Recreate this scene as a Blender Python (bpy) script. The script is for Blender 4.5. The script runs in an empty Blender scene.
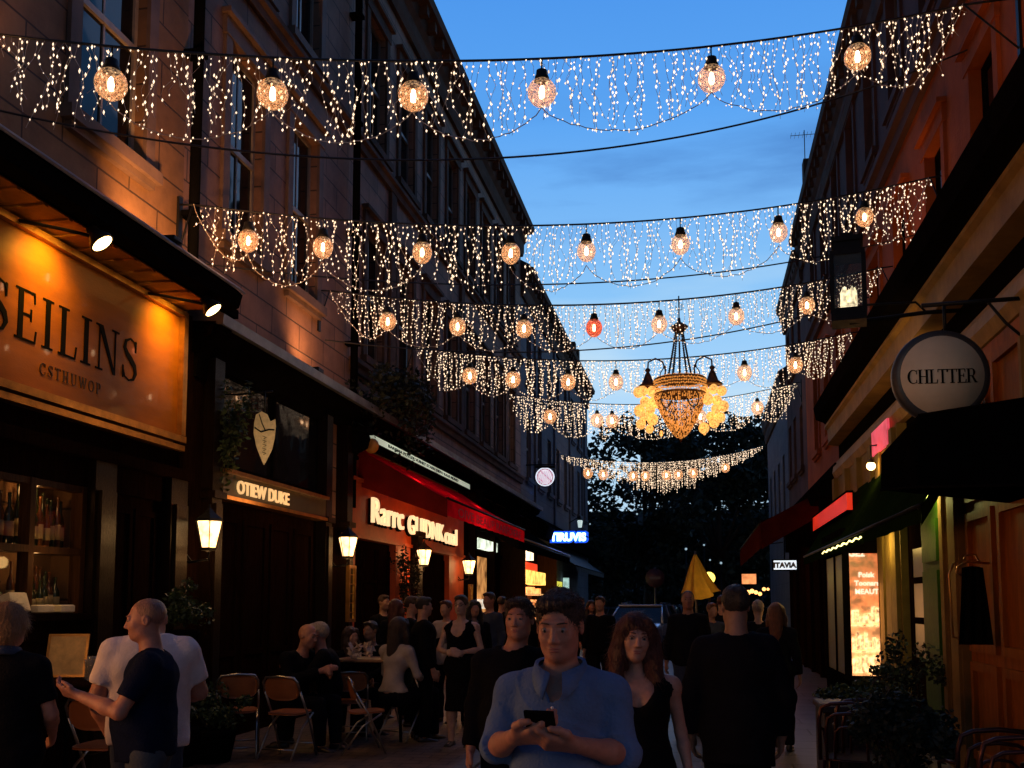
import bpy, bmesh, math, random
import numpy as np
from mathutils import Vector, Matrix, Euler, noise as mnoise
random.seed(7)
R_ = math.radians
scene = bpy.context.scene
COL = scene.collection
# ------------------------------------------------------------------ camera numbers
FPX = 1000.0; TH = R_(5.0); PS = math.atan(.188*math.cos(TH)); EYE = 1.65
CY = 603-FPX*math.tan(TH)
cF = Vector((-math.sin(PS)*math.cos(TH), math.cos(PS)*math.cos(TH), math.sin(TH)))
cR = Vector((math.cos(PS), math.sin(PS), 0))
cU = cR.cross(cF)
def ray(px, py): return cF + cR*((px-512)/FPX) + cU*((CY-py)/FPX)
def onX(px, py, X): d = ray(px, py); t = X/d.x; return Vector((X, t*d.y, EYE+t*d.z))
def onY(px, py, Y): d = ray(px, py); t = Y/d.y; return Vector((t*d.x, Y, EYE+t*d.z))
def atD(px, py, s): d = ray(px, py)*(FPX/s); return Vector((d.x, d.y, EYE+d.z))
def spot_xy(px, s): v = atD(px, 603, s); return v.x, v.y

# ------------------------------------------------------------------ materials
MATS = {}
def nmat(name, col, rough=.7, metal=0., var=.25, vscale=3., bump=.0, bscale=40., spec=.5, coat=0., sss=0., sheen=0., stretch=None, trans=0.):
    if name in MATS: return MATS[name]
    m = bpy.data.materials.new(name); m.use_nodes = True; nt = m.node_tree; N = nt.nodes; Lk = nt.links
    b = N['Principled BSDF']
    b.inputs['Roughness'].default_value = rough; b.inputs['Metallic'].default_value = metal
    b.inputs['Specular IOR Level'].default_value = spec; b.inputs['Coat Weight'].default_value = coat
    if sss: b.inputs['Subsurface Weight'].default_value = sss; b.inputs['Subsurface Radius'].default_value = (.01, .004, .002); b.inputs['Subsurface Scale'].default_value = 1.
    if sheen: b.inputs['Sheen Weight'].default_value = sheen
    tc = N.new('ShaderNodeTexCoord'); vec = tc.outputs['Object']
    if stretch:
        mp = N.new('ShaderNodeMapping'); mp.inputs['Scale'].default_value = stretch; Lk.new(vec, mp.inputs['Vector']); vec = mp.outputs['Vector']
    n = N.new('ShaderNodeTexNoise'); n.inputs['Scale'].default_value = vscale; n.inputs['Detail'].default_value = 5; n.inputs['Roughness'].default_value = .62
    Lk.new(vec, n.inputs['Vector'])
    r = N.new('ShaderNodeValToRGB'); e = r.color_ramp.elements
    e[0].position = .3; e[1].position = .72
    e[0].color = [c*(1-var) for c in col]+[1]; e[1].color = [min(1, c*(1+var)) for c in col]+[1]
    Lk.new(n.outputs['Fac'], r.inputs['Fac']); Lk.new(r.outputs['Color'], b.inputs['Base Color'])
    if bump:
        n2 = N.new('ShaderNodeTexNoise'); n2.inputs['Scale'].default_value = bscale; n2.inputs['Detail'].default_value = 4
        Lk.new(vec, n2.inputs['Vector'])
        bp = N.new('ShaderNodeBump'); bp.inputs['Strength'].default_value = bump; bp.inputs['Distance'].default_value = .02
        Lk.new(n2.outputs['Fac'], bp.inputs['Height']); Lk.new(bp.outputs['Normal'], b.inputs['Normal'])
    if trans:
        t = N.new('ShaderNodeBsdfTranslucent'); Lk.new(r.outputs['Color'], t.inputs['Color']); mx = N.new('ShaderNodeMixShader'); mx.inputs[0].default_value = trans
        Lk.new(b.outputs[0], mx.inputs[1]); Lk.new(t.outputs[0], mx.inputs[2]); Lk.new(mx.outputs[0], N['Material Output'].inputs[0])
    MATS[name] = m; return m
def emat(name, col, strength, sample=False, base=None, var=0., vscale=8.):
    if name in MATS: return MATS[name]
    m = bpy.data.materials.new(name); m.use_nodes = True; nt = m.node_tree; N = nt.nodes
    b = N['Principled BSDF']; b.inputs['Base Color'].default_value = (*(base or col), 1); b.inputs['Roughness'].default_value = .4
    b.inputs['Emission Color'].default_value = (*col, 1); b.inputs['Emission Strength'].default_value = strength
    if var:
        tc = N.new('ShaderNodeTexCoord'); n = N.new('ShaderNodeTexNoise'); n.inputs['Scale'].default_value = vscale; n.inputs['Detail'].default_value = 3
        nt.links.new(tc.outputs['Object'], n.inputs['Vector'])
        mr = N.new('ShaderNodeMapRange'); mr.inputs[1].default_value = .3; mr.inputs[2].default_value = .7; mr.inputs[3].default_value = strength*(1-var); mr.inputs[4].default_value = strength*(1+var)
        nt.links.new(n.outputs['Fac'], mr.inputs[0]); nt.links.new(mr.outputs[0], b.inputs['Emission Strength'])
    if not sample: m.cycles.emission_sampling = 'NONE'
    MATS[name] = m; return m
def block_mat(name, c1, c2, mortar, bw, bh, rough=.85, msize=.012, axis='yz', bumpd=.02, off=.5, grime=.5):
    if name in MATS: return MATS[name]
    m = bpy.data.materials.new(name); m.use_nodes = True; nt = m.node_tree; N = nt.nodes; Lk = nt.links
    b = N['Principled BSDF']; b.inputs['Roughness'].default_value = rough
    tc = N.new('ShaderNodeTexCoord'); sx = N.new('ShaderNodeSeparateXYZ'); Lk.new(tc.outputs['Object'], sx.inputs[0])
    cx = N.new('ShaderNodeCombineXYZ')
    Lk.new(sx.outputs[{'y': 'Y', 'x': 'X'}[axis[0]]], cx.inputs[0]); Lk.new(sx.outputs[{'z': 'Z', 'y': 'Y'}[axis[1]]], cx.inputs[1])
    br = N.new('ShaderNodeTexBrick'); br.offset = off
    br.inputs['Scale'].default_value = 1; br.inputs['Brick Width'].default_value = bw; br.inputs['Row Height'].default_value = bh
    br.inputs['Mortar Size'].default_value = msize; br.inputs['Mortar Smooth'].default_value = .3
    br.inputs['Color1'].default_value = (*c1, 1); br.inputs['Color2'].default_value = (*c2, 1); br.inputs['Mortar'].default_value = (*mortar, 1)
    Lk.new(cx.outputs[0], br.inputs['Vector'])
    n = N.new('ShaderNodeTexNoise'); n.inputs['Scale'].default_value = .9; n.inputs['Detail'].default_value = 8; n.inputs['Roughness'].default_value = .7
    Lk.new(tc.outputs['Object'], n.inputs['Vector'])
    mr = N.new('ShaderNodeMapRange'); mr.inputs[1].default_value = .3; mr.inputs[2].default_value = .75; mr.inputs[3].default_value = 1-grime; mr.inputs[4].default_value = 1.2
    Lk.new(n.outputs['Fac'], mr.inputs[0])
    mx = N.new('ShaderNodeVectorMath'); mx.operation = 'SCALE'; Lk.new(br.outputs['Color'], mx.inputs[0]); Lk.new(mr.outputs[0], mx.inputs['Scale'])
    Lk.new(mx.outputs[0], b.inputs['Base Color'])
    n2 = N.new('ShaderNodeTexNoise'); n2.inputs['Scale'].default_value = 25; n2.inputs['Detail'].default_value = 6; Lk.new(tc.outputs['Object'], n2.inputs['Vector'])
    ad = N.new('ShaderNodeMath'); ad.operation = 'MULTIPLY_ADD'; ad.inputs[1].default_value = .3
    inv = N.new('ShaderNodeMath'); inv.operation = 'SUBTRACT'; inv.inputs[0].default_value = 1; Lk.new(br.outputs['Fac'], inv.inputs[1])
    Lk.new(n2.outputs['Fac'], ad.inputs[0]); Lk.new(inv.outputs[0], ad.inputs[2])
    bp = N.new('ShaderNodeBump'); bp.inputs['Strength'].default_value = .8; bp.inputs['Distance'].default_value = bumpd
    Lk.new(ad.outputs[0], bp.inputs['Height']); Lk.new(bp.outputs['Normal'], b.inputs['Normal'])
    MATS[name] = m; return m
def glass_mat(name, tint=(.02, .025, .03), rough=.04, transp=.35, spec=.8):
    if name in MATS: return MATS[name]
    m = bpy.data.materials.new(name); m.use_nodes = True; nt = m.node_tree; N = nt.nodes; Lk = nt.links
    b = N['Principled BSDF']; b.inputs['Base Color'].default_value = (*tint, 1); b.inputs['Roughness'].default_value = rough; b.inputs['Specular IOR Level'].default_value = spec
    tc = N.new('ShaderNodeTexCoord'); n = N.new('ShaderNodeTexNoise'); n.inputs['Scale'].default_value = 1.3; Lk.new(tc.outputs['Object'], n.inputs['Vector'])
    bp = N.new('ShaderNodeBump'); bp.inputs['Strength'].default_value = .12; bp.inputs['Distance'].default_value = .05
    Lk.new(n.outputs['Fac'], bp.inputs['Height']); Lk.new(bp.outputs['Normal'], b.inputs['Normal'])
    if transp:
        t = N.new('ShaderNodeBsdfTransparent'); mx = N.new('ShaderNodeMixShader'); mx.inputs[0].default_value = transp
        Lk.new(b.outputs[0], mx.inputs[1]); Lk.new(t.outputs[0], mx.inputs[2]); Lk.new(mx.outputs[0], N['Material Output'].inputs[0])
    MATS[name] = m; return m

# ------------------------------------------------------------------ mesh building
class MB:
    def __init__(s): s.v = []; s.f = []; s.m = []; s.mi = 0; s.sm = []; s.smooth = False
    def add(s, vs, fs):
        o = len(s.v); s.v.extend([tuple(v) for v in vs])
        for f in fs: s.f.append(tuple(o+i for i in f)); s.m.append(s.mi); s.sm.append(s.smooth)
    def box(s, x0, x1, y0, y1, z0, z1, M=None, bev=0):
        if x0 > x1: x0, x1 = x1, x0
        if y0 > y1: y0, y1 = y1, y0
        if z0 > z1: z0, z1 = z1, z0
        if bev:
            b = min(bev, (x1-x0)*.45, (y1-y0)*.45, (z1-z0)*.45)
            vs = []; 
            for zz, ins in ((z0, b), (z0+b, 0), (z1-b, 0), (z1, b)):
                a0, a1, c0, c1 = x0+ins, x1-ins, y0+ins, y1-ins
                k = b*(.4 if ins == 0 else .7)
                vs += [(a0+k, c0, zz), (a1-k, c0, zz), (a1, c0+k, zz), (a1, c1-k, zz), (a1-k, c1, zz), (a0+k, c1, zz), (a0, c1-k, zz), (a0, c0+k, zz)]
            fs = [tuple(range(7, -1, -1)), tuple(range(24, 32))]
            for l in range(3):
                for i in range(8): fs.append((l*8+i, l*8+(i+1) % 8, l*8+8+(i+1) % 8, l*8+8+i))
        else:
            vs = [(x0, y0, z0), (x1, y0, z0), (x1, y1, z0), (x0, y1, z0), (x0, y0, z1), (x1, y0, z1), (x1, y1, z1), (x0, y1, z1)]
            fs = [(3, 2, 1, 0), (4, 5, 6, 7), (0, 1, 5, 4), (1, 2, 6, 5), (2, 3, 7, 6), (3, 0, 4, 7)]
        if M is not None: vs = [M @ Vector(v) for v in vs]
        s.add(vs, fs)
    def tube(s, pts, r, n=8, close=False, cap=True):
        pts = [Vector(p) for p in pts]; k = len(pts)
        rs = r if isinstance(r, (list, tuple)) else [r]*k
        vs = []; up = None
        for i, p in enumerate(pts):
            if close: t = (pts[(i+1) % k]-pts[i-1])
            else: t = pts[min(i+1, k-1)]-pts[max(i-1, 0)]
            if t.length < 1e-9: t = Vector((0, 0, 1))
            t.normalize()
            if up is None: up = Vector((0, 0, 1)) if abs(t.z) < .9 else Vector((1, 0, 0))
            a = t.cross(up)
            if a.length < 1e-4: a = t.cross(Vector((.3, 1, .2)))
            a.normalize(); b = a.cross(t); up = b
            for j in range(n):
                th = 2*math.pi*j/n; vs.append(p + (a*math.cos(th)+b*math.sin(th))*rs[i])
        fs = []
        for i in range(k if close else k-1):
            for j in range(n):
                i2 = (i+1) % k; fs.append((i*n+j, i*n+(j+1) % n, i2*n+(j+1) % n, i2*n+j))
        if cap and not close: fs.append(tuple(range(n-1, -1, -1))); fs.append(tuple((k-1)*n+j for j in range(n)))
        sm = s.smooth; s.smooth = n > 5; s.add(vs, fs); s.smooth = sm
    def lathe(s, prof, c=(0, 0, 0), n=20, M=None, sq=None):
        vs = []; fs = []
        for (r, z) in prof:
            for j in range(n):
                th = 2*math.pi*(j+(.5 if sq else 0))/n; v = Vector((r*math.cos(th), r*math.sin(th), z))
                v = (M @ v) if M is not None else v
                vs.append(v+Vector(c))
        k = len(prof)
        for i in range(k-1):
            for j in range(n): fs.append((i*n+j, i*n+(j+1) % n, (i+1)*n+(j+1) % n, (i+1)*n+j))
        fs.append(tuple(range(n-1, -1, -1))); fs.append(tuple((k-1)*n+j for j in range(n)))
        sm = s.smooth; s.smooth = n > 7; s.add(vs, fs); s.smooth = sm
    def prism(s, poly, ext, M=None):
        # poly: 3D points (planar), ext: vector
        n = len(poly); e = Vector(ext); a = [Vector(p) for p in poly]; b = [p+e for p in a]
        vs = a+b; fs = [tuple(range(n-1, -1, -1)), tuple(range(n, 2*n))]+[(i, (i+1) % n, n+(i+1) % n, n+i) for i in range(n)]
        if M is not None: vs = [M @ v for v in vs]
        s.add(vs, fs)
    def ball(s, c, r, seg=12, ring=8, M=None):
        rr = r if isinstance(r, (list, tuple)) else (r, r, r); prof = []
        vs = []; fs = []
        for i in range(1, ring):
            ph = math.pi*i/ring
            for j in range(seg):
                th = 2*math.pi*j/seg; v = Vector((rr[0]*math.sin(ph)*math.cos(th), rr[1]*math.sin(ph)*math.sin(th), -rr[2]*math.cos(ph)))
                vs.append((M @ v if M is not None else v)+Vector(c))
        b = Vector((0, 0, -rr[2])); t = Vector((0, 0, rr[2]))
        if M is not None: b = M @ b; t = M @ t
        vs += [b+Vector(c), t+Vector(c)]; nb = len(vs)-2
        for j in range(seg):
            fs.append((nb, (j+1) % seg, j)); fs.append((nb+1, (ring-2)*seg+j, (ring-2)*seg+(j+1) % seg))
            for i in range(ring-2): fs.append((i*seg+j, i*seg+(j+1) % seg, (i+1)*seg+(j+1) % seg, (i+1)*seg+j))
        sm = s.smooth; s.smooth = True; s.add(vs, fs); s.smooth = sm
    def octa(s, c, r, h):
        x, y, z = c
        s.add([(x-r, y, z), (x, y-r, z), (x+r, y, z), (x, y+r, z), (x, y, z+h), (x, y, z-h)],
              [(0, 1, 4), (1, 2, 4), (2, 3, 4), (3, 0, 4), (1, 0, 5), (2, 1, 5), (3, 2, 5), (0, 3, 5)])
    def leaf(s, c, size, rnd=random):
        u = Vector((rnd.gauss(0, 1), rnd.gauss(0, 1), rnd.gauss(0, .7))).normalized(); w = u.cross(Vector((rnd.gauss(0, 1), rnd.gauss(0, 1), rnd.gauss(0, 1)))).normalized()
        L = size*rnd.uniform(.6, 1.3); c = Vector(c)
        s.add([c-u*L*.5, c+w*L*.28-u*L*.05, c+u*L*.5, c-w*L*.28-u*L*.05], [(0, 1, 2, 3)])
    def build(s, name, mats, parent=None, loc=None):
        me = bpy.data.meshes.new(name); off = Vector(loc) if loc is not None else Vector((0, 0, 0))
        vs = [tuple(Vector(v)-off) for v in s.v] if loc is not None else s.v
        me.from_pydata(vs, [], s.f)
        if not isinstance(mats, (list, tuple)): mats = [mats]
        for m in mats: me.materials.append(m)
        if me.polygons:
            me.polygons.foreach_set('material_index', s.m); me.polygons.foreach_set('use_smooth', s.sm)
        me.update()
        o = bpy.data.objects.new(name, me); COL.objects.link(o)
        if parent is not None: o.parent = parent
        if loc is not None: o.location = off
        return o
def tag(o, label=None, cat=None, group=None, kind=None):
    if label: o['label'] = label
    if cat: o['category'] = cat
    if group: o['group'] = group
    if kind: o['kind'] = kind
    return o
def empty(name, loc=(0, 0, 0), label=None, cat=None, group=None, rz=0.):
    o = bpy.data.objects.new(name, None); COL.objects.link(o); o.location = loc; o.rotation_euler = (0, 0, rz); o.empty_display_size = .1
    return tag(o, label, cat, group)
def dup(root, loc, rz=0., label=None, scale=None):
    r = root.copy(); COL.objects.link(r); r.location = loc; r.rotation_euler = (0, 0, rz)
    if scale: r.scale = scale
    if label: r['label'] = label
    for ch in list(root.children):
        c = ch.copy(); COL.objects.link(c); c.parent = r
        for g in list(ch.children):
            d = g.copy(); COL.objects.link(d); d.parent = c
    return r
def struct(o): o['kind'] = 'structure'; return o
def lamp(name, kind, loc, energy, col, size=.05, rot=None, blend=.5, spot=90, shape_y=None, parent=None):
    d = bpy.data.lights.new(name, kind); d.energy = energy; d.color = col
    if kind in ('POINT', 'SPOT'): d.shadow_soft_size = size
    if kind == 'SPOT': d.spot_size = R_(spot); d.spot_blend = blend
    if kind == 'AREA': d.size = size; 
    if kind == 'AREA' and shape_y: d.shape = 'RECTANGLE'; d.size_y = shape_y
    o = bpy.data.objects.new(name, d); COL.objects.link(o); o.location = loc
    if rot is not None: o.rotation_euler = rot
    if parent is not None: o.parent = parent
    return o
def aim(o, tgt):
    d = Vector(tgt)-o.location; o.rotation_euler = d.to_track_quat('-Z', 'Y').to_euler()

# ------------------------------------------------------------------ lettering
def bf_text(body, h, depth=.01, bold=0., xs=1.):
    c = bpy.data.curves.new('lettering', 'FONT'); c.body = body; c.size = h/.7; c.extrude = depth/2; c.offset = bold; c.resolution_u = 4
    o = bpy.data.objects.new('lettering', c); COL.objects.link(o)
    bpy.context.view_layer.update()
    me = bpy.data.meshes.new_from_object(o.evaluated_get(bpy.context.evaluated_depsgraph_get()))
    bpy.data.objects.remove(o); bpy.data.curves.remove(c)
    vs = [Vector(v.co) for v in me.vertices]; fs = [tuple(p.vertices) for p in me.polygons]
    bpy.data.meshes.remove(me)
    x0 = min(v.x for v in vs); x1 = max(v.x for v in vs)
    return [Vector(((v.x-x0)*xs, v.y, v.z)) for v in vs], fs, (x1-x0)*xs
# serif letters as stroke polygons in a unit-high box
def _arc(cx, cy, rx, ry, a0, a1, w0, w1, n=14, wf=None):
    out = []; inn = []
    for i in range(n+1):
        t = i/n; a = R_(a0+(a1-a0)*t); w = (w0+(w1-w0)*t) if wf is None else wf(t)
        out.append((cx+(rx)*math.cos(a), cy+ry*math.sin(a))); inn.append((cx+(rx-w)*math.cos(a), cy+(ry-w*.62)*math.sin(a)))
    return [[out[i], out[i+1], inn[i+1], inn[i]] for i in range(n)]
def bar(x0, y0, x1, y1): return [(x0, y0), (x1, y0), (x1, y1), (x0, y1)]
def serif(x, y, w=.2, t=.035): return bar(x-w/2, y, x+w/2, y+t)
T = .13; t_ = .04
def _S():
    q = []
    pts = [(.50, .80), (.46, .93), (.30, .985), (.14, .90), (.10, .74), (.20, .60), (.34, .50), (.47, .38), (.52, .22), (.44, .07), (.28, .015), (.12, .08), (.07, .22)]
    ws = [.03, .035, .04, .07, .10, .13, .14, .13, .10, .07, .04, .035, .03]
    for i in range(len(pts)-1):
        (xa, ya), (xb, yb) = pts[i], pts[i+1]; d = Vector((xb-xa, yb-ya)); nrm = Vector((-d.y, d.x)).normalized()
        dp = Vector(pts[max(i-1, 0)]); d0 = Vector(pts[i+1])-dp; n0 = Vector((-d0.y, d0.x)).normalized()
        d1 = Vector(pts[min(i+2, len(pts)-1)])-Vector(pts[i]); n1 = Vector((-d1.y, d1.x)).normalized()
        wa, wb = ws[i]/2, ws[i+1]/2
        q.append([(xa-n0.x*wa, ya-n0.y*wa), (xb-n1.x*wb, yb-n1.y*wb), (xb+n1.x*wb, yb+n1.y*wb), (xa+n0.x*wa, ya+n0.y*wa)])
    q.append([(.48, .70), (.52, .70), (.53, .95), (.49, .97)]); q.append([(.04, .03), (.08, .05), (.08, .32), (.04, .32)])
    return q
GL = {
 'S': (.6, _S()),
 'E': (.62, [bar(.1, 0, .1+T, 1), bar(.02, 0, .58, t_), bar(.02, 1-t_, .54, 1), bar(.2, .5, .44, .5+t_), bar(.42, .40, .46, .65), [(.50, 1), (.54, 1), (.55, .78), (.52, .78)], [(.54, 0), (.58, 0), (.61, .25), (.57, .25)]]),
 'I': (.34, [bar(.1, 0, .1+T, 1), bar(.01, 0, .32, t_), bar(.01, 1-t_, .32, 1)]),
 'L': (.58, [bar(.1, 0, .1+T, 1), bar(.02, 0, .54, t_), bar(.01, 1-t_, .32, 1), [(.50, 0), (.54, 0), (.58, .27), (.54, .27)]]),
 'N': (.80, [bar(.12, 0, .16, 1), bar(.66, 0, .70, 1), [(.08, 1), (.24, 1), (.70, 0), (.62, 0)], bar(.02, 0, .26, t_), bar(.02, 1-t_, .2, 1), bar(.56, 1-t_, .80, 1)]),
 'H': (.78, [bar(.1, 0, .1+T, 1), bar(.55, 0, .55+T, 1), bar(.2, .49, .6, .49+t_), serif(.165, 0, .3), serif(.165, .965, .3), serif(.615, 0, .3), serif(.615, .965, .3)]),
 'T': (.66, [bar(.27, 0, .27+T, 1), bar(.02, 1-t_, .64, 1), serif(.335, 0, .3), bar(.02, .8, .055, 1), bar(.605, .8, .64, 1)]),
 'C': (.70, _arc(.38, .5, .36, .5, 48, 312, 0, 0, 22, lambda t: .035+.11*math.sin(math.pi*t)**1.5)+[bar(.60, .68, .635, .97), bar(.60, .06, .635, .28)]),
 'R': (.72, [bar(.1, 0, .1+T, 1), bar(.02, 1-t_, .4, 1), bar(.2, .46, .4, .5)]+_arc(.38, .73, .22, .27, 90, -90, 0, 0, 12, lambda t: .03+.1*math.sin(math.pi*t))+[[(.34, .48), (.46, .48), (.70, 0), (.56, 0)], serif(.165, 0, .3), bar(.54, 0, .74, t_)]),
 'O': (.80, _arc(.4, .5, .38, .5, 0, 360, 0, 0, 28, lambda t: .045+.1*abs(math.cos(2*math.pi*t)))),
 'W': (1.0, [[(.02, 1), (.17, 1), (.35, 0), (.29, 0)], [(.35, 0), (.29, 0), (.47, .9), (.52, .9)], [(.44, 1), (.58, 1), (.74, 0), (.68, 0)], [(.74, 0), (.68, 0), (.9, 1), (.95, 1)], bar(0, 1-t_, .25, 1), bar(.82, 1-t_, 1.0, 1)]),
 'U': (.76, [bar(.1, .25, .1+T, 1), bar(.6, .25, .64, 1), serif(.165, .965, .28), serif(.62, .965, .22)]+_arc(.37, .3, .27, .3, 180, 360, 0, 0, 12, lambda t: .13-.09*t)),
 'P': (.66, [bar(.1, 0, .1+T, 1), bar(.02, 1-t_, .4, 1), bar(.2, .44, .4, .48), serif(.165, 0, .3)]+_arc(.38, .72, .23, .28, 90, -90, 0, 0, 12, lambda t: .03+.1*math.sin(math.pi*t))),
 ' ': (.35, []),
}
def serif_text(body, h, gap=.05, xs=1.):
    polys = []; x = 0
    for ch in body:
        w, q = GL[ch]
        for poly in q: polys.append([((x+px)*h*xs, py*h) for px, py in poly])
        x += w+gap
    return polys, (x-gap)*h*xs
def letter_mb(mb, kind, body, h, M, depth=.012, **kw):
    """M maps (x right, y up, z out)"""
    if kind == 'serif':
        polys, w = serif_text(body, h, **kw)
        for i, poly in enumerate(polys):
            zz = -(i % 3)*.0007
            a = 0
            for k in range(len(poly)): a += poly[k-1][0]*poly[k][1]-poly[k][0]*poly[k-1][1]
            if a < 0: poly = poly[::-1]
            vs = [M @ Vector((p[0]-w/2, p[1], zz)) for p in poly]+[M @ Vector((p[0]-w/2, p[1], depth+zz)) for p in poly]
            n = len(poly); mb.add(vs, [tuple(range(n-1, -1, -1)), tuple(range(n, 2*n))]+[(i2, (i2+1) % n, n+(i2+1) % n, n+i2) for i2 in range(n)])
        return w
    vs, fs, w = bf_text(body, h, depth, **kw)
    mb.add([M @ Vector((v.x-w/2, v.y, v.z+depth/2)) for v in vs], fs); return w
def frameM(origin, right, up):
    r = Vector(right).normalized(); u = Vector(up).normalized(); o = r.cross(u)
    M = Matrix.Identity(4)
    for i in range(3): M[i][0] = r[i]; M[i][1] = u[i]; M[i][2] = o[i]; M[i][3] = origin[i]
    return M
XL = -5.7; XR = 3.3; XS = 2.6
def wloc(o):
    v = Vector((0, 0, 0))
    while o is not None: v += o.location; o = o.parent
    return v
def part(mb, name, mats, parent): 
    off = wloc(parent); mb.v = [(a-off.x, b-off.y, c-off.z) for a, b, c in mb.v]
    return mb.build(name, mats, parent)
def B(*a, **k):
    m = MB(); m.box(*a, **k); return m
def profY(mb, prof, y0, y1):
    n = len(prof); a = 0
    for i in range(n): a += prof[i-1][0]*prof[i][1]-prof[i][0]*prof[i-1][1]
    if a < 0: prof = prof[::-1]
    vs = [(x, y0, z) for x, z in prof]+[(x, y1, z) for x, z in prof]
    mb.add(vs, [tuple(range(n)), tuple(range(2*n-1, n-1, -1))]+[(i, n+i, n+(i+1) % n, (i+1) % n) for i in range(n)])
# ---- materials
m_stone = block_mat('sandstone_blocks', (.34, .18, .080), (.27, .14, .066), (.08, .045, .028), 1.1, .42, grime=.6)
m_stone2 = block_mat('ashlar_blocks', (.35, .19, .125), (.29, .155, .105), (.07, .048, .040), .95, .38, grime=.6)
m_stone3 = block_mat('grey_render', (.15, .14, .16), (.13, .12, .145), (.09, .085, .10), 1.4, .6, grime=.4, bumpd=.008)
m_trim = nmat('stone_trim', (.16, .10, .075), .8, var=.3, vscale=2.5, bump=.3, bscale=18)
m_trimd = nmat('dark_stone_trim', (.10, .060, .045), .9, spec=.1, var=.35, vscale=2, bump=.3, bscale=18)
m_red = nmat('red_render', (.40, .095, .022), .9, spec=.1, var=.3, vscale=.8, bump=.4, bscale=14)
m_plum = nmat('plum_render', (.115, .060, .050), .9, spec=.1, var=.3, vscale=.9, bump=.3, bscale=14)
m_redbrick = block_mat('red_painted_brick', (.23, .042, .038), (.19, .036, .032), (.11, .03, .028), .5, .16, grime=.4, bumpd=.006)
m_frame = nmat('window_paint', (.16, .12, .10), .5, var=.15, vscale=9)
m_frame_w = nmat('pale_window_paint', (.30, .25, .21), .5, var=.15, vscale=9)
m_glass = glass_mat('dark_glass', transp=0., spec=.22, tint=(.008, .008, .009))
m_clear = glass_mat('shop_glass', tint=(.01, .01, .01), transp=.8)
m_iron = nmat('black_iron', (.008, .008, .009), .55, 0., spec=.25, var=.3, vscale=20, bump=.15, bscale=60)
m_lead = nmat('lead_flashing', (.22, .24, .28), .4, .3, var=.35, vscale=3, bump=.3, bscale=9)
m_wood = nmat('dark_stained_wood', (.014, .006, .0035), .45, var=.5, vscale=6, bump=.25, bscale=30, stretch=(6, 6, .7), spec=0.)
m_woodg = nmat('varnished_dark_wood', (.012, .0055, .0025), .33, var=.5, vscale=6, bump=.25, bscale=30, stretch=(6, 6, .7), spec=.10)
m_pipe = nmat('black_pipe_paint', (.004, .004, .0045), .8, var=.2, spec=0.)
m_woodb = nmat('brown_wood', (.060, .024, .008), .5, spec=.06, var=.4, vscale=6, bump=.25, bscale=30, stretch=(6, 6, .7))
m_fascia = nmat('amber_fascia_board', (.30, .095, .007), .36, spec=.2, var=.22, vscale=2.0, bump=.12, bscale=40, stretch=(3, .6, 3), coat=.25)
m_gold = nmat('gilded_moulding', (.55, .28, .07), .28, .8, var=.3, vscale=8)
m_black = nmat('black_paint', (.007, .006, .006), .8, var=.3, vscale=5, bump=.1, bscale=30, spec=0.)
m_letters = nmat('black_lettering', (.004, .0035, .003), .6, var=.2, spec=.05)
m_redshop = nmat('vermilion_shopfront_paint', (.55, .085, .018), .5, var=.25, vscale=2, bump=.15, bscale=20)
m_awn = nmat('crimson_awning_cloth', (.80, .012, .06), .9, var=.2, vscale=3, bump=.25, bscale=12, spec=.0, trans=.75)
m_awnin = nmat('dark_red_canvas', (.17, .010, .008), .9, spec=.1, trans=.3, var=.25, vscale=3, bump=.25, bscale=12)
m_gilt = nmat('gilt_frieze_paint', (.36, .22, .065), .6, var=.3, vscale=3, bump=.2, bscale=20, spec=.15)
m_green = nmat('green_shop_paint', (.045, .105, .008), .6, spec=.1, var=.2, vscale=4, bump=.15, bscale=25)
m_awng = nmat('green_awning_cloth', (.009, .020, .004), .9, spec=0., var=.3, vscale=3, bump=.35, bscale=9)
m_olive = nmat('olive_cream_paint', (.26, .18, .05), .7, spec=.06, var=.2, vscale=4, bump=.15, bscale=22)
m_cream = nmat('tan_moulding_paint', (.28, .155, .045), .7, spec=.06, var=.22, vscale=3, bump=.2, bscale=20)
m_orange = nmat('orange_brown_panel', (.36, .10, .012), .6, spec=.06, var=.3, vscale=3, bump=.15, bscale=20, stretch=(4, 4, .8))
m_slate = nmat('dark_roof_slate', (.04, .04, .048), .6, var=.3, vscale=3)
m_leaf = nmat('leaf_green', (.045, .075, .02), .6, var=.6, vscale=9)
m_leafd = nmat('dark_tree_leaf', (.020, .030, .016), .7, var=.6, vscale=1.2)
m_bark = nmat('bark', (.045, .032, .024), .9, var=.4, vscale=4, bump=.5, bscale=12)
m_pole = nmat('steel_pole', (.12, .12, .13), .4, .6)
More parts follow.
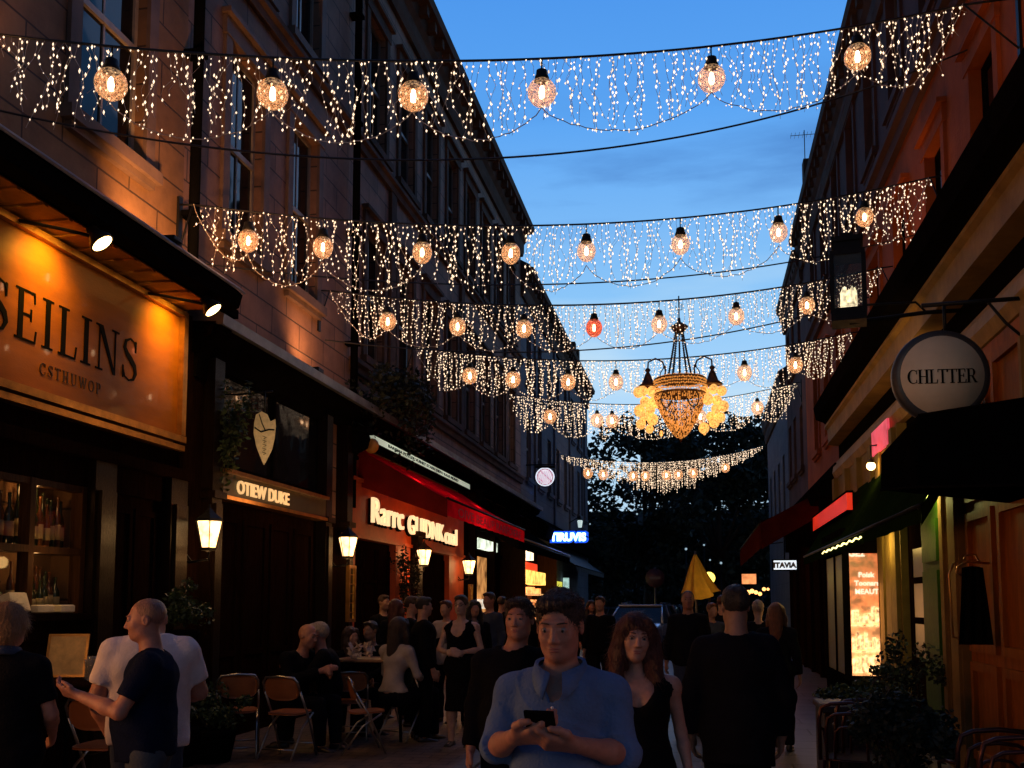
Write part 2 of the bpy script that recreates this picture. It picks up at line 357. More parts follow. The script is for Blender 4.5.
# ---- ground
g = MB(); g.add([(-150, -60, -.02), (150, -60, -.02), (150, 220, -.02), (-150, 220, -.02)], [(0, 1, 2, 3)])
struct(g.build('ground', nmat('earth', (.04, .038, .036), .9, var=.3, vscale=.5)))
pv = MB(); pv.box(XL-.3, XR+.3, -8, 31, -.2, 0)
m_pave = block_mat('street_slabs', (.15, .145, .155), (.115, .11, .125), (.035, .035, .04), .9, .6, rough=.42, msize=.014, axis='xy', bumpd=.012, grime=.5)
struct(pv.build('street_paving', m_pave))
tr = MB(); tr.box(XL-.2, -2.45, -8, 30.9, -.1, .02)
m_pave2 = block_mat('terrace_setts', (.17, .115, .085), (.125, .088, .068), (.035, .026, .022), .3, .2, rough=.5, msize=.012, axis='xy', bumpd=.012, grime=.5)
struct(tr.build('terrace_paving', m_pave2))
kb = MB()
for i in range(43): kb.box(-2.45, -2.25, -8+i*.9+.004, -8+(i+1)*.9-.004, -.1, .028, bev=.006)
struct(kb.build('kerb', nmat('kerb_stone', (.13, .125, .12), .6, var=.25, vscale=3, bump=.2, bscale=20)))
rd = MB(); rd.box(-30, 30, 31, 90, -.2, -.015)
struct(rd.build('road', nmat('asphalt', (.045, .046, .05), .6, var=.25, vscale=6, bump=.4, bscale=60)))

# ---- facades
def facade(par, X, s, y0, y1, z0, z1, wins, mat, rev=.22, core=2.5):
    """s=+1: wall face looks to +x"""
    mb = MB()
    ys = sorted({y0, y1}|{w[0]-w[1]/2 for w in wins}|{w[0]+w[1]/2 for w in wins})
    zs = sorted({z0, z1}|{w[2] for w in wins}|{w[3] for w in wins})
    def hole(yc, zc): return any(abs(yc-w[0]) < w[1]/2 and w[2] < zc < w[3] for w in wins)
    for i in range(len(ys)-1):
        for j in range(len(zs)-1):
            if hole((ys[i]+ys[i+1])/2, (zs[j]+zs[j+1])/2): continue
            q = [(X, ys[i], zs[j]), (X, ys[i+1], zs[j]), (X, ys[i+1], zs[j+1]), (X, ys[i], zs[j+1])]
            mb.add(q if s > 0 else q[::-1], [(0, 1, 2, 3)])
    xi = X-s*rev
    for (yc, w, zb, zt) in wins:
        a, b = yc-w/2, yc+w/2
        mb.add([(X, a, zb), (xi, a, zb), (xi, a, zt), (X, a, zt), (X, b, zb), (xi, b, zb), (xi, b, zt), (X, b, zt)],
               [(0, 1, 2, 3), (7, 6, 5, 4), (0, 4, 5, 1), (3, 2, 6, 7)])
    mb.box(xi-s*.001, X-s*core, y0, y1, z0, z1)
    # close the rim
    for yy in (y0, y1): mb.add([(X, yy, z0), (xi, yy, z0), (xi, yy, z1), (X, yy, z1)], [(0, 1, 2, 3)])
    mb.add([(X, y0, z1), (X, y1, z1), (xi, y1, z1), (xi, y0, z1)], [(0, 1, 2, 3)])
    return part(mb, 'wall', mat, par)
def windows(par, X, s, wins, mfr, mtrim, sill=True, lit=None, surround=True):
    for k, (yc, w, zb, zt) in enumerate(wins):
        a, b = yc-w/2, yc+w/2; xo = X-s*.10; f = MB(); t = .06
        f.box(xo, xo-s*.07, a+.002, a+t, zb, zt); f.box(xo, xo-s*.07, b-t, b-.002, zb, zt)
        f.box(xo+s*.002, xo-s*.068, a+t, b-t, zt-t, zt-.002); f.box(xo+s*.002, xo-s*.068, a+t, b-t, zb+.002, zb+t)
        zm = zb+(zt-zb)*.5; f.box(xo+s*.01, xo-s*.06, a+t, b-t, zm-.035, zm+.035)
        f.box(xo-s*.012, xo-s*.05, yc-.015, yc+.015, zb+t, zm-.035); f.box(xo-s*.02, xo-s*.05, yc-.015, yc+.015, zm+.035, zt-t)
        if surround:
            f.mi = 1
            f.box(X+s*.045, X-s*.02, a-.17, a-.002, zb-.02, zt+.002); f.box(X+s*.045, X-s*.02, b+.002, b+.17, zb-.02, zt+.002)
            f.box(X+s*.06, X-s*.02, a-.20, b+.20, zt+.004, zt+.24); f.box(X+s*.13, X-s*.02, a-.24, b+.24, zt+.243, zt+.31)
            f.mi = 0
        wn = part(f, 'window', [mfr, mtrim], par)
        p = MB(); p.box(xo-s*.03, xo-s*.04, a+t, b-t, zb+t, zt-t)
        part(p, 'pane', m_glass if not (lit and k in lit) else lit[k], wn)
        if sill:
            q = MB(); q.box(X+s*.12, X-s*.09, a-.22, b+.22, zb-.15, zb-.022); q.box(X+s*.07, X-s*.02, a-.15, b+.15, zb-.23, zb-.152)
            part(q, 'sill', mtrim, wn)
# windows along the left side
WY = [16.9, 18.8, 20.7, 22.6, 24.5, 26.4, 28.3, 30.2]
def wrow(ys, w, zb, zt): return [(y, w, zb, zt) for y in ys]
def eave(par, X, s, y0, y1, z, mat, out=.45):
    c = MB(); profY(c, [(X-s*.1, z-.95), (X+s*.08, z-.95), (X+s*.12, z-.8), (X+s*.12, z-.55), (X+s*.2, z-.45), (X+s*.24, z-.22), (X+s*out, z-.18), (X+s*(out+.03), z), (X-s*.1, z+.12)], y0, y1)
    y = y0+.3
    while y < y1-.2: c.box(X+s*.12, X+s*(out-.06), y, y+.16, z-.40, z-.185); y += .62
    return part(c, 'cornice', mat, par)
def course(par, X, s, y0, y1, z, mat, h=.22, out=.14):
    c = MB(); profY(c, [(X-s*.05, z-h), (X+s*out*.5, z-h), (X+s*out*.6, z-h*.5), (X+s*out, z-h*.35), (X+s*out, z), (X-s*.05, z+.03)], y0, y1)
    return part(c, 'string_course', mat, par)
def roofpart(par, X, s, y0, y1, z):
    c = MB(); profY(c, [(X+s*.3, z+.1), (X-s*4, z+2.6), (X-s*4, z+.05), (X+s*.2, z+.05)], y0, y1); return part(c, 'roof', m_slate, par)
# A: nearest, over the amber pub
hA = empty('townhouse', (XL, 3, 0), 'nearest sandstone townhouse rising above the amber SEILINS pub board', 'building')
wA = wrow([5.6, 8.7], 1.15, 6.25, 8.75)+wrow([5.6, 8.7], 1.15, 9.95, 12.3)
facade(hA, XL, 1, 1, 10.13, 0, 13.95, wA+[(6.67, 3.34, 1.56, 2.72)], m_stone); windows(hA, XL, 1, wA, m_frame_w, m_trim)
eave(hA, XL, 1, 1, 10.12, 14.1, m_trimd); course(hA, XL, 1, 1, 10.02, 9.7, m_trimd)
roofpart(hA, XL, 1, 1, 10.13, 14.1)
hB = empty('townhouse', (XL, 10.2, 0), 'brown stone townhouse with two close sash windows, between the two black drainpipes', 'building')
wB = wrow([11.65, 13.6], .98, 6.2, 8.7)+wrow([11.65, 13.6], .98, 9.95, 12.3)
facade(hB, XL, 1, 10.135, 15.5, 0, 13.95, wB, m_stone2); windows(hB, XL, 1, wB, m_frame_w, m_trim)
eave(hB, XL, 1, 10.125, 15.5, 14.1, m_trimd); course(hB, XL, 1, 10.25, 15.4, 9.7, m_trimd)
roofpart(hB, XL, 1, 10.135, 15.5, 14.1)
hC = empty('townhouse', (XL, 15.6, 0), 'long dark stone terrace of many sash windows above the red shop and its neighbours', 'building')
wC = wrow(WY, .98, 5.95, 8.3)+wrow(WY, .98, 9.95, 12.3)
facade(hC, XL, 1, 15.505, 32, 0, 13.95, wC, m_stone2); windows(hC, XL, 1, wC, m_frame, m_trimd)
eave(hC, XL, 1, 15.505, 32, 14.1, m_trimd); course(hC, XL, 1, 15.65, 32, 9.7, m_trimd); course(hC, XL, 1, 15.65, 32, 5.75, m_trimd)
roofpart(hC, XL, 1, 15.505, 32, 14.1)
for y in (17.85, 23.55, 29.25): part(B(XL-.02, XL+.07, y-.16, y+.16, 5.8, 9.45), 'pilaster', m_trimd, hC)
hD = empty('townhouse', (XL, 32.1, 0), 'lower grey rendered house at the far end of the left side', 'building')
wD = wrow([33.6, 36, 38.4, 40.8, 43.2, 45.6, 48, 50.4], .95, 5.9, 8.0)+wrow([33.6, 36, 38.4, 40.8, 43.2, 45.6, 48, 50.4], .95, 9.2, 11.1)
facade(hD, XL, 1, 32.02, 52, 0, 12.6, wD, m_stone3); windows(hD, XL, 1, wD, m_frame, m_stone3, surround=False)
eave(hD, XL, 1, 32.02, 52, 12.8, m_trimd, .4); roofpart(hD, XL, 1, 32.02, 52, 12.8)
for y in (34.8, 39.6, 44.4, 49.2): part(B(XL-.02, XL+.08, y-.12, y+.12, 4.75, 11.8), 'pilaster', m_stone3, hD)
for y in (48.5, 50): part(B(XL-.2, XL-1.0, y, y+.5, 12.9, 14.6), 'chimney', m_trimd, hD)
# drainpipes
for y, z0, lb in ((10.13, 5.2, 'black drainpipe running down beside the end of the amber pub board'), (15.5, 3.2, 'black drainpipe running down the wall above the red shop')):
    p = MB(); p.tube([(XL+.14, y, z0), (XL+.14, y, 13.1), (XL+.3, y, 13.5)], .062, 10)
    for z in np.arange(z0+.8, 13, 1.9): p.box(XL-.02, XL+.215, y-.085, y+.085, z, z+.06)
    p.lathe([(.07, 0), (.13, .05), (.13, .22), (.07, .25)], (XL+.14, y, 12.9), 10)
    tag(p.build('drainpipe', m_pipe), lb, 'drainpipe')
# Right side
hR = empty('townhouse', (XR, 5, 0), 'tall red rendered townhouse with plum upper storey on the right', 'building')
ry = [7.2, 9.4, 11.8, 14.2, 16.6, 19, 21.4, 23.8, 26.2, 28.6]
wR1 = wrow(ry, .95, 5.85, 8.0); wR2 = wrow(ry, .95, 9.9, 11.9)
facade(hR, XR, -1, 3, 31.4, 0, 9.2, wR1, m_red); windows(hR, XR, -1, wR1, m_black, m_red)
w2 = facade(hR, XR, -1, 3, 31.4, 9.2, 12.8, wR2, m_plum); windows(hR, XR, -1, wR2, m_frame, m_plum)
eave(hR, XR, -1, 3, 31.4, 12.9, m_trimd, .38); course(hR, XR, -1, 3, 31.4, 9.3, m_plum, .35, .2)
roofpart(hR, XR, -1, 3, 31.4, 12.9)
c = MB(); c.box(3.35, 4.0, 30.9, 31.35, 13.2, 15.3); c.box(3.7, 4.5, 29.4, 30.2, 13.4, 16.0)
for q in (3.85, 4.1, 4.35): c.lathe([(.09, 0), (.08, .35)], (q, 29.8, 16.0), 8)
part(c, 'chimney', m_trimd, hR)
a = MB(); a.tube([(3.42, 31.1, 15.3), (3.42, 31.1, 16.3)], .015, 6); a.tube([(3.0, 31.1, 16.15), (3.9, 31.1, 16.15)], .01, 5)
for q in np.arange(3.02, 3.9, .12): a.tube([(q, 30.9, 16.15), (q, 31.3, 16.15)], .006, 4)
tag(a.build('television_aerial', m_pole), 'thin television aerial on the chimney above the right roofs', 'aerial')
hR2 = empty('townhouse', (XR, 31.5, 0), 'dark narrow house just beyond the red house on the right', 'building')
wq = wrow([33, 35.2, 37], .9, 6, 8)+wrow([33, 35.2, 37], .9, 9.6, 11.4)
facade(hR2, XR, -1, 31.42, 38, 0, 12.5, wq, m_plum); windows(hR2, XR, -1, wq, m_frame, m_plum, surround=False); eave(hR2, XR, -1, 31.42, 38, 12.6, m_trimd, .3)
hR3 = empty('townhouse', (XR, 38.1, 0), 'lower grey house closing the right side by the trees', 'building')
wq = wrow([40, 42.4, 44.8, 47.2], .9, 5.2, 7.4)
facade(hR3, XR, -1, 38.02, 49, 0, 10.1, wq, m_stone3); windows(hR3, XR, -1, wq, m_frame, m_stone3, surround=False); eave(hR3, XR, -1, 38.02, 49, 10.2, m_trimd, .25); roofpart(hR3, XR, -1, 38.02, 49, 10.2)

# ---- left shopfront A (amber pub)
sA = empty('shopfront', (XL, 4, 0), 'dark wood pub front under the amber SEILINS board', 'shopfront')
f = MB(); f.box(XL, XL+.10, 4, 10.05, 3.42, 4.86); part(f, 'fascia', m_fascia, sA)
f = MB(); f.box(XL+.1, XL+.17, 4, 10.05, 3.40, 3.47); f.box(XL+.1, XL+.155, 4, 10.05, 3.31, 3.37); f.box(XL+.1, XL+.16, 9.96, 10.05, 3.48, 4.86); f.box(XL+.1, XL+.16, 4, 9.955, 4.80, 4.86)
part(f, 'gilt_moulding', m_gold, sA)
cn = MB(); profY(cn, [(XL, 4.9), (XL+.55, 4.92), (XL+.62, 4.86), (XL+.74, 4.90), (XL+.78, 5.04), (XL+.72, 5.10), (XL, 5.32)], 3.0, 10.08)
part(cn, 'canopy', m_black, sA)
cn = MB(); cn.box(XL+.11, XL+.52, 3.2, 10.0, 4.885, 4.898)
for y in np.arange(3.4, 10, .33): cn.box(XL+.12, XL+.52, y, y+.05, 4.868, 4.884)
part(cn, 'soffit', nmat('lamp_tinted_soffit', (.34, .16, .03), .5, var=.3, vscale=4, bump=.2, bscale=20, spec=.1), sA)  # soffit colour raised to stand for the yellow lamp light on it
profY(cn := MB(), [(XL+.40, 5.235), (XL+.73, 5.112), (XL+.80, 5.05), (XL+.81, 5.07), (XL+.74, 5.135), (XL+.40, 5.26)], 3.0, 10.09); part(cn, 'flashing', m_lead, sA)  # pale lead strip added for the blue sky glint along the canopy edge
f = MB(); f.box(XL, XL+.06, 3.0, 10.1, 3.1, 3.305); f.box(XL, XL+.22, 3.0, 10.1, 2.98, 3.095); f.box(XL, XL+.12, 3.0, 10.1, 2.72, 2.975); part(f, 'transom', m_wood, sA)
# dado + panels
f = MB(); f.box(XL, XL+.12, 3, 8.36, 0, 1.50); 
for y in (3.1, 4.85, 6.65): f.box(XL+.12, XL+.15, y, y+.08, .1, 1.4); f.box(XL+.12, XL+.15, y+1.55, y+1.63, .1, 1.4); f.box(XL+.12, XL+.149, y+.08, y+1.55, 1.32, 1.4); f.box(XL+.12, XL+.149, y+.08, y+1.55, .1, .18)
f.box(XL, XL+.24, 3, 8.36, 1.5, 1.56)
part(f, 'dado', m_wood, sA)
for y in (8.36, 9.72): f = MB(); f.box(XL, XL+.2, y, y+.34, 0, 2.98); f.box(XL+.2, XL+.24, y+.05, y+.29, .3, 2.7); f.box(XL+.2, XL+.27, y-.01, y+.35, 0, .28); part(f, 'pilaster', m_woodg, sA)
f = MB(); f.box(XL+.0, XL+.05, 8.7, 9.72, 0, 2.72)
for y in (8.78, 9.24):
    for z0, z1 in ((.2, .95), (1.05, 2.6)): f.box(XL+.05, XL+.08, y, y+.06, z0, z1); f.box(XL+.05, XL+.08, y+.36, y+.42, z0, z1); f.box(XL+.05, XL+.079, y+.06, y+.36, z0, z0+.06); f.box(XL+.05, XL+.079, y+.06, y+.36, z1-.06, z1)
dr = part(f, 'door', m_wood, sA)
f = MB(); f.tube([(XL+.06, 9.19, 1.0), (XL+.13, 9.19, 1.03), (XL+.13, 9.19, 1.3), (XL+.06, 9.19, 1.33)], .014, 8); part(f, 'handle', m_gold, dr)
# bottle window: a lit recess with shelves
f = MB(); y0, y1, zb, zt = 5.0, 8.34, 1.56, 2.72
for yy in (y0, 6.4, 7.55, y1-.07): f.box(XL+.02, XL+.13, yy, yy+.07, zb, zt)
f.box(XL+.021, XL+.129, y0+.07, y1-.07, 2.08, 2.14); f.box(XL+.02, XL+.12, y0+.07, y1-.07, zt-.06, zt-.002)
wn = part(f, 'window_frame', m_woodb, sA)
f = MB(); f.box(XL+.05, XL+.056, y0+.07, y1-.07, zb, zt-.06); part(f, 'pane', m_clear, wn)
# the recess is cut in front of the wall (a shallow bay box proud of the wall core)
# ---- shopfront cornice band along the left side
cb = empty('shop_cornice', (XL, 11, 0), 'lead topped black cornice running over the left shopfronts', 'cornice')
c = MB(); profY(c, [(XL, 4.5), (XL+.12, 4.5), (XL+.16, 4.62), (XL+.3, 4.7), (XL+.36, 4.84), (XL, 4.86)], 10.3, 33.9); part(c, 'moulding', m_black, cb)
c = MB(); profY(c, [(XL, 4.865), (XL+.44, 4.80), (XL+.45, 4.92), (XL, 5.16)], 10.3, 33.9); part(c, 'flashing', m_lead, cb)
# scroll brackets
for i, (y, zz) in enumerate(((10.35, 4.95), (15.3, 4.4), (24.3, 4.4), (29.4, 4.4))):
    b = MB(); n = 10; pts = [(XL+.02, zz-.75), (XL+.10, zz-.72), (XL+.12, zz-.45), (XL+.22, zz-.30), (XL+.38, zz-.22), (XL+.42, zz-.05), (XL+.40, zz), (XL+.02, zz)]
    profY(b, pts, y, y+.26); b.box(XL, XL+.46, y-.03, y+.29, zz, zz+.1)
    tag(b.build('scroll_bracket', m_black), ['black scroll bracket closing the amber pub board', 'black scroll bracket left of the red shop', 'black scroll bracket right of the red shop', 'black scroll bracket between the far left awnings'][i], 'bracket', 'scroll brackets under the cornice')
# ---- shopfront B
sB = empty('shopfront', (XL, 10.4, 0), 'narrow dark shopfront with tall upper glass between amber pub and red shop', 'shopfront')
for y in (10.62, 14.2, 15.12): f = MB(); f.box(XL, XL+.2, y, y+.24, 0, 4.5); f.box(XL+.2, XL+.235, y+.04, y+.2, .4, 2.8); f.box(XL, XL+.25, y-.03, y+.27, 2.86, 2.94); part(f, 'pilaster', m_woodg, sB)
f = MB(); f.box(XL, XL+.07, 10.07, 10.6, 0, 4.9); part(f, 'end_panel', m_wood, sB)
f = MB(); f.box(XL, XL+.05, 10.86, 14.2, 3.24, 4.5)
fw = part(f, 'upper_window', m_glass, sB)
f = MB(); f.box(XL+.05, XL+.12, 10.86, 14.2, 3.24, 3.31); f.box(XL+.05, XL+.12, 10.86, 14.2, 4.42, 4.5); f.box(XL+.05, XL+.1, 12.5, 12.56, 3.31, 4.42); part(f, 'window_frame', m_black, sB)
f = MB(); f.box(XL+.0, XL+.04, 10.86, 15.12, 0, 2.9)
for y in (10.95, 11.75, 12.55, 13.35):
    f.box(XL+.04, XL+.07, y, y+.07, .2, 2.7); f.box(XL+.04, XL+.07, y+.6, y+.67, .2, 2.7); f.box(XL+.04, XL+.069, y+.07, y+.6, 1.0, 1.07); f.box(XL+.04, XL+.069, y+.07, y+.6, 2.63, 2.7)
part(f, 'door', m_wood, sB)
sg = MB(); sg.box(XL+.05, XL+.2, 10.88, 14.18, 2.92, 3.19); sg.mi = 1; sg.box(XL+.05, XL+.26, 10.88, 14.18, 3.19, 3.235); sg.box(XL+.05, XL+.24, 10.88, 14.18, 2.875, 2.92)
o = empty('shop_sign', (XL, 12.5, 3), 'long green black name board with glowing cream letters over dark doors', 'sign')
part(sg, 'board', [nmat('deep_olive_board', (.05, .045, .018), .4, var=.3, vscale=5), m_gold], o)
t = MB(); letter_mb(t, 'bf', 'OTIEW DUKE', .16, frameM((XL+.21, onX(264, 492, XL+.21).y, 2.975), (0, 1, 0), (0, 0, 1)), .02, bold=.003, xs=1.12)
part(t, 'lettering', emat('cream_lit_letters', (1, .60, .24), .8), o)
# tall thin lit side window of B
def lit_strip(y, z0, z1, w, lb, s_=1.):
    o = empty('display_window', (XL+.21, y, z0), lb, 'display window')
    f = MB(); f.box(XL+.2, XL+.26, y-w/2-.05, y-w/2, z0, z1); f.box(XL+.2, XL+.26, y+w/2, y+w/2+.05, z0, z1); f.box(XL+.2, XL+.258, y-w/2, y+w/2, z1-.05, z1); f.box(XL+.2, XL+.258, y-w/2, y+w/2, z0, z0+.05)
    for k in range(1, 6): z = z0+(z1-z0)*k/6; f.box(XL+.21, XL+.245, y-w/2, y+w/2, z-.008, z+.008)
    part(f, 'frame', m_gold, o)
    p = MB(); p.box(XL+.205, XL+.215, y-w/2, y+w/2, z0+.05, z1-.05); part(p, 'pane', emat('mottled_lit_glass', (.85, .62, .28), .35*s_, var=.95, vscale=18), o)
lit_strip(15.25, 1.35, 2.25, .22, 'narrow mottled lit window left of the red shop doorway')
lit_strip(23.75, 1.35, 2.1, .2, 'narrow mottled lit window right of the red shop')
lit_strip(14.95, 2.45, 2.75, .1, 'tiny lit pane above the narrow mottled window', 3)
# ---- shopfront C (red)
sC = empty('shopfront', (XL, 15.5, 0), 'vermilion red shopfront with two dark doorways and glowing lettering', 'shopfront')
f = MB(); f.box(XL, XL+.16, 15.45, 23.3, 2.72, 3.72)
for a_, b_ in ((15.45, 15.62), (17.85, 18.8), (21.9, 23.3)): f.box(XL, XL+.16, a_, b_, 0, 2.72)
f.box(XL+.16, XL+.2, 15.45, 23.3, 2.72, 2.78); f.box(XL+.16, XL+.2, 15.45, 23.3, 3.66, 3.72)
part(f, 'surround', m_redshop, sC)
f = MB()
for a_, b_ in ((15.62, 17.85), (18.8, 21.9)):
    f.box(XL, XL+.03, a_, b_, 0, 2.72); n = 3
    for k in range(n):
        y = a_+(b_-a_)*k/n; w = (b_-a_)/n
        f.box(XL+.03, XL+.06, y+.03, y+.1, .1, 2.6); f.box(XL+.03, XL+.06, y+w-.1, y+w-.03, .1, 2.6); f.box(XL+.03, XL+.059, y+.1, y+w-.1, .9, 1.0); f.box(XL+.03, XL+.059, y+.1, y+w-.1, 2.0, 2.06)
part(f, 'door', m_wood, sC)
f = MB(); f.box(XL+.16, XL+.3, 18.85, 19.2, .0, 2.95); f.box(XL+.16, XL+.35, 18.8, 19.25, 2.95, 3.05); f.box(XL+.16, XL+.35, 18.8, 19.25, 2.5, 2.56); part(f, 'pilaster', m_woodg, sC)
o = empty('shop_sign', (XL+.2, 18, 3.2), 'glowing cream letters across the red shopfront', 'sign')
for body, yc, z, h, xs in (('Rarrc', 17.15, 3.02, .44, 1.10), ('GUIDNK', 19.75, 2.98, .37, 1.08), ('cual', 21.75, 2.96, .37, 1.1)):
    t = MB(); letter_mb(t, 'bf', body, h, frameM((XL+.21, yc, z), (0, 1, 0), (0, 0, 1)), .05, bold=.0, xs=xs*1.22)
    part(t, 'lettering', emat('warm_lit_letters', (1, .66, .34), 1.15), o)
    t = MB(); letter_mb(t, 'bf', body, h, frameM((XL+.175, yc-.03, z-.03), (0, 1, 0), (0, 0, 1)), .03, bold=.010, xs=xs*1.22)
    part(t, 'letter_backing', m_black, o)
# illuminated strip above awning
o = empty('light_box_sign', (XL+.1, 20, 4.2), 'long thin white light box with tiny dark letters above the crimson awning', 'sign')
f = MB(); f.box(XL+.0, XL+.34, 15.7, 23.2, 4.33, 4.352); f.box(XL, XL+.34, 15.7, 23.2, 4.475, 4.50); part(f, 'case', m_black, o)
f = MB(); f.box(XL+.05, XL+.33, 15.7, 23.2, 4.353, 4.474); part(f, 'light_panel', emat('light_box_panel', (.62, .70, .52), .5, var=.5, vscale=1.2), o)
t = MB(); letter_mb(t, 'bf', 'BARIEMA POTLER VUINET STARN DIEPO RALIE MUNET', .05, frameM((XL+.333, 19.4, 4.39), (0, 1, 0), (0, 0, 1)), .006, bold=.001, xs=3.0); part(t, 'lettering', m_letters, o)
# crimson awning
aw = empty('awning', (XL, 15.9, 4.2), 'crimson cloth awning sloping out over the red shop', 'awning')
def awning(par, xw, zw, xo, zo, y0, y1, val, mtop, mside, scal=0, ribs=5, flap=True, valmat=None):
    mb = MB(); n = 40; m = 8; vs = []; fs = []
    for i in range(n+1):
        for j in range(m+1):
            t = j/m; y = y0+(y1-y0)*i/n; sag = -.05*math.sin(math.pi*t)*(1+.5*math.sin(i*math.pi*2*ribs/n)**2)
            vs.append((xw+(xo-xw)*t, y, zw+(zo-zw)*t+sag))
    for i in range(n):
        for j in range(m): a = i*(m+1)+j; fs.append((a, a+m+1, a+m+2, a+1))
    k = len(vs); vs2 = [(x, y, z-.012) for x, y, z in vs]; fs2 = [tuple(k+q for q in reversed(f)) for f in fs]
    mb.smooth = True; mb.add(vs+vs2, fs+fs2); mb.smooth = False
    part(mb, 'canvas', mtop, par)
    v = MB(); vs = []; fs = []; N_ = 90
    for i in range(N_+1):
        y = y0+(y1-y0)*i/N_; dz = val+(scal*abs(math.sin(i*math.pi*10/N_)) if scal else 0); wv = .015*math.sin(i*.9)
        vs += [(xo, y, zo+.0), (xo+wv*.4, y, zo-dz*.5), (xo+wv, y, zo-dz)]
    for i in range(N_):
        for j in range(2): a = i*3+j; fs.append((a, a+3, a+4, a+1))
    v.smooth = True; v.add(vs, fs); part(v, 'valance', valmat or mtop, par)
    if flap:
        fl = MB(); s = 1 if xo > xw else -1
        for yy in (y0-.004,):
            vs = []; fs = []; 
            for i in range(13):
                t = i/12; x = xw+(xo-xw)*t; zt = zw+(zo-zw)*t-.03; dz = flap+(val-flap)*t; wv = .012*math.sin(i*1.7)
                vs += [(x, yy+wv, zt), (x, yy-wv, zt-dz*.5), (x, yy+wv, zt-dz)]
            for i in range(12):
                for j in range(2): a = i*3+j; fs.append((a, a+3, a+4, a+1))
            fl.smooth = True; fl.add(vs, fs)
        part(fl, 'side_panel', mside, par)
    r = MB()
    for y in (y0+.1, (y0+y1)/2, y1-.1): r.tube([(xw, y, zw-.5), ((xw+xo)/2, y+.02, (zw+zo)/2-.22), (xo, y, zo-.04)], .018, 6)
    r.tube([(xo, y0, zo-.01), (xo, y1, zo-.01)], .022, 6)
    part(r, 'awning_frame', m_iron, par)
awning(aw, XL+.1, 4.26, -4.06, 3.38, 15.9, 23.3, .30, m_awn, m_awnin, flap=.62)
e = MB(); e.lathe([(.0, -.08), (.10, -.08), (.13, 0), (.10, .08), (0, .08)], (XL+.36, 15.8, 4.26), 12, Matrix.Rotation(R_(90), 4, 'X')); part(e, 'end_cap', nmat('ochre_cap', (.55, .24, .04), .5), aw)
t = MB(); letter_mb(t, 'bf', 'OIVE BEAUP RARFOIERE', .16, frameM((-4.035, 19.6, 3.12), (0, 1, 0), (0, 0, 1)), .004, xs=2.5); part(t, 'lettering', nmat('faded_pink_letters', (.42, .08, .10), .7), aw)
# shops D further on
sD = empty('shopfront', (XL, 23.4, 0), 'dark shopfronts beyond the red one with small warm panes', 'shopfront')
f = MB(); f.box(XL, XL+.06, 23.32, 33.9, 0, 4.45)
for y in (24.2, 26.6, 29.5, 31.6, 33.6): f.box(XL+.06, XL+.24, y, y+.22, 0, 4.4)
for y0_, y1_ in ((24.6, 26.4), (27, 29.4)): f.box(XL+.06, XL+.12, y0_, y1_, .1, .8); f.box(XL+.06, XL+.15, y0_, y1_, .8, .86); f.box(XL+.06, XL+.14, y0_, y1_, 2.9, 3.0)
part(f, 'frontage', m_wood, sD)
m_warmpane = emat('amber_shop_interior', (.95, .42, .12), .42, var=.9, vscale=4)
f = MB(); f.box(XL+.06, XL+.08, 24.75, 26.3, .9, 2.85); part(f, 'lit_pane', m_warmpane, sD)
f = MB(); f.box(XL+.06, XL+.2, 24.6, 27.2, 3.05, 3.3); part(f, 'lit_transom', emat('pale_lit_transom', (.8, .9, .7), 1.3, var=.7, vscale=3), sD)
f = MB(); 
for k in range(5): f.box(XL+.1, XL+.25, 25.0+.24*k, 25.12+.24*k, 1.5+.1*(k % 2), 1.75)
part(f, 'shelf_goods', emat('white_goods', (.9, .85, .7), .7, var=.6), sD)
# far kiosk (lit stall)
sE = empty('shopfront', (XL, 27, 0), 'brightly lit stall with yellow and red boards under the dark awning', 'shopfront')
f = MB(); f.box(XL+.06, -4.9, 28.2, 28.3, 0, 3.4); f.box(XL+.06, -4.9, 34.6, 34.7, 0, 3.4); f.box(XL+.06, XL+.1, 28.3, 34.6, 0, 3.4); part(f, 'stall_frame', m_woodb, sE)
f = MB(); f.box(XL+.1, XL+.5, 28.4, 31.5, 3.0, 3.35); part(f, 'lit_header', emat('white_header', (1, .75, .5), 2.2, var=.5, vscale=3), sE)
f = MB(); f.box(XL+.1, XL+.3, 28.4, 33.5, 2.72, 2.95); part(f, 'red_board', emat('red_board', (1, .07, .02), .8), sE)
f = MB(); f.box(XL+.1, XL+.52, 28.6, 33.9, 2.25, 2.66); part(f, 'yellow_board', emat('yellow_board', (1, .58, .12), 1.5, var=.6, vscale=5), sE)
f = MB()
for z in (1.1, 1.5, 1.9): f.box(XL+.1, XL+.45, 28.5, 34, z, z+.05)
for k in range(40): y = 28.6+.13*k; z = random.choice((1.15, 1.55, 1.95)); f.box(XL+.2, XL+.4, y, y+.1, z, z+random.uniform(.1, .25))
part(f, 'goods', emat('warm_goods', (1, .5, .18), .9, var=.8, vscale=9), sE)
f = MB(); f.box(XL+.08, XL+.2, 37.5, 40.5, .9, 2.5); part(f, 'lit_doorway', emat('yellow_doorway', (.75, .72, .08), .9, var=.3), sE)
f = MB(); f.box(XL+.08, XL+.3, 36.2, 36.8, .9, 2.3); f.box(XL+.08, XL+.3, 41.6, 41.9, .6, 2.7); part(f, 'pale_lit_panel', emat('pale_cool_panel', (.5, .8, .75), .7, var=.4), sE)
aw2 = empty('awning', (XL, 24.5, 4), 'dark shop awning with warm lit trim beyond the crimson one', 'awning')
awning(aw2, XL+.1, 4.0, -4.35, 3.2, 24.2, 34, .22, m_black, m_black, flap=.3)
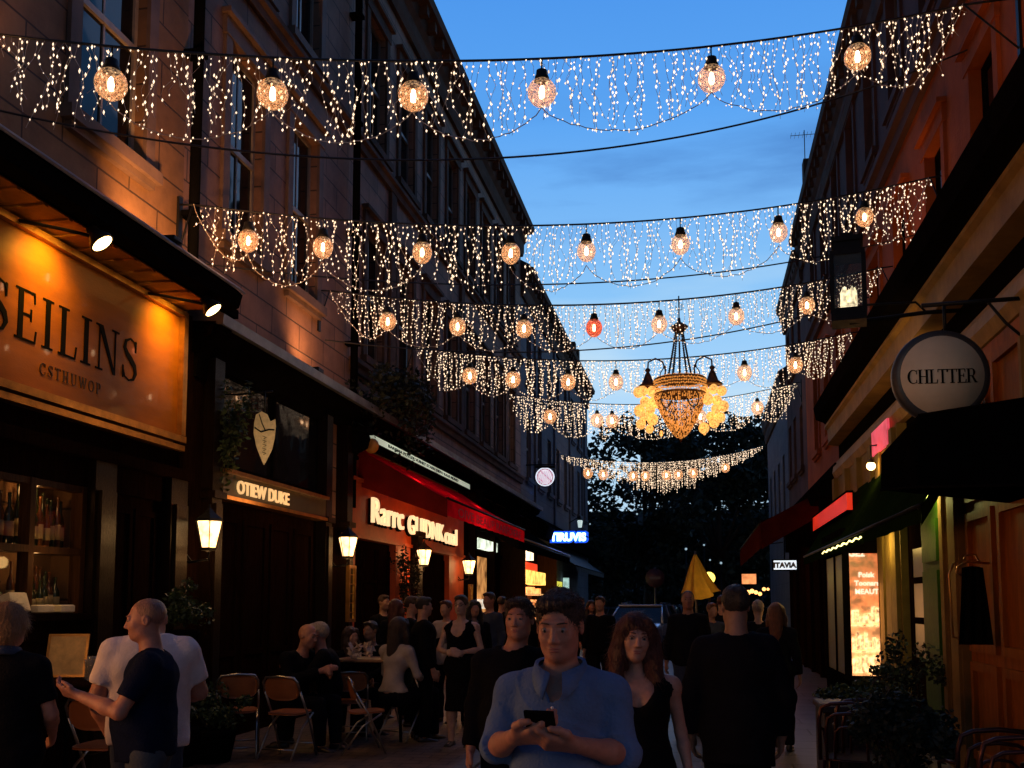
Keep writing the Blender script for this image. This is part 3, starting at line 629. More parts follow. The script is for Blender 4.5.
f = MB(); f.tube([(-4.345, 24.2, 3.26), (-4.345, 34, 3.26)], .025, 6); part(f, 'lit_trim', nmat('pale_trim', (.5, .42, .33), .4), aw2)
f = MB(); profY(f, [(XL, 4.0), (XL+.5, 3.9), (XL+.62, 4.3), (XL+.3, 4.6), (XL, 4.7)], 34.05, 51.8); part(f, 'far_cornice', m_black, hD)
awf = empty('awning', (XL, 37, 3.9), 'farthest dark awning at the end of the left side', 'awning')
awning(awf, XL+.1, 3.9, -4.5, 3.05, 37, 48, .2, m_slate, m_slate, flap=False)
# ---- SEILINS lettering
o = empty('pub_lettering', (XL+.1, 8, 4), 'large black serif letters SEILINS on the amber board', 'lettering')
t = MB(); letter_mb(t, 'serif', 'SEILINS', .44, frameM((XL+.102, 8.04, 3.87), (0, 1, 0), (0, 0, 1)), .006, gap=.12, xs=1.10); part(t, 'lettering', m_letters, o)
o = empty('pub_lettering', (XL+.1, 8.2, 3.6), 'small faint capitals under the large SEILINS letters', 'lettering')
t = MB(); letter_mb(t, 'serif', 'CSTHUWOP', .105, frameM((XL+.102, 8.08, 3.63), (0, 1, 0), (0, 0, 1)), .006, gap=.22, xs=1.15); part(t, 'lettering', nmat('worn_lettering', (.05, .022, .008), .5, var=.5, vscale=30), o)
# sign spotlights
def sign_light(y, x, lb, sc=1.):
    o = empty('sign_spotlight', (x, y, 4.86), lb, 'spotlight', 'spotlights over the amber pub board')
    a = MB(); a.tube([(XL+.12, y-.35, 4.84), (x-.25, y-.2, 4.80), (x-.02, y, 4.78)], .016, 7); part(a, 'arm', m_iron, o)
    M = Matrix.Rotation(R_(-38), 4, 'Y') @ Matrix.Rotation(R_(8), 4, 'X')
    h = MB(); h.lathe([(.03, .13), (.05, .12), (.06, .06), (.105, -.02), (.11, -.05), (.095, -.05), (.09, -.03)], (x, y, 4.76), 18, M); part(h, 'lamp_shade', m_iron, o)
    l = MB(); l.lathe([(.0, -.052), (.092, -.046), (.092, -.042)], (x, y, 4.76), 18, M); part(l, 'lens', emat('spot_lens', (1, .62, .2), 14), o)
    L = lamp('spot_beam', 'SPOT', (XL+.46, y, 4.84), 95*sc, (1, .50, .05), .12, spot=112, blend=1.); aim(L, (XL+.1, y+.05, 4.52))
    L.location = L.location-o.location; L.parent = o
    return o
sign_light(5.6, -5.02, 'spotlight beyond the left frame edge over the amber board', 1.1)
sign_light(7.55, -5.02, 'spotlight with bright oval lens nearest the large letters', 1.3)
sign_light(9.55, -5.02, 'spotlight near the right end of the amber board', 1.2)
L = lamp('canopy_strip_light', 'AREA', (-5.3, 7, 4.84), 3, (1, .55, .16), .3, shape_y=5.5); L.rotation_euler = (0, R_(20), 0); L.parent = None
for (wy, we, ty_) in ((6.0, 330, 5.0), (8.7, 230, 11.5)):  # unseen flood lamps added for the warm wash on the stone
    wo = empty('added_floodlight', (-5.0, wy, 5.2), 'small flood lamp added unseen on the canopy roof to wash the stone wall, %s' % ('nearer one' if wy < 7 else 'farther one'), 'added_floodlight'); q = MB(); q.box(-5.1, -4.93, wy-.08, wy+.08, 5.15, 5.2, bev=.01); part(q, 'housing', m_iron, wo)
    wf = lamp('added_wall_wash', 'SPOT', (-4.98, wy, 5.24), we, (1, .42, .13), .08, spot=150, blend=1.); aim(wf, (XL-.2, ty_, 7.0))
wo = empty('added_floodlight', (-5.35, 13.4, 5.2), 'small flood lamp added unseen on the lead cornice to wash the brown stone house', 'added_floodlight'); q = MB(); q.box(-5.42, -5.3, 13.3, 13.5, 4.95, 5.02, bev=.01); part(q, 'housing', m_iron, wo)  # another unseen flood lamp, added to warm the brown stone house
wf = lamp('added_wall_wash', 'SPOT', (-5.25, 13.4, 5.1), 60, (1, .42, .15), .08, spot=160, blend=1.); aim(wf, (XL-.4, 14.5, 7.2))
# ---- bottles in the recess
bt = [nmat('green_bottle_glass', (.03, .05, .015), .12, var=.3, coat=.8), nmat('amber_bottle_glass', (.16, .05, .01), .12, var=.3, coat=.8), nmat('wine_label', (.62, .48, .22), .6, var=.15)]
rb = random.Random(3); ylist = []
bprof = [(.033, 0), (.036, .01), (.036, .17), (.03, .20), (.013, .235), (.012, .29), (.015, .30), (.015, .315)]
RN = ['upper shelf, front row', 'sill, front row', 'upper shelf, back row', 'sill, back row']; k = 0
for row, z in ((0, 2.145), (1, 1.565), (2, 2.145), (3, 1.565)):
    y = 5.15
    while y < 8.22:
        if not any(abs(y-q) < .07 for q in (6.43, 7.58)):
            s = rb.uniform(.9, 1.25)*((1.25 if row == 0 else .92) if row < 2 else (1.45 if row == 2 else 1.15)); rr = rb.uniform(.9, 1.15); x = XL-.02-rb.uniform(0, .04)-(.09 if row > 1 else 0)
            if row % 2 == 1 and rb.random() < .12: y += .1; continue
            b = MB(); b.mi = rb.choice((0, 0, 1)); b.lathe([(r*rr, zz*s) for r, zz in bprof], (x, y, z), 10)
            b.mi = 2; b.lathe([(.0368*rr, .05*s), (.0368*rr, .14*s)], (x, y, z), 10)
            oo = b.build('bottle', bt, loc=(x, y, z)); tag(oo, 'bottle with pale label on the %s of the pub window' % RN[row], 'bottle', 'bottles on the %s of the pub window' % RN[row]); k += 1
        y += rb.uniform(.062, .10)
for y in (5.6, 6.7, 7.8): lamp('shelf_lamp', 'POINT', (XL-.02, y, 2.64), 1.6, (1, .5, .16), .03); 
for y in (6.7, 7.8): lamp('shelf_lamp', 'POINT', (XL+.0, y, 2.05), .9, (1, .5, .16), .03)
for i, (y, w, h, tl) in enumerate(((7.42, .22, .17, .35), (7.72, .22, .07, 0), (8.02, .2, .07, 0))):
    b = MB(); M = Matrix.Translation((XL+.15, y, 1.565)) @ Matrix.Rotation(-tl, 4, 'Y'); b.box(-.05, .05, -w/2, w/2, 0, h, M=M, bev=.01)
    tag(b.build('menu_card' if i == 0 else 'folded_napkin', nmat('cream_paper', (.75, .62, .38), .7, var=.15, vscale=12)), ['leaning cream card on the pub window sill', 'left flat cream napkin stack on the pub window sill', 'right flat cream napkin stack on the pub window sill'][i], 'card' if i == 0 else 'napkins')
lamp('sill_lamp', 'POINT', (XL+.35, 7.7, 2.0), 1.6, (1, .58, .2), .05)
# ---- wall lanterns
def wall_lantern(loc, lb, sc=1., energy=14, glow=5.):
    o = empty('wall_lantern', loc, lb, 'lantern', 'glowing wall lanterns along the left shopfronts')
    x, y, z = loc
    a = MB(); a.tube([(XL+.05, y, z-.28), (XL+.2, y, z-.33), (x, y, z-.30), (x, y, z-.2*sc)], .014, 7); a.lathe([(.02, -.22), (.05, -.2), (.05, -.18), (.02, -.16)], (x, y, z), 10)
    a.tube([(XL+.05, y, z-.1), (XL+.12, y, z-.2), (XL+.22, y, z-.32)], .01, 6); part(a, 'bracket', m_iron, o)
    g = MB(); g.lathe([(.075*sc, -.16*sc), (.135*sc, .10*sc), (.12*sc, .105*sc), (.07*sc, -.15*sc)], (x, y, z), 6); part(g, 'glass', emat('lantern_glass', (1, .60, .24), glow, var=.45, vscale=14), o)
    c = MB(); c.lathe([(.15*sc, .105*sc), (.14*sc, .13*sc), (.06*sc, .19*sc), (.02, .24*sc), (.012, .28*sc)], (x, y, z), 6)
    c.lathe([(.08*sc, -.185*sc), (.085*sc, -.16*sc), (.076*sc, -.155*sc)], (x, y, z), 6)
    for k in range(6):
        th = math.pi*2*k/6; c.tube([(x+.078*sc*math.cos(th), y+.078*sc*math.sin(th), z-.16*sc), (x+.139*sc*math.cos(th), y+.139*sc*math.sin(th), z+.105*sc)], .006, 4)
    part(c, 'cap', m_iron, o)
    L = lamp('lantern_light', 'POINT', (.28, 0, 0), energy, (1, .50, .17), .1); L.parent = o
    L = lamp('lantern_light', 'POINT', (-.02, 0, -.3), energy*.15, (1, .50, .17), .05); L.parent = o
    return o
for px, py, lb, sc in ((209, 532, 'glowing lantern beside the dark doors under the olive name board', 1.1), (348, 545, 'glowing lantern at the left edge of the red shopfront', 1.1), (424, 556, 'glowing lantern between the two doorways of the red shop', 1.1), (469, 566, 'glowing lantern right of the red shopfront', 1.15), (513, 573, 'smaller dim lantern far along under the dark awning', .9)):
    p = onX(px, py, -5.28); wall_lantern((-5.28, p.y, p.z), lb, sc, 11 if px > 300 else 9, 3.4)
# emblem shield at upper window of shop B
p = onX(264, 438, -5.25)
o = empty('hanging_shield_sign', (p.x, p.y, p.z), 'pale tapering shield with a hand relief hanging before the dark upper window', 'sign')
pts = []
for k in range(24):
    t = k/24*2*math.pi; pts.append((math.cos(t), math.sin(t)))
w, h = .13, .33
poly = [(-w*.95, h*.55), (-w*.8, h*.85), (-w*.3, h*.98), (w*.25, h*.88), (w*.55, h*.62), (w*.8, h*.68), (w, h*.72), (w*1.05, h*.45), (w*.98, 0), (w*.75, -h*.45), (w*.35, -h*.8), (w*.1, -h), (0, -h*1.02), (-w*.3, -h*.75), (-w*.7, -h*.35), (-w*.98, .05)]
M = frameM((p.x, p.y, p.z), (math.cos(.5), math.sin(.5), 0), (0, 0, 1))
s = MB(); s.prism([(a, b, 0) for a, b in poly[::1]][::-1][::-1], (0, 0, .04), M); part(s, 'panel', nmat('ivory_paint', (.72, .55, .32), .5, var=.2, vscale=20, bump=.3, bscale=60), o)
s = MB(); s.tube([M @ Vector(q) for q in ((-w*.9, h*.35, .048), (-w*.3, h*.2, .05), (w*.4, h*.3, .05), (w*.9, h*.3, .048))], .009, 6)
s.tube([M @ Vector(q) for q in ((-w*.5, h*.85, .048), (-w*.2, h*.5, .05), (w*.1, h*.25, .05))], .006, 5)
for k in range(5): s.tube([M @ Vector(q) for q in ((-w*.15, h*(.05-.15*k), .046), (w*.2, h*(.0-.15*k), .048), (-w*.05, h*(-.05-.15*k), .046))], .004, 5)
part(s, 'relief_lines', m_letters, o)
s = MB(); s.tube([(p.x, p.y, p.z+h), (p.x, p.y, p.z+h+.25)], .01, 6); s.tube([(XL+.05, p.y+.1, p.z+h+.25), (p.x+.1, p.y, p.z+h+.25)], .014, 6); part(s, 'bracket', m_iron, o)
L = lamp('shield_lamp', 'SPOT', (p.x+.7, p.y-.9, p.z-.4), 16, (1, .7, .35), .04, spot=45); aim(L, p)
# ---- foliage things
def foliage(name, lb, cat, c, rad, n, leaf, mat=None, stem=None, droop=0, group=None, seed=1, extra=None):
    rn = random.Random(seed); o = empty(name, (c[0], c[1], c[2]-rad[2]), lb, cat, group); m = MB()
    lobes = [(Vector((rn.gauss(0, .45)*rad[0], rn.gauss(0, .45)*rad[1], rn.gauss(0, .4)*rad[2])), rn.uniform(.3, .6)) for _ in range(14)]
    for i in range(n):
        l, r = rn.choice(lobes); d = Vector((rn.gauss(0, 1), rn.gauss(0, 1), rn.gauss(0, 1))).normalized()*r*(rn.random()**.4)
        p = Vector(c)+l+Vector((d.x*rad[0], d.y*rad[1], d.z*rad[2]))
        if droop and rn.random() < .3: p.z -= rn.random()*droop
        m.leaf(p, leaf, rn)
    part(m, 'foliage', mat or m_leaf, o)
    st = MB()
    for l, r in lobes: st.tube([Vector(c)+Vector((0, 0, -rad[2])), Vector(c)+l*.5, Vector(c)+l], [.008, .006, .003], 5)
    part(st, 'stem', m_bark, o)
    if extra:
        for nm, mb, mt in extra: part(mb, nm, mt, o)
    return o
p = onX(225, 425, -5.3); foliage('climbing_plant', 'trailing climber over the left end of the olive name board', 'plant', (-5.42, 10.9, 3.78), (.16, .2, .5), 1000, .07, droop=.35, seed=2)
foliage('ivy', 'dark hanging ivy mass over the left end of the crimson awning', 'plant', (-5.15, 17.0, 5.35), (.5, 1.7, .62), 3500, .11, m_leafd, droop=.5, seed=3)
pot = MB(); PX, PY = -5.15, 9.45; pot.lathe([(.10, 0), (.14, .08), (.15, .35), (.17, .38), (.15, .4)], (PX, PY, .0), 14); pot.lathe([(.06, .4), (.05, .8), (.09, 1.15), (.14, 1.3), (.15, 1.38), (.13, 1.38)], (PX, PY, 0), 14)
foliage('potted_shrub', 'leafy shrub on a tall pedestal beside the pub pilaster', 'plant', (PX, PY, 1.60), (.26, .26, .20), 1300, .05, seed=4, extra=[('pot', pot, m_black)])
pot = MB(); pot.lathe([(.2, 0), (.26, .3), (.28, .34), (.25, .36)], (-5.0, 9.75, 0), 14)
foliage('potted_shrub', 'low leafy tub plant on the floor behind the white shirted man', 'plant', (-5.0, 9.75, .50), (.30, .32, .2), 1200, .06, seed=5, extra=[('pot', pot, m_black)])
foliage('climbing_plant', 'dark plant climbing by the lantern between the red shop doorways', 'plant', (-5.35, 18.0, 2.1), (.2, .3, .7), 900, .08, m_leafd, seed=6)

# ---- string lights
led_warm = emat('fairy_light_led', (1, .74, .50), 1.8, var=.6, vscale=30)
wire_m = nmat('clear_flex_wire', (.50, .42, .36), .35, var=.2, vscale=10)
cable_m = nmat('black_cable', (.012, .012, .015), .5, var=.2)
def bulb_mat():
    m = bpy.data.materials.new('crackled_globe_glass'); m.use_nodes = True; N = m.node_tree.nodes; Lk = m.node_tree.links; b = N['Principled BSDF']
    b.inputs['Base Color'].default_value = (.7, .38, .2, 1); b.inputs['Roughness'].default_value = .12; b.inputs['Specular IOR Level'].default_value = .8
    tc = N.new('ShaderNodeTexCoord'); v = N.new('ShaderNodeTexVoronoi'); v.feature = 'DISTANCE_TO_EDGE'; v.inputs['Scale'].default_value = 34; Lk.new(tc.outputs['Object'], v.inputs['Vector'])
    nz = N.new('ShaderNodeTexNoise'); nz.inputs['Scale'].default_value = 45; nz.inputs['Detail'].default_value = 3; Lk.new(tc.outputs['Object'], nz.inputs['Vector'])
    mr = N.new('ShaderNodeMapRange'); mr.inputs[1].default_value = .42; mr.inputs[2].default_value = .72; mr.inputs[3].default_value = .02; mr.inputs[4].default_value = 1.7; Lk.new(nz.outputs['Fac'], mr.inputs[0])
    b.inputs['Emission Color'].default_value = (1, .56, .26, 1); Lk.new(mr.outputs[0], b.inputs['Emission Strength'])
    bp = N.new('ShaderNodeBump'); bp.inputs['Distance'].default_value = .01; Lk.new(v.outputs['Distance'], bp.inputs['Height']); Lk.new(bp.outputs['Normal'], b.inputs['Normal'])
    t = N.new('ShaderNodeBsdfTransparent'); t.inputs[0].default_value = (1, .86, .76, 1); mx = N.new('ShaderNodeMixShader'); mx.inputs[0].default_value = .60
    Lk.new(b.outputs[0], mx.inputs[1]); Lk.new(t.outputs[0], mx.inputs[2]); Lk.new(mx.outputs[0], N['Material Output'].inputs[0]); m.cycles.emission_sampling = 'NONE'; return m
globe_m = bulb_mat(); red_globe = globe_m.copy(); red_globe.name = 'red_tinted_globe_glass'; red_globe.node_tree.nodes['Principled BSDF'].inputs['Emission Color'].default_value = (1, .13, .05, 1); red_globe.node_tree.nodes['Transparent BSDF'].inputs[0].default_value = (1, .35, .28, 1)
fil_m = emat('glowing_filament', (1, .70, .42), 22)
def cat_pts(a, b, sag, n, lift=0):
    return [a.lerp(b, i/n)+Vector((0, 0, -4*sag*(i/n)*(1-i/n))) for i in range(n+1)]
def find_t(a, b, sag, px):
    best = (1e9, 0)
    for i in range(801):
        t = i/800; p = a.lerp(b, t)+Vector((0, 0, -4*sag*t*(1-t))); v = p-Vector((0, 0, EYE)); q = 512+FPX*v.dot(cR)/v.dot(cF)
        if abs(q-px) < best[0]: best = (abs(q-px), t)
    return best[1]
bulb_protos = {}
def add_bulb(par, p, r, drop, red=False, shape=1.):
    k = (round(r, 3), round(drop, 3), red, shape)
    if k not in bulb_protos:
        s = MB(); s.tube([(0, 0, 0), (0, 0, -drop)], .008, 6); s.lathe([(.02, 0), (.05, -.015), (.055, -.055), (.066, -.08), (.070, -.11), (.052, -.12)], (0, 0, -drop), 12)
        g = MB(); R2 = r; pr = [(.04, 0)]
        for i in range(1, 16):
            th = math.pi*i/16; th2 = .35+(math.pi-.35)*i/16
            pr.append((R2*math.sin(th2)*(1 if th2 > 1.57 else 1), (R2*math.cos(th2)-R2)*shape))
        zt = pr[1][1]; pr = [(.042, .0)]+[(a, b-zt*.6) for a, b in pr[1:]]; pr[-1] = (.004, pr[-1][1]); pr = [(a, b) for a, b in pr]
        g.lathe(pr, (0, 0, -drop-.10), 18)
        f = MB(); zc = -drop-.10-R2*.95*shape; f.lathe([(.008, -r*.42), (r*.17, -r*.35), (r*.2, 0), (r*.15, r*.38), (.008, r*.5)], (0, 0, zc), 8)
        bulb_protos[k] = (s.build('socket', m_iron), g.build('bulb', red_globe if red else globe_m), f.build('filament', fil_m))
        objs = bulb_protos[k]; first = True
    else:
        objs = [o.copy() for o in bulb_protos[k]]
        for o in objs: COL.objects.link(o)
        first = False
    so, go, fo = objs; go.parent = par; so.parent = go; fo.parent = go; go.location = p-par.location
    return go
def string_lights(idx, lb, pa, ya, pb, yb, sag, nstr, drop, bulbs, r, leds, scal, ledr, reds=(), wire2=None, bottom=None, red_all=False, ends=True, bdrop=.14, jit=.5):
    """pa/pb: where the cable meets the two sides"""
    rn = random.Random(idx*11); a, b = pa, pb
    o = empty('fairy_light_string', a, lb, 'string lights', 'curtain string lights across the street')
    c = MB(); c.tube(cat_pts(a, b, sag, 40), .011 if idx < 3 else .014, 6)
    w = b-a; d = w.normalized()
    part(c, 'cable', cable_m, o)
    if wire2:
        c = MB(); c.tube(cat_pts(wire2[0], wire2[1], wire2[2], 40), .010 if idx < 3 else .012, 5); part(c, 'guy_wire', cable_m, o)
    L = w.length; sq = [0]+sorted(find_t(a, b, sag, q) for q in bulbs)+[1.001]
    def prof(t):
        base = sum(abs(math.sin(math.pi*(t*k_+ph)))*am for k_, ph, am in scal)
        return base
    for i in range(nstr):
        t = (i+.5)/nstr+rn.uniform(-.3, .3)/nstr; p0 = a.lerp(b, t)+Vector((0, 0, -4*sag*t*(1-t)))
        e = min(1, t*20, (1-t)*20)**.5 if ends else 1
        i0 = max(q for q in range(len(sq)-1) if sq[q] <= t); u0 = (t-sq[i0])/(sq[i0+1]-sq[i0])
        h = drop*(.66+.38*math.sin(math.pi*u0)**.7)*rn.choice((1, 1, rn.uniform(1-jit, 1.0), rn.uniform(.95, 1.1)))*max(.18, e)
        if bottom: h = bottom(t, p0)*rn.uniform(.85, 1.05)
        m = MB(); 
        for rep in range(2):
            if rep: p0 = p0+d*(L/nstr)*rn.uniform(.35, .65); h *= rn.uniform(.8, 1.05)
            pts = []; nseg = 6; x = Vector((0, 0, 0)); wob = .035 if idx < 3 else .02
            for k in range(nseg+1):
                pts.append(p0+x+Vector((0, 0, -h*k/nseg))); x += d*rn.gauss(0, wob)+Vector((0, rn.gauss(0, .01), 0))
            m.mi = 0; m.tube(pts, .0022 if idx < 3 else .003, 3, cap=False); m.mi = 1
            nl = max(2, int(leds*h/drop)); dens = 1
            for k in range(nl*dens):
                k = k/dens
                u = min(.999, (k+rn.uniform(.1, .8))/nl)*nseg; q = pts[int(u)].lerp(pts[min(nseg, int(u)+1)], u-int(u))+Vector((rn.gauss(0, .008), rn.gauss(0, .008), 0))+(d*rn.uniform(-.5, .5)*L/nstr if dens > 1 else Vector((0, 0, 0)))
                s_ = rn.uniform(.55, 1.25); m.octa(q, ledr*s_, ledr*s_*rn.uniform(1.0, 2.4 if idx < 3 else 1.5))
        part(m, 'light_strand', [wire_m, led_warm], o)
    # garland swags along the bottom
    k = len(bulbs); sw = MB()
    ts = [find_t(a, b, sag, q) for q in bulbs]
    if not bottom:
        seq = [0]+sorted(ts)+[1]
        for i in range(len(seq)-1):
            t0, t1 = seq[i], seq[i+1]
            if t1-t0 < .03: continue
            if rn.random() < .06: continue
            pts = []
            for q in range(25):
                u = q/24; t = t0+(t1-t0)*u; e = min(1, t*14, (1-t)*14)**.6
                z = drop*e*(.66+.38*math.sin(math.pi*u)**.7)*rn.uniform(.985, 1.015)
                pts.append(a.lerp(b, t)+Vector((0, -.03, -4*sag*t*(1-t)-z)))
            sw.mi = 0; sw.tube(pts, .0045, 4, cap=False); sw.mi = 1
            nn = int((t1-t0)*L/(.05 if idx < 3 else .07))
            for q in range(nn):
                u = (q+rn.random())/nn*24; pp = pts[int(u)].lerp(pts[min(24, int(u)+1)], u-int(u)); sw.octa(pp+Vector((0, rn.gauss(0, .01), rn.gauss(0, .012))), ledr*.8, ledr*rn.uniform(.8, 1.5))
        part(sw, 'swag_garland', [wire_m, led_warm], o)
    for j, t in enumerate(ts):
        p = a.lerp(b, t)+Vector((0, 0, -4*sag*t*(1-t))); add_bulb(o, p, r, bdrop, red=(j in reds), shape=1.0 if idx == 1 else 1.15)
    return o
def hook(p, s, lb):
    m = MB(); X = XL if s < 0 else XR; sx = 1 if s < 0 else -1
    m.tube([(X, p.y, p.z+.02), (p.x, p.y, p.z)], .012, 6); m.tube([(X, p.y, p.z-.55), (p.x-sx*.03, p.y, p.z-.01)], .010, 6); m.box(X-sx*.01, X+sx*.03, p.y-.04, p.y+.04, p.z-.62, p.z+.1)
    tag(m.build('cable_bracket', m_iron), lb, 'bracket', 'iron brackets anchoring the light strings')
def ends_(pl, xl, pr, xr): return onX(pl[0], pl[1], xl), onX(pr[0], pr[1], xr)
def sag_for(a, b, px, py):
    t = find_t(a, b, 0, px); p = a.lerp(b, t); v = p-Vector((0, 0, EYE)); s = FPX/v.dot(cF); y = CY-FPX*v.dot(cU)/v.dot(cF); return max(0., (py-y)/s/(4*t*(1-t)))
import itertools
def_ends = [((-14, 33), -5.45, (962, 5), 2.75), ((195, 205), -5.5, (928, 178), 3.1), ((331, 291), -5.5, (880, 268), 3.05), ((415, 347), -5.5, (850, 333), 3.1), ((510, 394), -5.5, (795, 383), 3.1), ((560, 455), -5.5, (762, 446), 3.1)]
EN = [ends_(*q) for q in def_ends]
S = [sag_for(*EN[0], 500, 62), sag_for(*EN[1], 560, 226), sag_for(*EN[2], 600, 305), sag_for(*EN[3], 620, 361), sag_for(*EN[4], 660, 404), sag_for(*EN[5], 665, 462)]
def wire2(pl, pm, pr, i):
    a = onX(pl[0], pl[1], EN[i][0].x-.15 if i else -5.68); b = onX(pr[0], pr[1], EN[i][1].x+.1); return (a, b, sag_for(a, b, *pm))
W2 = [wire2((-12, 108), (430, 163), (967, 50), 0), wire2((200, 250) if 0 else (190, 262), (560, 285), (915, 235), 1), wire2((325, 340), (620, 348), (872, 296), 2), None, None, None]
string_lights(1, 'nearest and largest string of globe bulbs and fairy lights across the top', *[EN[0][0], 0, EN[0][1], 0], S[0], 99, .72, [113, 273, 413, 542, 711, 857], .130, 9, [(3.1, .2, .5), (7.3, .5, .3)], .0090, wire2=W2[0], bdrop=.10, jit=.38)
string_lights(2, 'second light string down, its curtain hanging from beside the left drainpipe', EN[1][0], 0, EN[1][1], 0, S[1], 100, .80, [249, 323, 423, 511, 586, 680, 778, 864], .115, 11, [(4.2, .1, .7), (9.1, .3, .3)], .0092, wire2=W2[1], bdrop=.12)
string_lights(3, 'third light string down, with one red globe, just above the chandelier', EN[2][0], 0, EN[2][1], 0, S[2], 100, .72, [388, 458, 524, 594, 659, 736, 806], .13, 12, [(3.6, .2, .8), (8.2, .4, .2)], .0100, reds=(3,), wire2=W2[2], bdrop=.14)
string_lights(4, 'fourth light string down, passing behind the chandelier spire', EN[3][0], 0, EN[3][1], 0, S[3], 100, .78, [470, 513, 568, 616, 744, 795], .15, 13, [(3.4, .15, 1.)], .0120, bdrop=.18)
string_lights(5, 'fifth light string down, dense curtain behind the chandelier bowl', EN[4][0], 0, EN[4][1], 0, S[4], 95, 1.05, [550, 597, 612, 757, 700], .2, 13, [(2.6, .0, 1.)], .0165, bdrop=.2)
def bot6(t, p): return (.18+1.05*math.sin(math.pi*t)**.9)*(1.12 if .32 < t < .62 else .9)
string_lights(6, 'farthest light string, a dense net slung low before the dark trees', EN[5][0], 0, EN[5][1], 0, S[5], 96, 1.2, [588, 603, 633, 666, 693, 725, 645, 678], .21, 16, [(1, 0, 1)], .0185, bottom=bot6, bdrop=.28)
for i, (a, b) in enumerate(EN):
    n = ['nearest and largest', 'second', 'third', 'fourth', 'fifth', 'farthest'][i]
    hook(a, -1, 'left wall bracket holding the %s light string' % n); hook(b, 1, 'right wall bracket holding the %s light string' % n)
# ---- chandelier
cx, cy_ = (lambda v: (v.x, v.y))(onY(679, 316, 16.4)); sc_ = 1000/(Vector((cx, cy_, 0)).dot(Vector((cF.x, cF.y, 0)))+4*cF.z)
def zc(py): return onY(679, py, 16.4).z
o = empty('street_chandelier', (cx, cy_, zc(440)), 'ornate golden bead chandelier with two lamp clusters hanging over the street', 'chandelier')
gold_b = emat('lit_gold_beads', (1, .38, .08), .62, var=.9, vscale=70, base=(.5, .25, .05)); bronze = nmat('dark_bronze', (.09, .04, .02), .4, .7, var=.3, vscale=12, bump=.2)
globe_y = emat('lit_yellow_globe', (1, .48, .12), 1.0, var=.8, vscale=40); chain_m = nmat('bronze_chain', (.05, .03, .025), .4, .6)
u = (zc(400)-zc(440))/40   # metres per pixel here
def at(px, py, dy=0.): return Vector((cx+(px-679)*u, cy_+dy, zc(py)))
m = MB(); m.tube([at(679, 296), at(679, 318)], .012, 6); m.tube([at(676, 306), at(677, 310), at(682, 310), at(682, 304)], .008, 5); part(m, 'hook', chain_m, o)
m = MB(); m.lathe([(.02, zc(318)), (.03*1, zc(322)), (6*u, zc(325)), (8*u, zc(328)), (6*u, zc(331)), (3*u, zc(333))], (cx, cy_, 0), 12)
for k in range(10): th = k*math.pi/5; m.ball((cx+7.5*u*math.cos(th), cy_+7.5*u*math.sin(th), zc(327)), 1.5*u, 6, 5)
part(m, 'crown', bronze, o)
for k in range(10):
    th = 2*math.pi*(k+.5)/10; m = MB(); p0 = Vector((cx+3.5*u*math.cos(th), cy_+3.5*u*math.sin(th), zc(331))); p1 = Vector((cx+12.5*u*math.cos(th), cy_+12.5*u*math.sin(th), zc(379)))
    n = 22; m.tube([p0.lerp(p1, i/n)+Vector((0, 0, -.02*math.sin(math.pi*i/n))) for i in range(n+1)], .004, 4)
    for i in range(n+1): m.ball(p0.lerp(p1, i/n)+Vector((0, 0, -.02*math.sin(math.pi*i/n))), .7*u+.006, 6, 4)
    part(m, 'bead_chain', chain_m, o)
m = MB()
for zz, rr, n in ((379, 24, 90), (382, 26, 96), (385, 26.5, 96), (388, 26.5, 96), (391, 25, 90), (394, 24, 88)):
    for k in range(n): th = 2*math.pi*k/n; m.octa((cx+rr*u*math.cos(th), cy_+rr*u*math.sin(th), zc(zz+random.uniform(-.5, .5))), .75*u, 1.1*u)
part(m, 'bead_ring', gold_b, o)
m = MB(); m.lathe([(24*u, zc(380.5)), (26*u, zc(381)), (26*u, zc(379.5)), (24*u, zc(379))], (cx, cy_, 0), 40); m.lathe([(25*u, zc(395)), (25.5*u, zc(395)), (25.5*u, zc(394)), (25*u, zc(394))], (cx, cy_, 0), 40); part(m, 'ring_frame', bronze, o)
m = MB()
for k in range(84):
    th = 2*math.pi*(k+.5*random.random())/84
    for i in range(27):
        t = i/26; rr = (24*(1-t)**.62+1.0)*(1+.03*random.random()); zz = 397+41*t**1.0
        if t < .45 and (abs(math.sin(th)) > .6) and abs(math.cos(th)*rr) > 7 and abs(math.cos(th)*rr) < 17 and zz < 410 and 0: continue
        m.mi = int(random.random() < .33); m.octa((cx+rr*u*math.cos(th), cy_+rr*u*math.sin(th), zc(zz)), .7*u*random.uniform(.7, 1.2), 1.15*u)
part(m, 'bead_bowl', [gold_b, bronze], o)
m = MB(); m.octa(at(679, 440), 1.3*u, 3*u); part(m, 'bowl_drop', bronze, o)
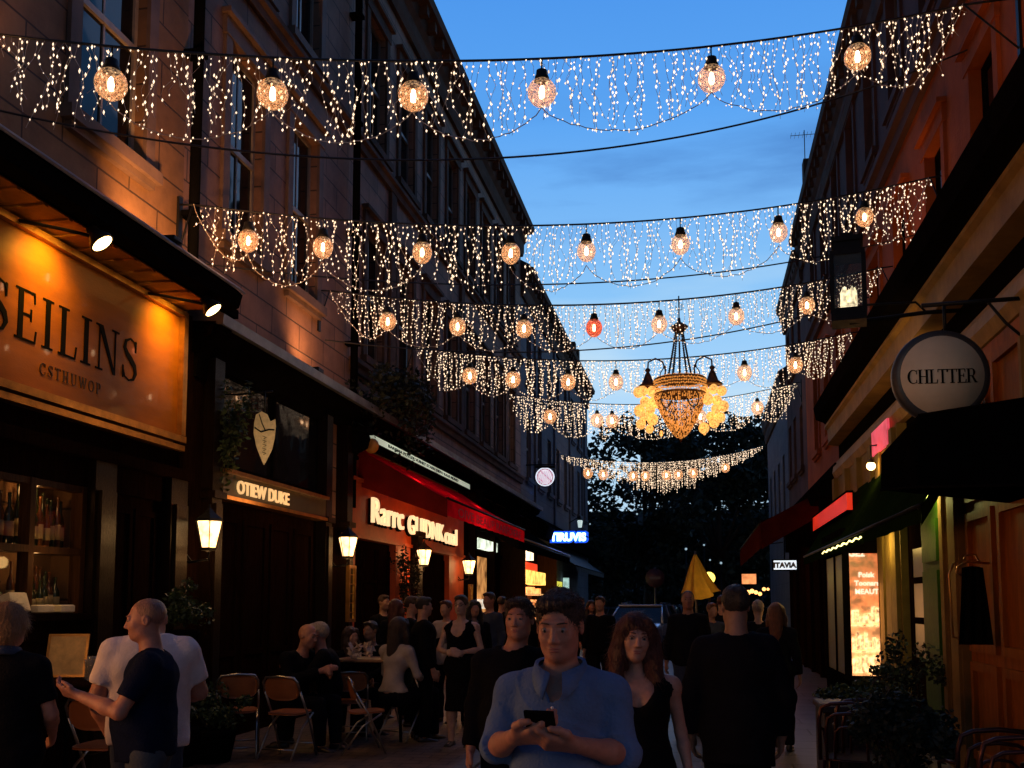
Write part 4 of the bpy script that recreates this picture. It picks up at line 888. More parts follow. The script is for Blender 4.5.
for s in (-1, 1):
    X0 = 679+s*31.5
    a = MB(); a.tube([at(679+s*15, 379), at(679+s*14, 369), at(679+s*17, 361), at(679+s*24, 357.5), at(679+s*31, 361), at(X0, 369)], .014, 7)
    a.tube([at(679+s*20, 379), at(679+s*19, 372), at(679+s*15, 366)], .009, 6); a.ball(at(679+s*15, 366.5), 1.6*u, 8, 6); part(a, 'arm', bronze, o)
    c = MB(); c.lathe([(1.5*u, zc(367)), (3*u, zc(369)), (1.5*u, zc(371)), (3*u, zc(374)), (6*u, zc(382)), (10*u, zc(385)), (10*u, zc(386.2)), (8*u, zc(386))], (at(X0, 0).x, cy_, 0), 16); part(c, 'lamp_shade', bronze, o)
    spots = [(-5, 391), (4, 391), (10, 392), (-9, 392), (-3, 401), (5, 401), (-9, 408), (2, 408.5), (9, 402), (-4, 416), (4, 418), (-7, 424), (1, 428)] if s < 0 else [(-8, 391), (1, 391), (9, 391), (-5, 401), (4, 402), (10, 409), (3, 411), (-2, 417), (7, 418), (1, 424), (-9, 430)]
    for i, (dx, yy) in enumerate(spots):
        g = MB(); r = (5.5 if i < 11 else 4.6)*u*random.uniform(.85, 1.08); q = at(X0+dx, yy, random.uniform(-.12, .12)); g.ball(q, (r, r, r*1.08), 12, 8); part(g, 'lamp_globe', globe_y, o)
    g = MB(); g.ball(at(679+s*19 if s < 0 else 679+s*23, 433), (1.8*u, 1.8*u, 3.2*u), 8, 6); part(g, 'small_drop_globe', globe_y, o)
    f = MB(); ring = [at(679+s*(13+5*math.cos(t)), 403+8*math.sin(t), -26*u*.8) for t in np.linspace(0, 6.28, 22)]; f.tube(ring, .012, 6); part(f, 'oval_ring', chain_m, o)
L = lamp('chandelier_light', 'POINT', (0, -.9, .3), 16, (1, .5, .15), .3); L.parent = o
for yy in (17.3, 20.0, 22.4): L = lamp('added_sign_wash', 'SPOT', (-4.9, yy, 3.95), 16, (1, .45, .13), .1, spot=110, blend=1.); aim(L, (XL+.1, yy, 3.05))  # unseen spots added to brighten the red shopfront and its letters
# ---- far neon and round sign
p = onX(545, 477, -5.05)
o = empty('round_hanging_sign', tuple(p), 'small round lit sign, white with red scrollwork, on the left side', 'sign')
M = frameM(p, (math.cos(.15), math.sin(.15), 0), (0, 0, 1)); r = .32
c = MB(); c.lathe([(r, -.05), (r+.03, -.04), (r+.03, .04), (r, .05)], (0, 0, 0), 28, M); part(c, 'rim', m_iron, o)
c = MB(); c.lathe([(0.001, .051), (r, .051), (r, .045)], (0, 0, 0), 28, M); part(c, 'face', emat('round_sign_face', (.8, .86, 1), 1.0), o)
c = MB()
for k in range(9):
    x = -.2+.05*k; c.tube([M @ Vector((x+.03*math.sin(q*1.7+k), -.2+.08*q, .062)) for q in range(6)], .0095, 5)
c.tube([M @ Vector((.26*math.cos(q/20*6.28), .26*math.sin(q/20*6.28), .062)) for q in range(20)], .014, 5, close=True)
part(c, 'scrollwork', emat('red_scroll', (.6, .03, .08), .22), o)
c = MB(); c.box(-.33, .33, r-.02, r+.06, -.07, .07, M=M); c.tube([(XL, p.y, p.z+r+.1), (p.x+.35, p.y, p.z+r+.1)], .02, 6); part(c, 'bracket', m_iron, o)
p = onX(568, 537, -4.62)
o = empty('neon_sign', tuple(p), 'small glowing blue white lettering high on the far left', 'sign')
M = frameM((p.x, p.y, p.z-.13), (math.cos(.1), math.sin(.1), 0), (0, 0, 1))
c = MB(); letter_mb(c, 'bf', 'TIRUVIS', .27, M, .03, bold=.02, xs=.95); part(c, 'lettering', emat('blue_white_neon', (.30, .55, 1), 6), o)
c = MB(); letter_mb(c, 'bf', 'TIRUVIS', .29, M @ Matrix.Translation((0, -.01, -.03)), .02, bold=.07, xs=.95); part(c, 'glow_backing', emat('blue_neon_halo', (.01, .10, .9), .9), o)
c = MB(); c.box(-.62, .62, -.08, .38, -.09, -.05, M=M); c.tube([(XL, p.y+.1, p.z+.1), (p.x-.4, p.y+.08, p.z+.1)], .02, 6); part(c, 'back_panel', m_iron, o)
L = lamp('neon_light', 'POINT', (.2, -.4, 0), 7, (.1, .3, 1), .2); L.parent = o
p = onX(580, 523, -5.2); o = empty('wall_lantern', tuple(p), 'tiny pale wall lantern above the blue lettering', 'lantern')
c = MB(); c.lathe([(.08, -.2), (.12, .1), (.1, .12)], p, 6); part(c, 'glass', emat('cool_lantern', (.7, .9, .9), .7), o); c = MB(); c.lathe([(.14, .12), (.06, .24), (.02, .34)], p, 6); c.tube([(XL, p.y, p.z), (p.x, p.y, p.z+.3)], .02, 5); part(c, 'cap', m_iron, o)

# ================= right side =================
sR = empty('shopfront', (XS, 6, 0), 'tan and olive shopfront with a deep cornice on the right', 'shopfront')
f = MB(); f.box(XS+.02, XR, 5, 19.5, 0, 5.0); part(f, 'carcass', m_black, sR)
f = MB(); profY(f, [(XS+.02, 5.0), (2.42, 5.0), (2.36, 5.06), (2.22, 5.12), (2.18, 5.34), (2.25, 5.38), (XR, 5.75), (XR, 5.0)], 4.6, 19.55); part(f, 'cornice', m_black, sR)
f = MB(); profY(f, [(2.37, 4.99), (2.37, 4.94), (2.42, 4.9), (2.43, 4.66), (2.40, 4.62), (XS+.02, 4.6), (XS+.02, 4.99)], 4.7, 19.5); part(f, 'gilt_frieze', m_gilt, sR)
f = MB(); profY(f, [(XS, 4.22), (XS-.09, 4.2), (XS-.11, 4.08), (XS-.06, 3.96), (XS, 3.94)], 4.8, 19.5); f.box(XS-.03, XS+.02, 4.8, 19.5, 4.225, 4.30); part(f, 'architrave', m_gilt, sR)
for y, w in ((10.35, .34), (10.85, .2), (8.1, .12), (7.2, .12), (6.3, .12)): f = MB(); f.box(XS-.12, XS+.02, y, y+w, 0, 3.94); f.box(XS-.15, XS-.12, y+.03, y+w-.03, .3, 3.7); part(f, 'pilaster', m_cream, sR)
f = MB(); f.box(XS-.05, XS+.02, 8.25, 10.3, 0, 3.94)
for y in (8.32, 9.35):
    for z0, z1 in ((.2, 1.1), (1.2, 2.5), (2.6, 3.8)): f.box(XS-.09, XS-.05, y, y+.08, z0, z1); f.box(XS-.09, XS-.05, y+.78, y+.86, z0, z1); f.box(XS-.089, XS-.05, y+.08, y+.78, z0, z0+.08); f.box(XS-.089, XS-.05, y+.08, y+.78, z1-.08, z1)
part(f, 'panelling', m_orange, sR)
f = MB(); f.box(XS-.10, XS+.02, 11.15, 12.05, 0, 3.94)
for z0, z1 in ((.3, 1.0), (1.1, 2.0), (2.1, 2.55)): f.box(XS-.13, XS-.10, 11.25, 11.95, z0, z1)
part(f, 'green_pilaster', m_green, sR)
f = MB(); f.box(XS-.02, XS+.02, 12.1, 13.25, 0, 3.1)
for z0, z1 in ((1.0, 1.4), (1.48, 1.88), (1.96, 2.3)): f.box(XS-.05, XS-.02, 12.2, 12.28, z0, z1); f.box(XS-.05, XS-.02, 12.9, 12.98, z0, z1)
dd = part(f, 'door', m_wood, sR)
for z0, z1 in ((1.0, 1.4), (1.48, 1.88), (1.96, 2.3)):
    f = MB(); f.box(XS-.04, XS-.025, 12.3, 12.88, z0, z1); part(f, 'pane', emat('dim_brown_pane', (.5, .22, .06), .02, base=(.05, .03, .02), var=.9, vscale=14), dd)
f = MB(); f.box(XS-.10, XS+.02, 13.3, 14.95, 0, 3.94); f.box(XS-.15, XS-.1, 13.4, 13.75, .2, 3.9); f.box(XS-.15, XS-.1, 14.3, 14.7, .2, 3.9); f.box(XS-.135, XS-.1, 13.85, 14.2, .4, 3.7); part(f, 'olive_pilaster', m_olive, sR)
f = MB(); f.box(XS-.06, XS+.02, 15.0, 19.45, 2.9, 3.94)
for y in (15.1, 16.4, 17.7, 19.1): f.box(XS-.14, XS-.06, y, y+.25, 2.9, 3.94)
part(f, 'upper_panelling', m_olive, sR)
f = MB()   # bay with lit side towards us
bx0, bx1, by0 = 2.02, XS-.01, 14.98
f.box(bx0, bx1, by0+.1, 17.2, 0, .55); f.box(bx0-.02, bx1, by0-.02, 17.25, .55, .62); f.box(bx0-.02, bx1, by0-.02, 17.25, 2.36, 2.72)
f.box(bx0-.0, bx0+.09, by0, by0+.09, .62, 2.48); f.box(bx1-.07, bx1, by0, by0+.09, .62, 2.48); f.box(bx0, bx0+.09, 17.1, 17.2, .62, 2.48); f.box(bx0+.01, bx0+.08, 16.0, 16.08, .62, 2.48)
by = part(f, 'bay_window', m_black, sR)
def lit_pane_mat():
    m = bpy.data.materials.new('backlit_display'); m.use_nodes = True; N = m.node_tree.nodes; Lk = m.node_tree.links; b = N['Principled BSDF']; b.inputs['Roughness'].default_value = .3
    tc = N.new('ShaderNodeTexCoord'); sx = N.new('ShaderNodeSeparateXYZ'); Lk.new(tc.outputs['Object'], sx.inputs[0])
    r = N.new('ShaderNodeValToRGB'); mr = N.new('ShaderNodeMapRange'); mr.inputs[1].default_value = .6; mr.inputs[2].default_value = 2.5; Lk.new(sx.outputs['Z'], mr.inputs[0]); Lk.new(mr.outputs[0], r.inputs['Fac'])
    e = r.color_ramp.elements; e[0].position = 0; e[0].color = (1, .42, .13, 1); e[1].position = 1; e[1].color = (.30, .035, .012, 1); q = e.new(.55); q.color = (.75, .16, .04, 1)
    n = N.new('ShaderNodeTexNoise'); n.inputs['Scale'].default_value = 11; n.inputs['Detail'].default_value = 6; Lk.new(tc.outputs['Object'], n.inputs['Vector'])
    mr2 = N.new('ShaderNodeMapRange'); mr2.inputs[1].default_value = .35; mr2.inputs[2].default_value = .7; mr2.inputs[3].default_value = .35; mr2.inputs[4].default_value = 1.9; Lk.new(n.outputs['Fac'], mr2.inputs[0])
    Lk.new(r.outputs['Color'], b.inputs['Emission Color']); Lk.new(mr2.outputs[0], b.inputs['Emission Strength']); m.cycles.emission_sampling = 'NONE'; return m
f = MB(); f.box(bx0+.09, bx1-.07, by0+.05, by0+.06, .62, 2.48); pn = part(f, 'lit_pane', lit_pane_mat(), sR)
f = MB()
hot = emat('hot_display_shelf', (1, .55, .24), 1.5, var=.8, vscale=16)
for z in (.95, 1.32): f.box(bx0+.1, bx1-.08, by0+.02, by0+.045, z, z+.02)
rr_ = random.Random(5)
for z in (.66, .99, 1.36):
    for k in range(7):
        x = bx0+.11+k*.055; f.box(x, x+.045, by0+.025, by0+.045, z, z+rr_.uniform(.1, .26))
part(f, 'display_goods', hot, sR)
f = MB()
for i, (tx, z) in enumerate((('Poisk', 2.02), ('Toonars', 1.90), ('MEAUT', 1.78))): letter_mb(f, 'bf', tx, .07, frameM((bx0+.33, by0+.045, z), (1, 0, 0), (0, 0, 1)), .004, bold=.002)
letter_mb(f, 'bf', 'GE2', .09, frameM((bx0+.2, by0+.045, 2.32), (1, 0, 0), (0, 0, 1)), .004, bold=.004)
part(f, 'window_lettering', emat('pale_window_letters', (1, .7, .5), 1.3), sR)
L = lamp('window_light', 'AREA', (2.25, 14.6, 1.5), 5, (1, .45, .15), .8); L.rotation_euler = (R_(-90), 0, 0)
f = MB(); f.box(bx0+.03, bx0+.04, 15.1, 17.1, .62, 2.48); part(f, 'side_pane', MATS['dim_brown_pane'], sR)
# beyond: shutters
f = MB()
for y in (17.4, 18.3, 19.1): f.box(2.35, XS, y, y+.2, 0, 3.0)
for z in np.arange(.3, 2.9, .09): f.box(2.45, 2.49, 17.6, 19.1, z, z+.07)
part(f, 'shutters', m_woodb, sR)
f = MB(); f.box(2.30, 2.44, 18.0, 18.8, 1.9, 2.1); f.box(2.3, 2.44, 18.1, 18.7, 1.3, 1.42); part(f, 'shelf_box', nmat('pale_wood', (.22, .13, .05), .6), sR)
f = MB(); f.box(XS-.16, XS-.13, 13.6, 14.8, 3.72, 4.06); part(f, 'pink_lit_pane', emat('pink_lit_pane', (1, .10, .16), .55, var=.6, vscale=7), sR)
# small lamp on the olive panelling
p = onX(871, 466, XS-.25); o = empty('bulkhead_lamp', tuple(p), 'small bare glowing bulb on the olive panels of the right shop', 'lamp')
c = MB(); c.ball(p, .06, 10, 8); part(c, 'bulb', emat('warm_bulb', (1, .6, .2), 14), o); c = MB(); c.tube([(XS-.05, p.y, p.z+.3), (p.x, p.y, p.z+.28), (p.x, p.y, p.z+.05)], .014, 6); c.lathe([(.05, .04), (.03, .09)], p, 8); part(c, 'bracket', m_iron, o)
L = lamp('bulb_light', 'POINT', (-.12, -.1, 0), 4, (1, .58, .18), .05); L.parent = o
L = lamp('cornice_light', 'SPOT', (1.9, 12.0, 3.9), 12, (1, .55, .16), .1, spot=140); aim(L, (2.6, 12.5, 5.0))
# green awning
aw3 = empty('awning', (XS, 9, 3), 'dark green cloth awning over the right shop door and lit window', 'awning')
awning(aw3, XS-.12, 3.45, 1.93, 2.52, 9.3, 19.4, .16, m_awng, m_awng, flap=.18, ribs=9)
f = MB()
for k in range(46): y = 12.6+k*.085; f.ball((1.915, y, 2.44-.012*math.sin(k)), random.uniform(.008, .016), 6, 4)
part(f, 'edge_lights', emat('edge_lights', (1, .85, .3), 3.0), aw3)
lamp('added_awning_fill', 'POINT', (2.2, 13.7, 2.45), 13, (1, .66, .18), .08)  # unseen point light added to brighten the olive wall under the awning
L = lamp('green_wall_lamp', 'POINT', (2.28, 11.1, 2.75), 11, (.95, .9, .3), .05)
o = empty('bulkhead_lamp', (2.35, 11.3, 2.85), 'small green tinted lamp at the top of the green pilaster', 'lamp')
c = MB(); c.lathe([(.02, -.1), (.04, -.08), (.045, 0), (.03, .03)], (2.38, 11.2, 2.86), 10); part(c, 'glass', emat('green_lamp_glass', (.75, .95, .25), 1.6), o); c = MB(); c.tube([(XS-.1, 11.2, 2.95), (2.38, 11.2, 2.92), (2.38, 11.2, 2.87)], .014, 6); part(c, 'bracket', m_iron, o)
# black box awning, near right
o = empty('box_canopy', (2.2, 7.4, 2.6), 'plain black box canopy below the round CHLTTER sign', 'canopy')
f = MB(); q1 = onY(918, 487, 7.45); q2 = onY(881, 490, 8.9); q3 = onY(918, 415, 7.45); q4 = onY(881, 455, 8.9)
vs = [tuple(q1), (XS, 7.45, q1.z), (XS, 8.9, q1.z), tuple(q2), tuple(q3), (XS, 7.45, q3.z+.14), (XS, 8.9, q3.z+.14), tuple(q4)]
vs += [(XS+.6, 7.45, q1.z), (XS+.6, 7.45, q3.z+.26)]
f.add(vs, [(0, 3, 2, 1), (4, 5, 6, 7), (0, 1, 5, 4), (2, 3, 7, 6), (3, 0, 4, 7), (1, 8, 9, 5), (1, 2, 6, 5)]); part(f, 'canopy_cloth', nmat('black_canvas', (.0035, .0035, .004), .9, var=.3, vscale=5, bump=.1, bscale=20, spec=0.), o)
f = MB(); f.tube([q1, q2], .012, 6); f.tube([q1, (XS+.6, 7.445, q1.z)], .012, 6); f.tube([q3, (XS, 7.445, q3.z+.14)], .008, 6); part(f, 'canopy_frame', m_black, o)
# round CHLTTER sign
p = onY(940, 377, 8.3); s_ = 1000/((p-Vector((0, 0, EYE))).dot(cF)); r = 40/s_
o = empty('round_hanging_sign', tuple(p), 'large round cream sign reading CHLTTER in a dark ring', 'sign')
M = frameM(p, (1, .06, 0), (0, 0, 1))
c = MB(); c.lathe([(r, -.06), (r*1.15, -.05), (r*1.17, 0), (r*1.15, .05), (r*1.0, .06)], (0, 0, 0), 48, M); part(c, 'rim', nmat('dark_slate_paint', (.03, .032, .04), .45, var=.25, vscale=12, bump=.1), o)
c = MB(); c.lathe([(0.001, .062), (r*1.0, .062), (r*1.0, .05)], (0, 0, 0), 48, M); part(c, 'face', nmat('cream_enamel', (.62, .52, .41), .5, var=.10, vscale=4, bump=.05, bscale=30), o)
c = MB(); letter_mb(c, 'serif', 'CHLTTER', r*.35, frameM(p+Vector((0, -.063, -r*.20)), (1, .06, 0), (0, 0, 1)), .008, gap=-.02, xs=1.03); part(c, 'lettering', m_letters, o)
c = MB(); c.tube([(p.x+.05, p.y, p.z+r*1.15), (p.x+.05, p.y, p.z+r*1.15+.22)], .014, 6); c.tube([(p.x-.12, p.y, p.z+r*1.15+.22), (XS, p.y, p.z+r*1.15+.24)], .018, 8); c.tube([(XS, p.y, p.z+r*1.15-.15), (XS-.2, p.y, p.z+r*1.15+.05), (XS-.32, p.y, p.z+r*1.15+.22)], .012, 6); part(c, 'bracket', m_iron, o)
L = lamp('sign_fill', 'SPOT', (.9, 5.6, 4.2), 26, (1, .72, .48), .3, spot=40, blend=.9); aim(L, p)
# big lantern on the right
p = onX(848, 280, 1.55); s_ = 1000/((p-Vector((0, 0, EYE))).dot(cF)); h = 78/s_; w = 30/s_/2
o = empty('street_lantern', tuple(p), 'tall black square lantern with small lit candle group on the right', 'lantern')
c = MB(); z0 = p.z-h/2; z1 = p.z+h/2
Mz = Matrix.Translation((p.x, p.y, 0)) @ Matrix.Rotation(-.15, 4, 'Z')
c.box(-w*1.1, w*1.1, -w*1.1, w*1.1, z0-.06, z0+.02, M=Mz); c.box(-w*.9, w*.9, -w*.9, w*.9, z0+.02, z0+.08, M=Mz); c.box(-w*1.1, w*1.1, -w*1.1, w*1.1, z1-.18, z1-.13, M=Mz); c.box(-w*.85, w*.85, -w*.85, w*.85, z1-.13, z1-.03, M=Mz); c.box(-w*1.0, w*1.0, -w*1.0, w*1.0, z1-.03, z1+.02, M=Mz); c.box(-w*.4, w*.4, -w*.4, w*.4, z1+.02, z1+.08, M=Mz)
for sx in (-1, 1):
    for sy in (-1, 1): c.box(sx*w-.022, sx*w+.022, sy*w-.022, sy*w+.022, z0+.02, z1-.18, M=Mz)
part(c, 'lantern_frame', m_iron, o)
g = MB(); 
for sx in (-1, 1): g.box(sx*w-.003, sx*w+.003, -w+.022, w-.022, z0+.08, z1-.18, M=Mz)
for sy in (-1, 1): g.box(-w+.022, w-.022, sy*w-.003, sy*w+.003, z0+.08, z1-.18, M=Mz)
part(g, 'glass', glass_mat('lantern_pane', (.05, .055, .06), .08, .72), o)
g = MB(); g.lathe([(.0, 0), (w*.5, .01), (w*.55, .05), (w*.2, .07)], (p.x, p.y, z0+.09), 14)
for k in range(5): th = k*1.3; g.lathe([(.02, 0), (.026, .02), (.022, .16+.03*(k % 2)), (.004, .2)], (p.x+w*.4*math.cos(th), p.y+w*.4*math.sin(th), z0+.12), 8)
part(g, 'candle_bulb', emat('candle_group', (1, .82, .5), 1.9, var=.7, vscale=20), o)
c = MB(); c.tube([(p.x, p.y, z0-.05), (p.x+.2, p.y, z0-.03), (2.3, p.y, z0+.02), (XS+.6, p.y, z0+.03)], .022, 8); c.tube([(p.x+w, p.y, z0+.13), (2.2, p.y, z0+.13), (2.3, p.y, z0+.02)], .012, 6); part(c, 'bracket', m_iron, o)
for (wy, we, ty_) in ((8.6, 70, 9.0), (14.5, 60, 15.5)):  # unseen flood lamps added so the red wall glows warm
    wo = empty('added_floodlight', (2.55, wy, 5.6), 'flood lamp added unseen on the right shop cornice to wash the red wall, %s' % ('nearer one' if wy < 10 else 'farther one'), 'added_floodlight'); q = MB(); q.box(2.45, 2.65, wy-.08, wy+.08, 5.52, 5.58, bev=.01); part(q, 'housing', m_iron, wo)
    wf = lamp('added_wall_wash', 'SPOT', (2.5, wy, 5.66), we, (1, .42, .13), .08, spot=140, blend=1.); aim(wf, (XR+.2, ty_, 7.2))
# red lit fascia + red awning + far little signs
o = empty('shopfront', (XR, 19.6, 0), 'dark shopfront with a glowing red fascia beyond the green awning', 'shopfront')
f = MB(); f.box(2.7, XR, 19.6, 30.8, 0, 3.25)
for y in np.arange(19.7, 30.8, 1.8): f.box(2.62, 2.7, y, y+.2, 0, 3.25)
part(f, 'frontage', m_wood, o)
f = MB(); f.box(2.62, 2.70, 19.62, 24.6, 3.27, 3.62); part(f, 'lit_fascia', emat('red_lit_fascia', (1, .045, .015), .75, var=.5, vscale=3), o)
f = MB(); profY(f, [(2.7, 3.64), (2.3, 3.66), (2.2, 3.9), (2.5, 4.05), (2.55, 4.3), (XR, 4.5), (XR, 3.64)], 19.62, 31.3)
for y in (19.8, 22.4, 25, 27.6): f.box(2.28, 2.6, y, y+.2, 3.0, 3.66)
part(f, 'cornice', m_black, o)
aw4 = empty('awning', (XR, 21.5, 4), 'dark red awning reaching far out on the right by the yellow parasol', 'awning')
m_dr = nmat('maroon_awning_cloth', (.075, .012, .010), .9, var=.3, vscale=3, bump=.25, spec=0., trans=.25)
awning(aw4, 2.6, 4.05, 1.28, 3.35, 21.5, 32.5, .55, m_dr, m_dr, flap=.5)
def box_sign(nm, px, py, X, wpx, hpx, lb, m, txt=None):
    p = onX(px, py, X); s = 1000/((p-Vector((0, 0, EYE))).dot(cF)); w = wpx/s; h = hpx/s
    o = empty(nm, tuple(p), lb, 'sign'); c = MB(); c.box(p.x-w/2-.03, p.x+w/2+.03, p.y, p.y+.1, p.z-h/2-.03, p.z+h/2+.03); c.tube([(p.x, p.y+.05, p.z+h/2), (p.x, p.y+.05, p.z+h/2+.6)], .015, 5); part(c, 'case', m_black, o)
    c = MB(); c.box(p.x-w/2, p.x+w/2, p.y-.012, p.y-.002, p.z-h/2, p.z+h/2); part(c, 'lit_face', m, o)
    if txt: c = MB(); letter_mb(c, 'bf', txt, h*.55, frameM((p.x, p.y-.014, p.z-h*.28), (1, 0, 0), (0, 0, 1)), .004, bold=.012); part(c, 'lettering', nmat('sign_grey_letters', (.3, .32, .38), .5), o)
    return o
box_sign('light_box_sign', 785, 565, 1.95, 22, 9, 'small bright white light box sign under the dark red awning', emat('white_sign_face', (.85, .93, 1), 1.1), 'ITAVIA')
box_sign('light_box_sign', 749, 579, 1.5, 14, 10, 'small orange lit board at the far end of the red awning', emat('orange_sign_face', (1, .35, .12), 1.0, var=.5, vscale=6))
c = MB()
for k in range(7): q = onY(744+k*4, 592+random.uniform(-3, 4), 30); c.ball(q, random.uniform(.04, .08), 8, 6)
tag(c.build('stall_lamps', emat('far_orange_lamps', (1, .42, .12), 3)), 'cluster of small orange lamps low beyond the red awning', 'lamps')
o = empty('light_box_sign', (2.22, 17.8, 3.1), 'long glowing red sign board standing over the green awning', 'sign')
c = MB(); c.box(2.19, 2.27, 15.6, 20.2, 3.04, 3.30); part(c, 'lit_face', emat('red_lit_board', (1, .035, .012), .45, var=.6, vscale=3), o)
c = MB(); c.box(2.18, 2.28, 15.55, 20.25, 3.302, 3.33); c.box(2.18, 2.28, 15.55, 20.25, 3.01, 3.038)
for y in (15.8, 18, 20): c.tube([(2.25, y, 3.02), (XS, y, 3.3)], .018, 6)
part(c, 'case', m_black, o)
# hanging black pouch on ornate hook
p = onX(968, 566, 2.3)
o = empty('hanging_apron', tuple(p), 'black cloth hanging from an ornate hook on the tan pilaster', 'cloth')
c = MB(); c.tube([(XS-.12, p.y, p.z+.02), (2.3, p.y, p.z+.04), (2.22, p.y, p.z+.0), (2.2, p.y, p.z-.05), (2.24, p.y, p.z-.08)], .012, 6); c.tube([(2.4, p.y, p.z+.03), (2.36, p.y, p.z+.1), (2.28, p.y, p.z+.09), (2.27, p.y, p.z+.05)], .009, 6); part(c, 'hook', m_gold, o)
c = MB(); vs = []; fs = []; n = 12; m_ = 10
for i in range(n+1):
    for j in range(m_+1):
        u_ = i/n-.5; v_ = j/m_; wv = .09+.05*v_; vs.append((2.33+u_*2*wv, p.y-.02+.03*math.sin(u_*18+v_*2), p.z-.0-.68*v_-.03*abs(u_)*(1-v_)))
for i in range(n):
    for j in range(m_): a = i*(m_+1)+j; fs.append((a, a+1, a+m_+2, a+m_+1))
c.smooth = True; c.add(vs, fs); part(c, 'cloth', m_black, o)
c = MB(); c.tube([(2.5, p.y+.12, 1.3), (2.18, p.y+.1, 1.35), (2.16, p.y+.08, 1.9), (2.2, p.y+.06, 2.0)], .01, 6); part(c, 'cord', m_gold, o)
# ---- planters & plants right
pl = atD(797, 690, 97)
x0 = 1.0; yb = spot_xy(797, 100)[1]
c = MB(); c.box(1.02, 1.75, 8.9, 9.6, 0, .72, bev=.015); c.box(1.0, 1.77, 8.88, 9.62, .722, .78, bev=.01)
for k in range(8): c.box(1.04+k*.088, 1.11+k*.088, 8.885, 8.9, .05, .70)
foliage('planter', 'square dark brown planter box filled with low leafy plants on the right', 'planter', (1.4, 9.25, .87), (.33, .33, .13), 1600, .055, m_leaf, seed=8, extra=[('box', c, nmat('brown_planter_wood', (.022, .009, .006), .55, var=.3, vscale=5, bump=.2))])
c = MB(); c.lathe([(.17, 0), (.24, .3), (.26, .33), (.24, .36)], (1.32, 7.3, 0), 16)
foliage('potted_shrub', 'dense dark shrub in a pot between the two curved chairs on the right', 'plant', (1.32, 7.3, .74), (.32, .30, .36), 3800, .055, m_leafd, seed=9, extra=[('pot', c, m_black)])
c = MB(); c.lathe([(.14, 0), (.2, .3), (.2, .36)], (2.1, 11.4, 0), 16)
foliage('potted_shrub', 'spiky plant before the narrow door on the right', 'plant', (2.05, 11.0, .95), (.3, .3, .4), 1200, .06, m_leafd, seed=10, extra=[('pot', c, m_black)])

# ---- furniture
m_chrome = nmat('brushed_steel_tube', (.42, .40, .38), .28, .9, var=.15, vscale=8)
m_seat = nmat('tan_brown_vinyl', (.36, .115, .035), .42, var=.2, vscale=5, bump=.1, bscale=50)
m_darkseat = nmat('dark_green_vinyl', (.03, .035, .02), .5, var=.2)
def panel(mb, M, w, h, t, curve=0.):
    n = 12; m = 8; vs = []; fs = []
    for s_ in (0, 1):
        for i in range(n+1):
            for j in range(m+1):
                u_ = 2*i/n-1; v_ = 2*j/m-1
                # superellipse corners
                xx = u_*w/2*(1-.18*abs(v_)**4); zz = v_*h/2*(1-.18*abs(u_)**4)
                vs.append(M @ Vector((xx, (t/2 if s_ else -t/2)*(1-.5*max(abs(u_), abs(v_))**6)+curve*u_*u_, zz)))
    K = (n+1)*(m+1)
    for i in range(n):
        for j in range(m):
            a = i*(m+1)+j; fs.append((a, a+m+1, a+m+2, a+1)); fs.append((K+a, K+a+1, K+a+m+2, K+a+m+1))
    for i in range(n):
        for j in (0, m): a = i*(m+1)+j; q = (a, K+a, K+a+m+1, a+m+1); fs.append(q if j else q[::-1])
    for j in range(m):
        for i in (0, n): a = i*(m+1)+j; q = (a, a+1, K+a+1, K+a); fs.append(q if i else q[::-1])
    mb.smooth = True; mb.add(vs, fs); mb.smooth = False
def folding_chair(lb, mseat, grp):
    """faces -Y (sitter looks towards -Y), back at +Y"""
    o = empty('folding_chair', (0, 0, 0), lb, 'chair', grp); r = .0115
    # main frame: front feet go up and back to the back top (one bent tube)
    a = MB(); L_ = []
    for s_ in (-1, 1):
        pass
    zt = .80; pts = [(-.21, -.20, 0), (-.205, -.02, .42), (-.20, .13, .66), (-.195, .17, zt-.05), (-.16, .185, zt), (0, .19, zt+.012), (.16, .185, zt), (.195, .17, zt-.05), (.20, .13, .66), (.205, -.02, .42), (.21, -.20, 0)]
    a.tube(pts[2:9], r, 8); a.build('back_frame', m_chrome, o)
    for s_ in (-1, 1):
        a = MB(); a.tube([(s_*.20, .13, .66), (s_*.205, -.02, .42), (s_*.21, -.20, 0.008)], r, 8); a.build('leg', m_chrome, o)
        a = MB(); a.tube([(s_*.185, -.16, .43), (s_*.187, .05, .30), (s_*.19, .27, 0.008)], r, 8); a.build('leg', m_chrome, o)
    a = MB(); a.tube([(-.208, -.14, .13), (.208, -.14, .13)], .008, 6); a.tube([(-.187, .2, .10), (.187, .2, .10)], .008, 6); a.build('stretcher', m_chrome, o)
    a = MB(); panel(a, Matrix.Translation((0, -.02, .445)) @ Matrix.Rotation(R_(88), 4, 'X'), .38, .38, .035); a.build('seat', mseat, o)
    a = MB(); panel(a, Matrix.Translation((0, .162, .685)) @ Matrix.Rotation(R_(-12), 4, 'X'), .375, .23, .022, curve=-.25*.1); a.build('backrest', mseat, o)
    return o
def chair_at(proto, px, s, rz, lb, sc=1.):
    x, y = spot_xy(px, s); return dup(proto, (x, y, .02), rz, lb, (sc, sc, sc))
GRP = 'folding chairs on the left terrace'
proto = folding_chair('folding chair with brown seat turned sideways, between the shirted men and the bald pair', m_seat, GRP)
x, y = spot_xy(240, 92); proto.location = (x, y, .02); proto.rotation_euler.z = R_(205); proto.scale = (1.08,)*3
chair_at(proto, 291, 93, R_(172), 'folding chair with brown back right behind the bald man of the embracing pair', 1.06)
chair_at(proto, 366, 90, R_(118), 'folding chair with orange brown back right of the embracing pair', 1.0)
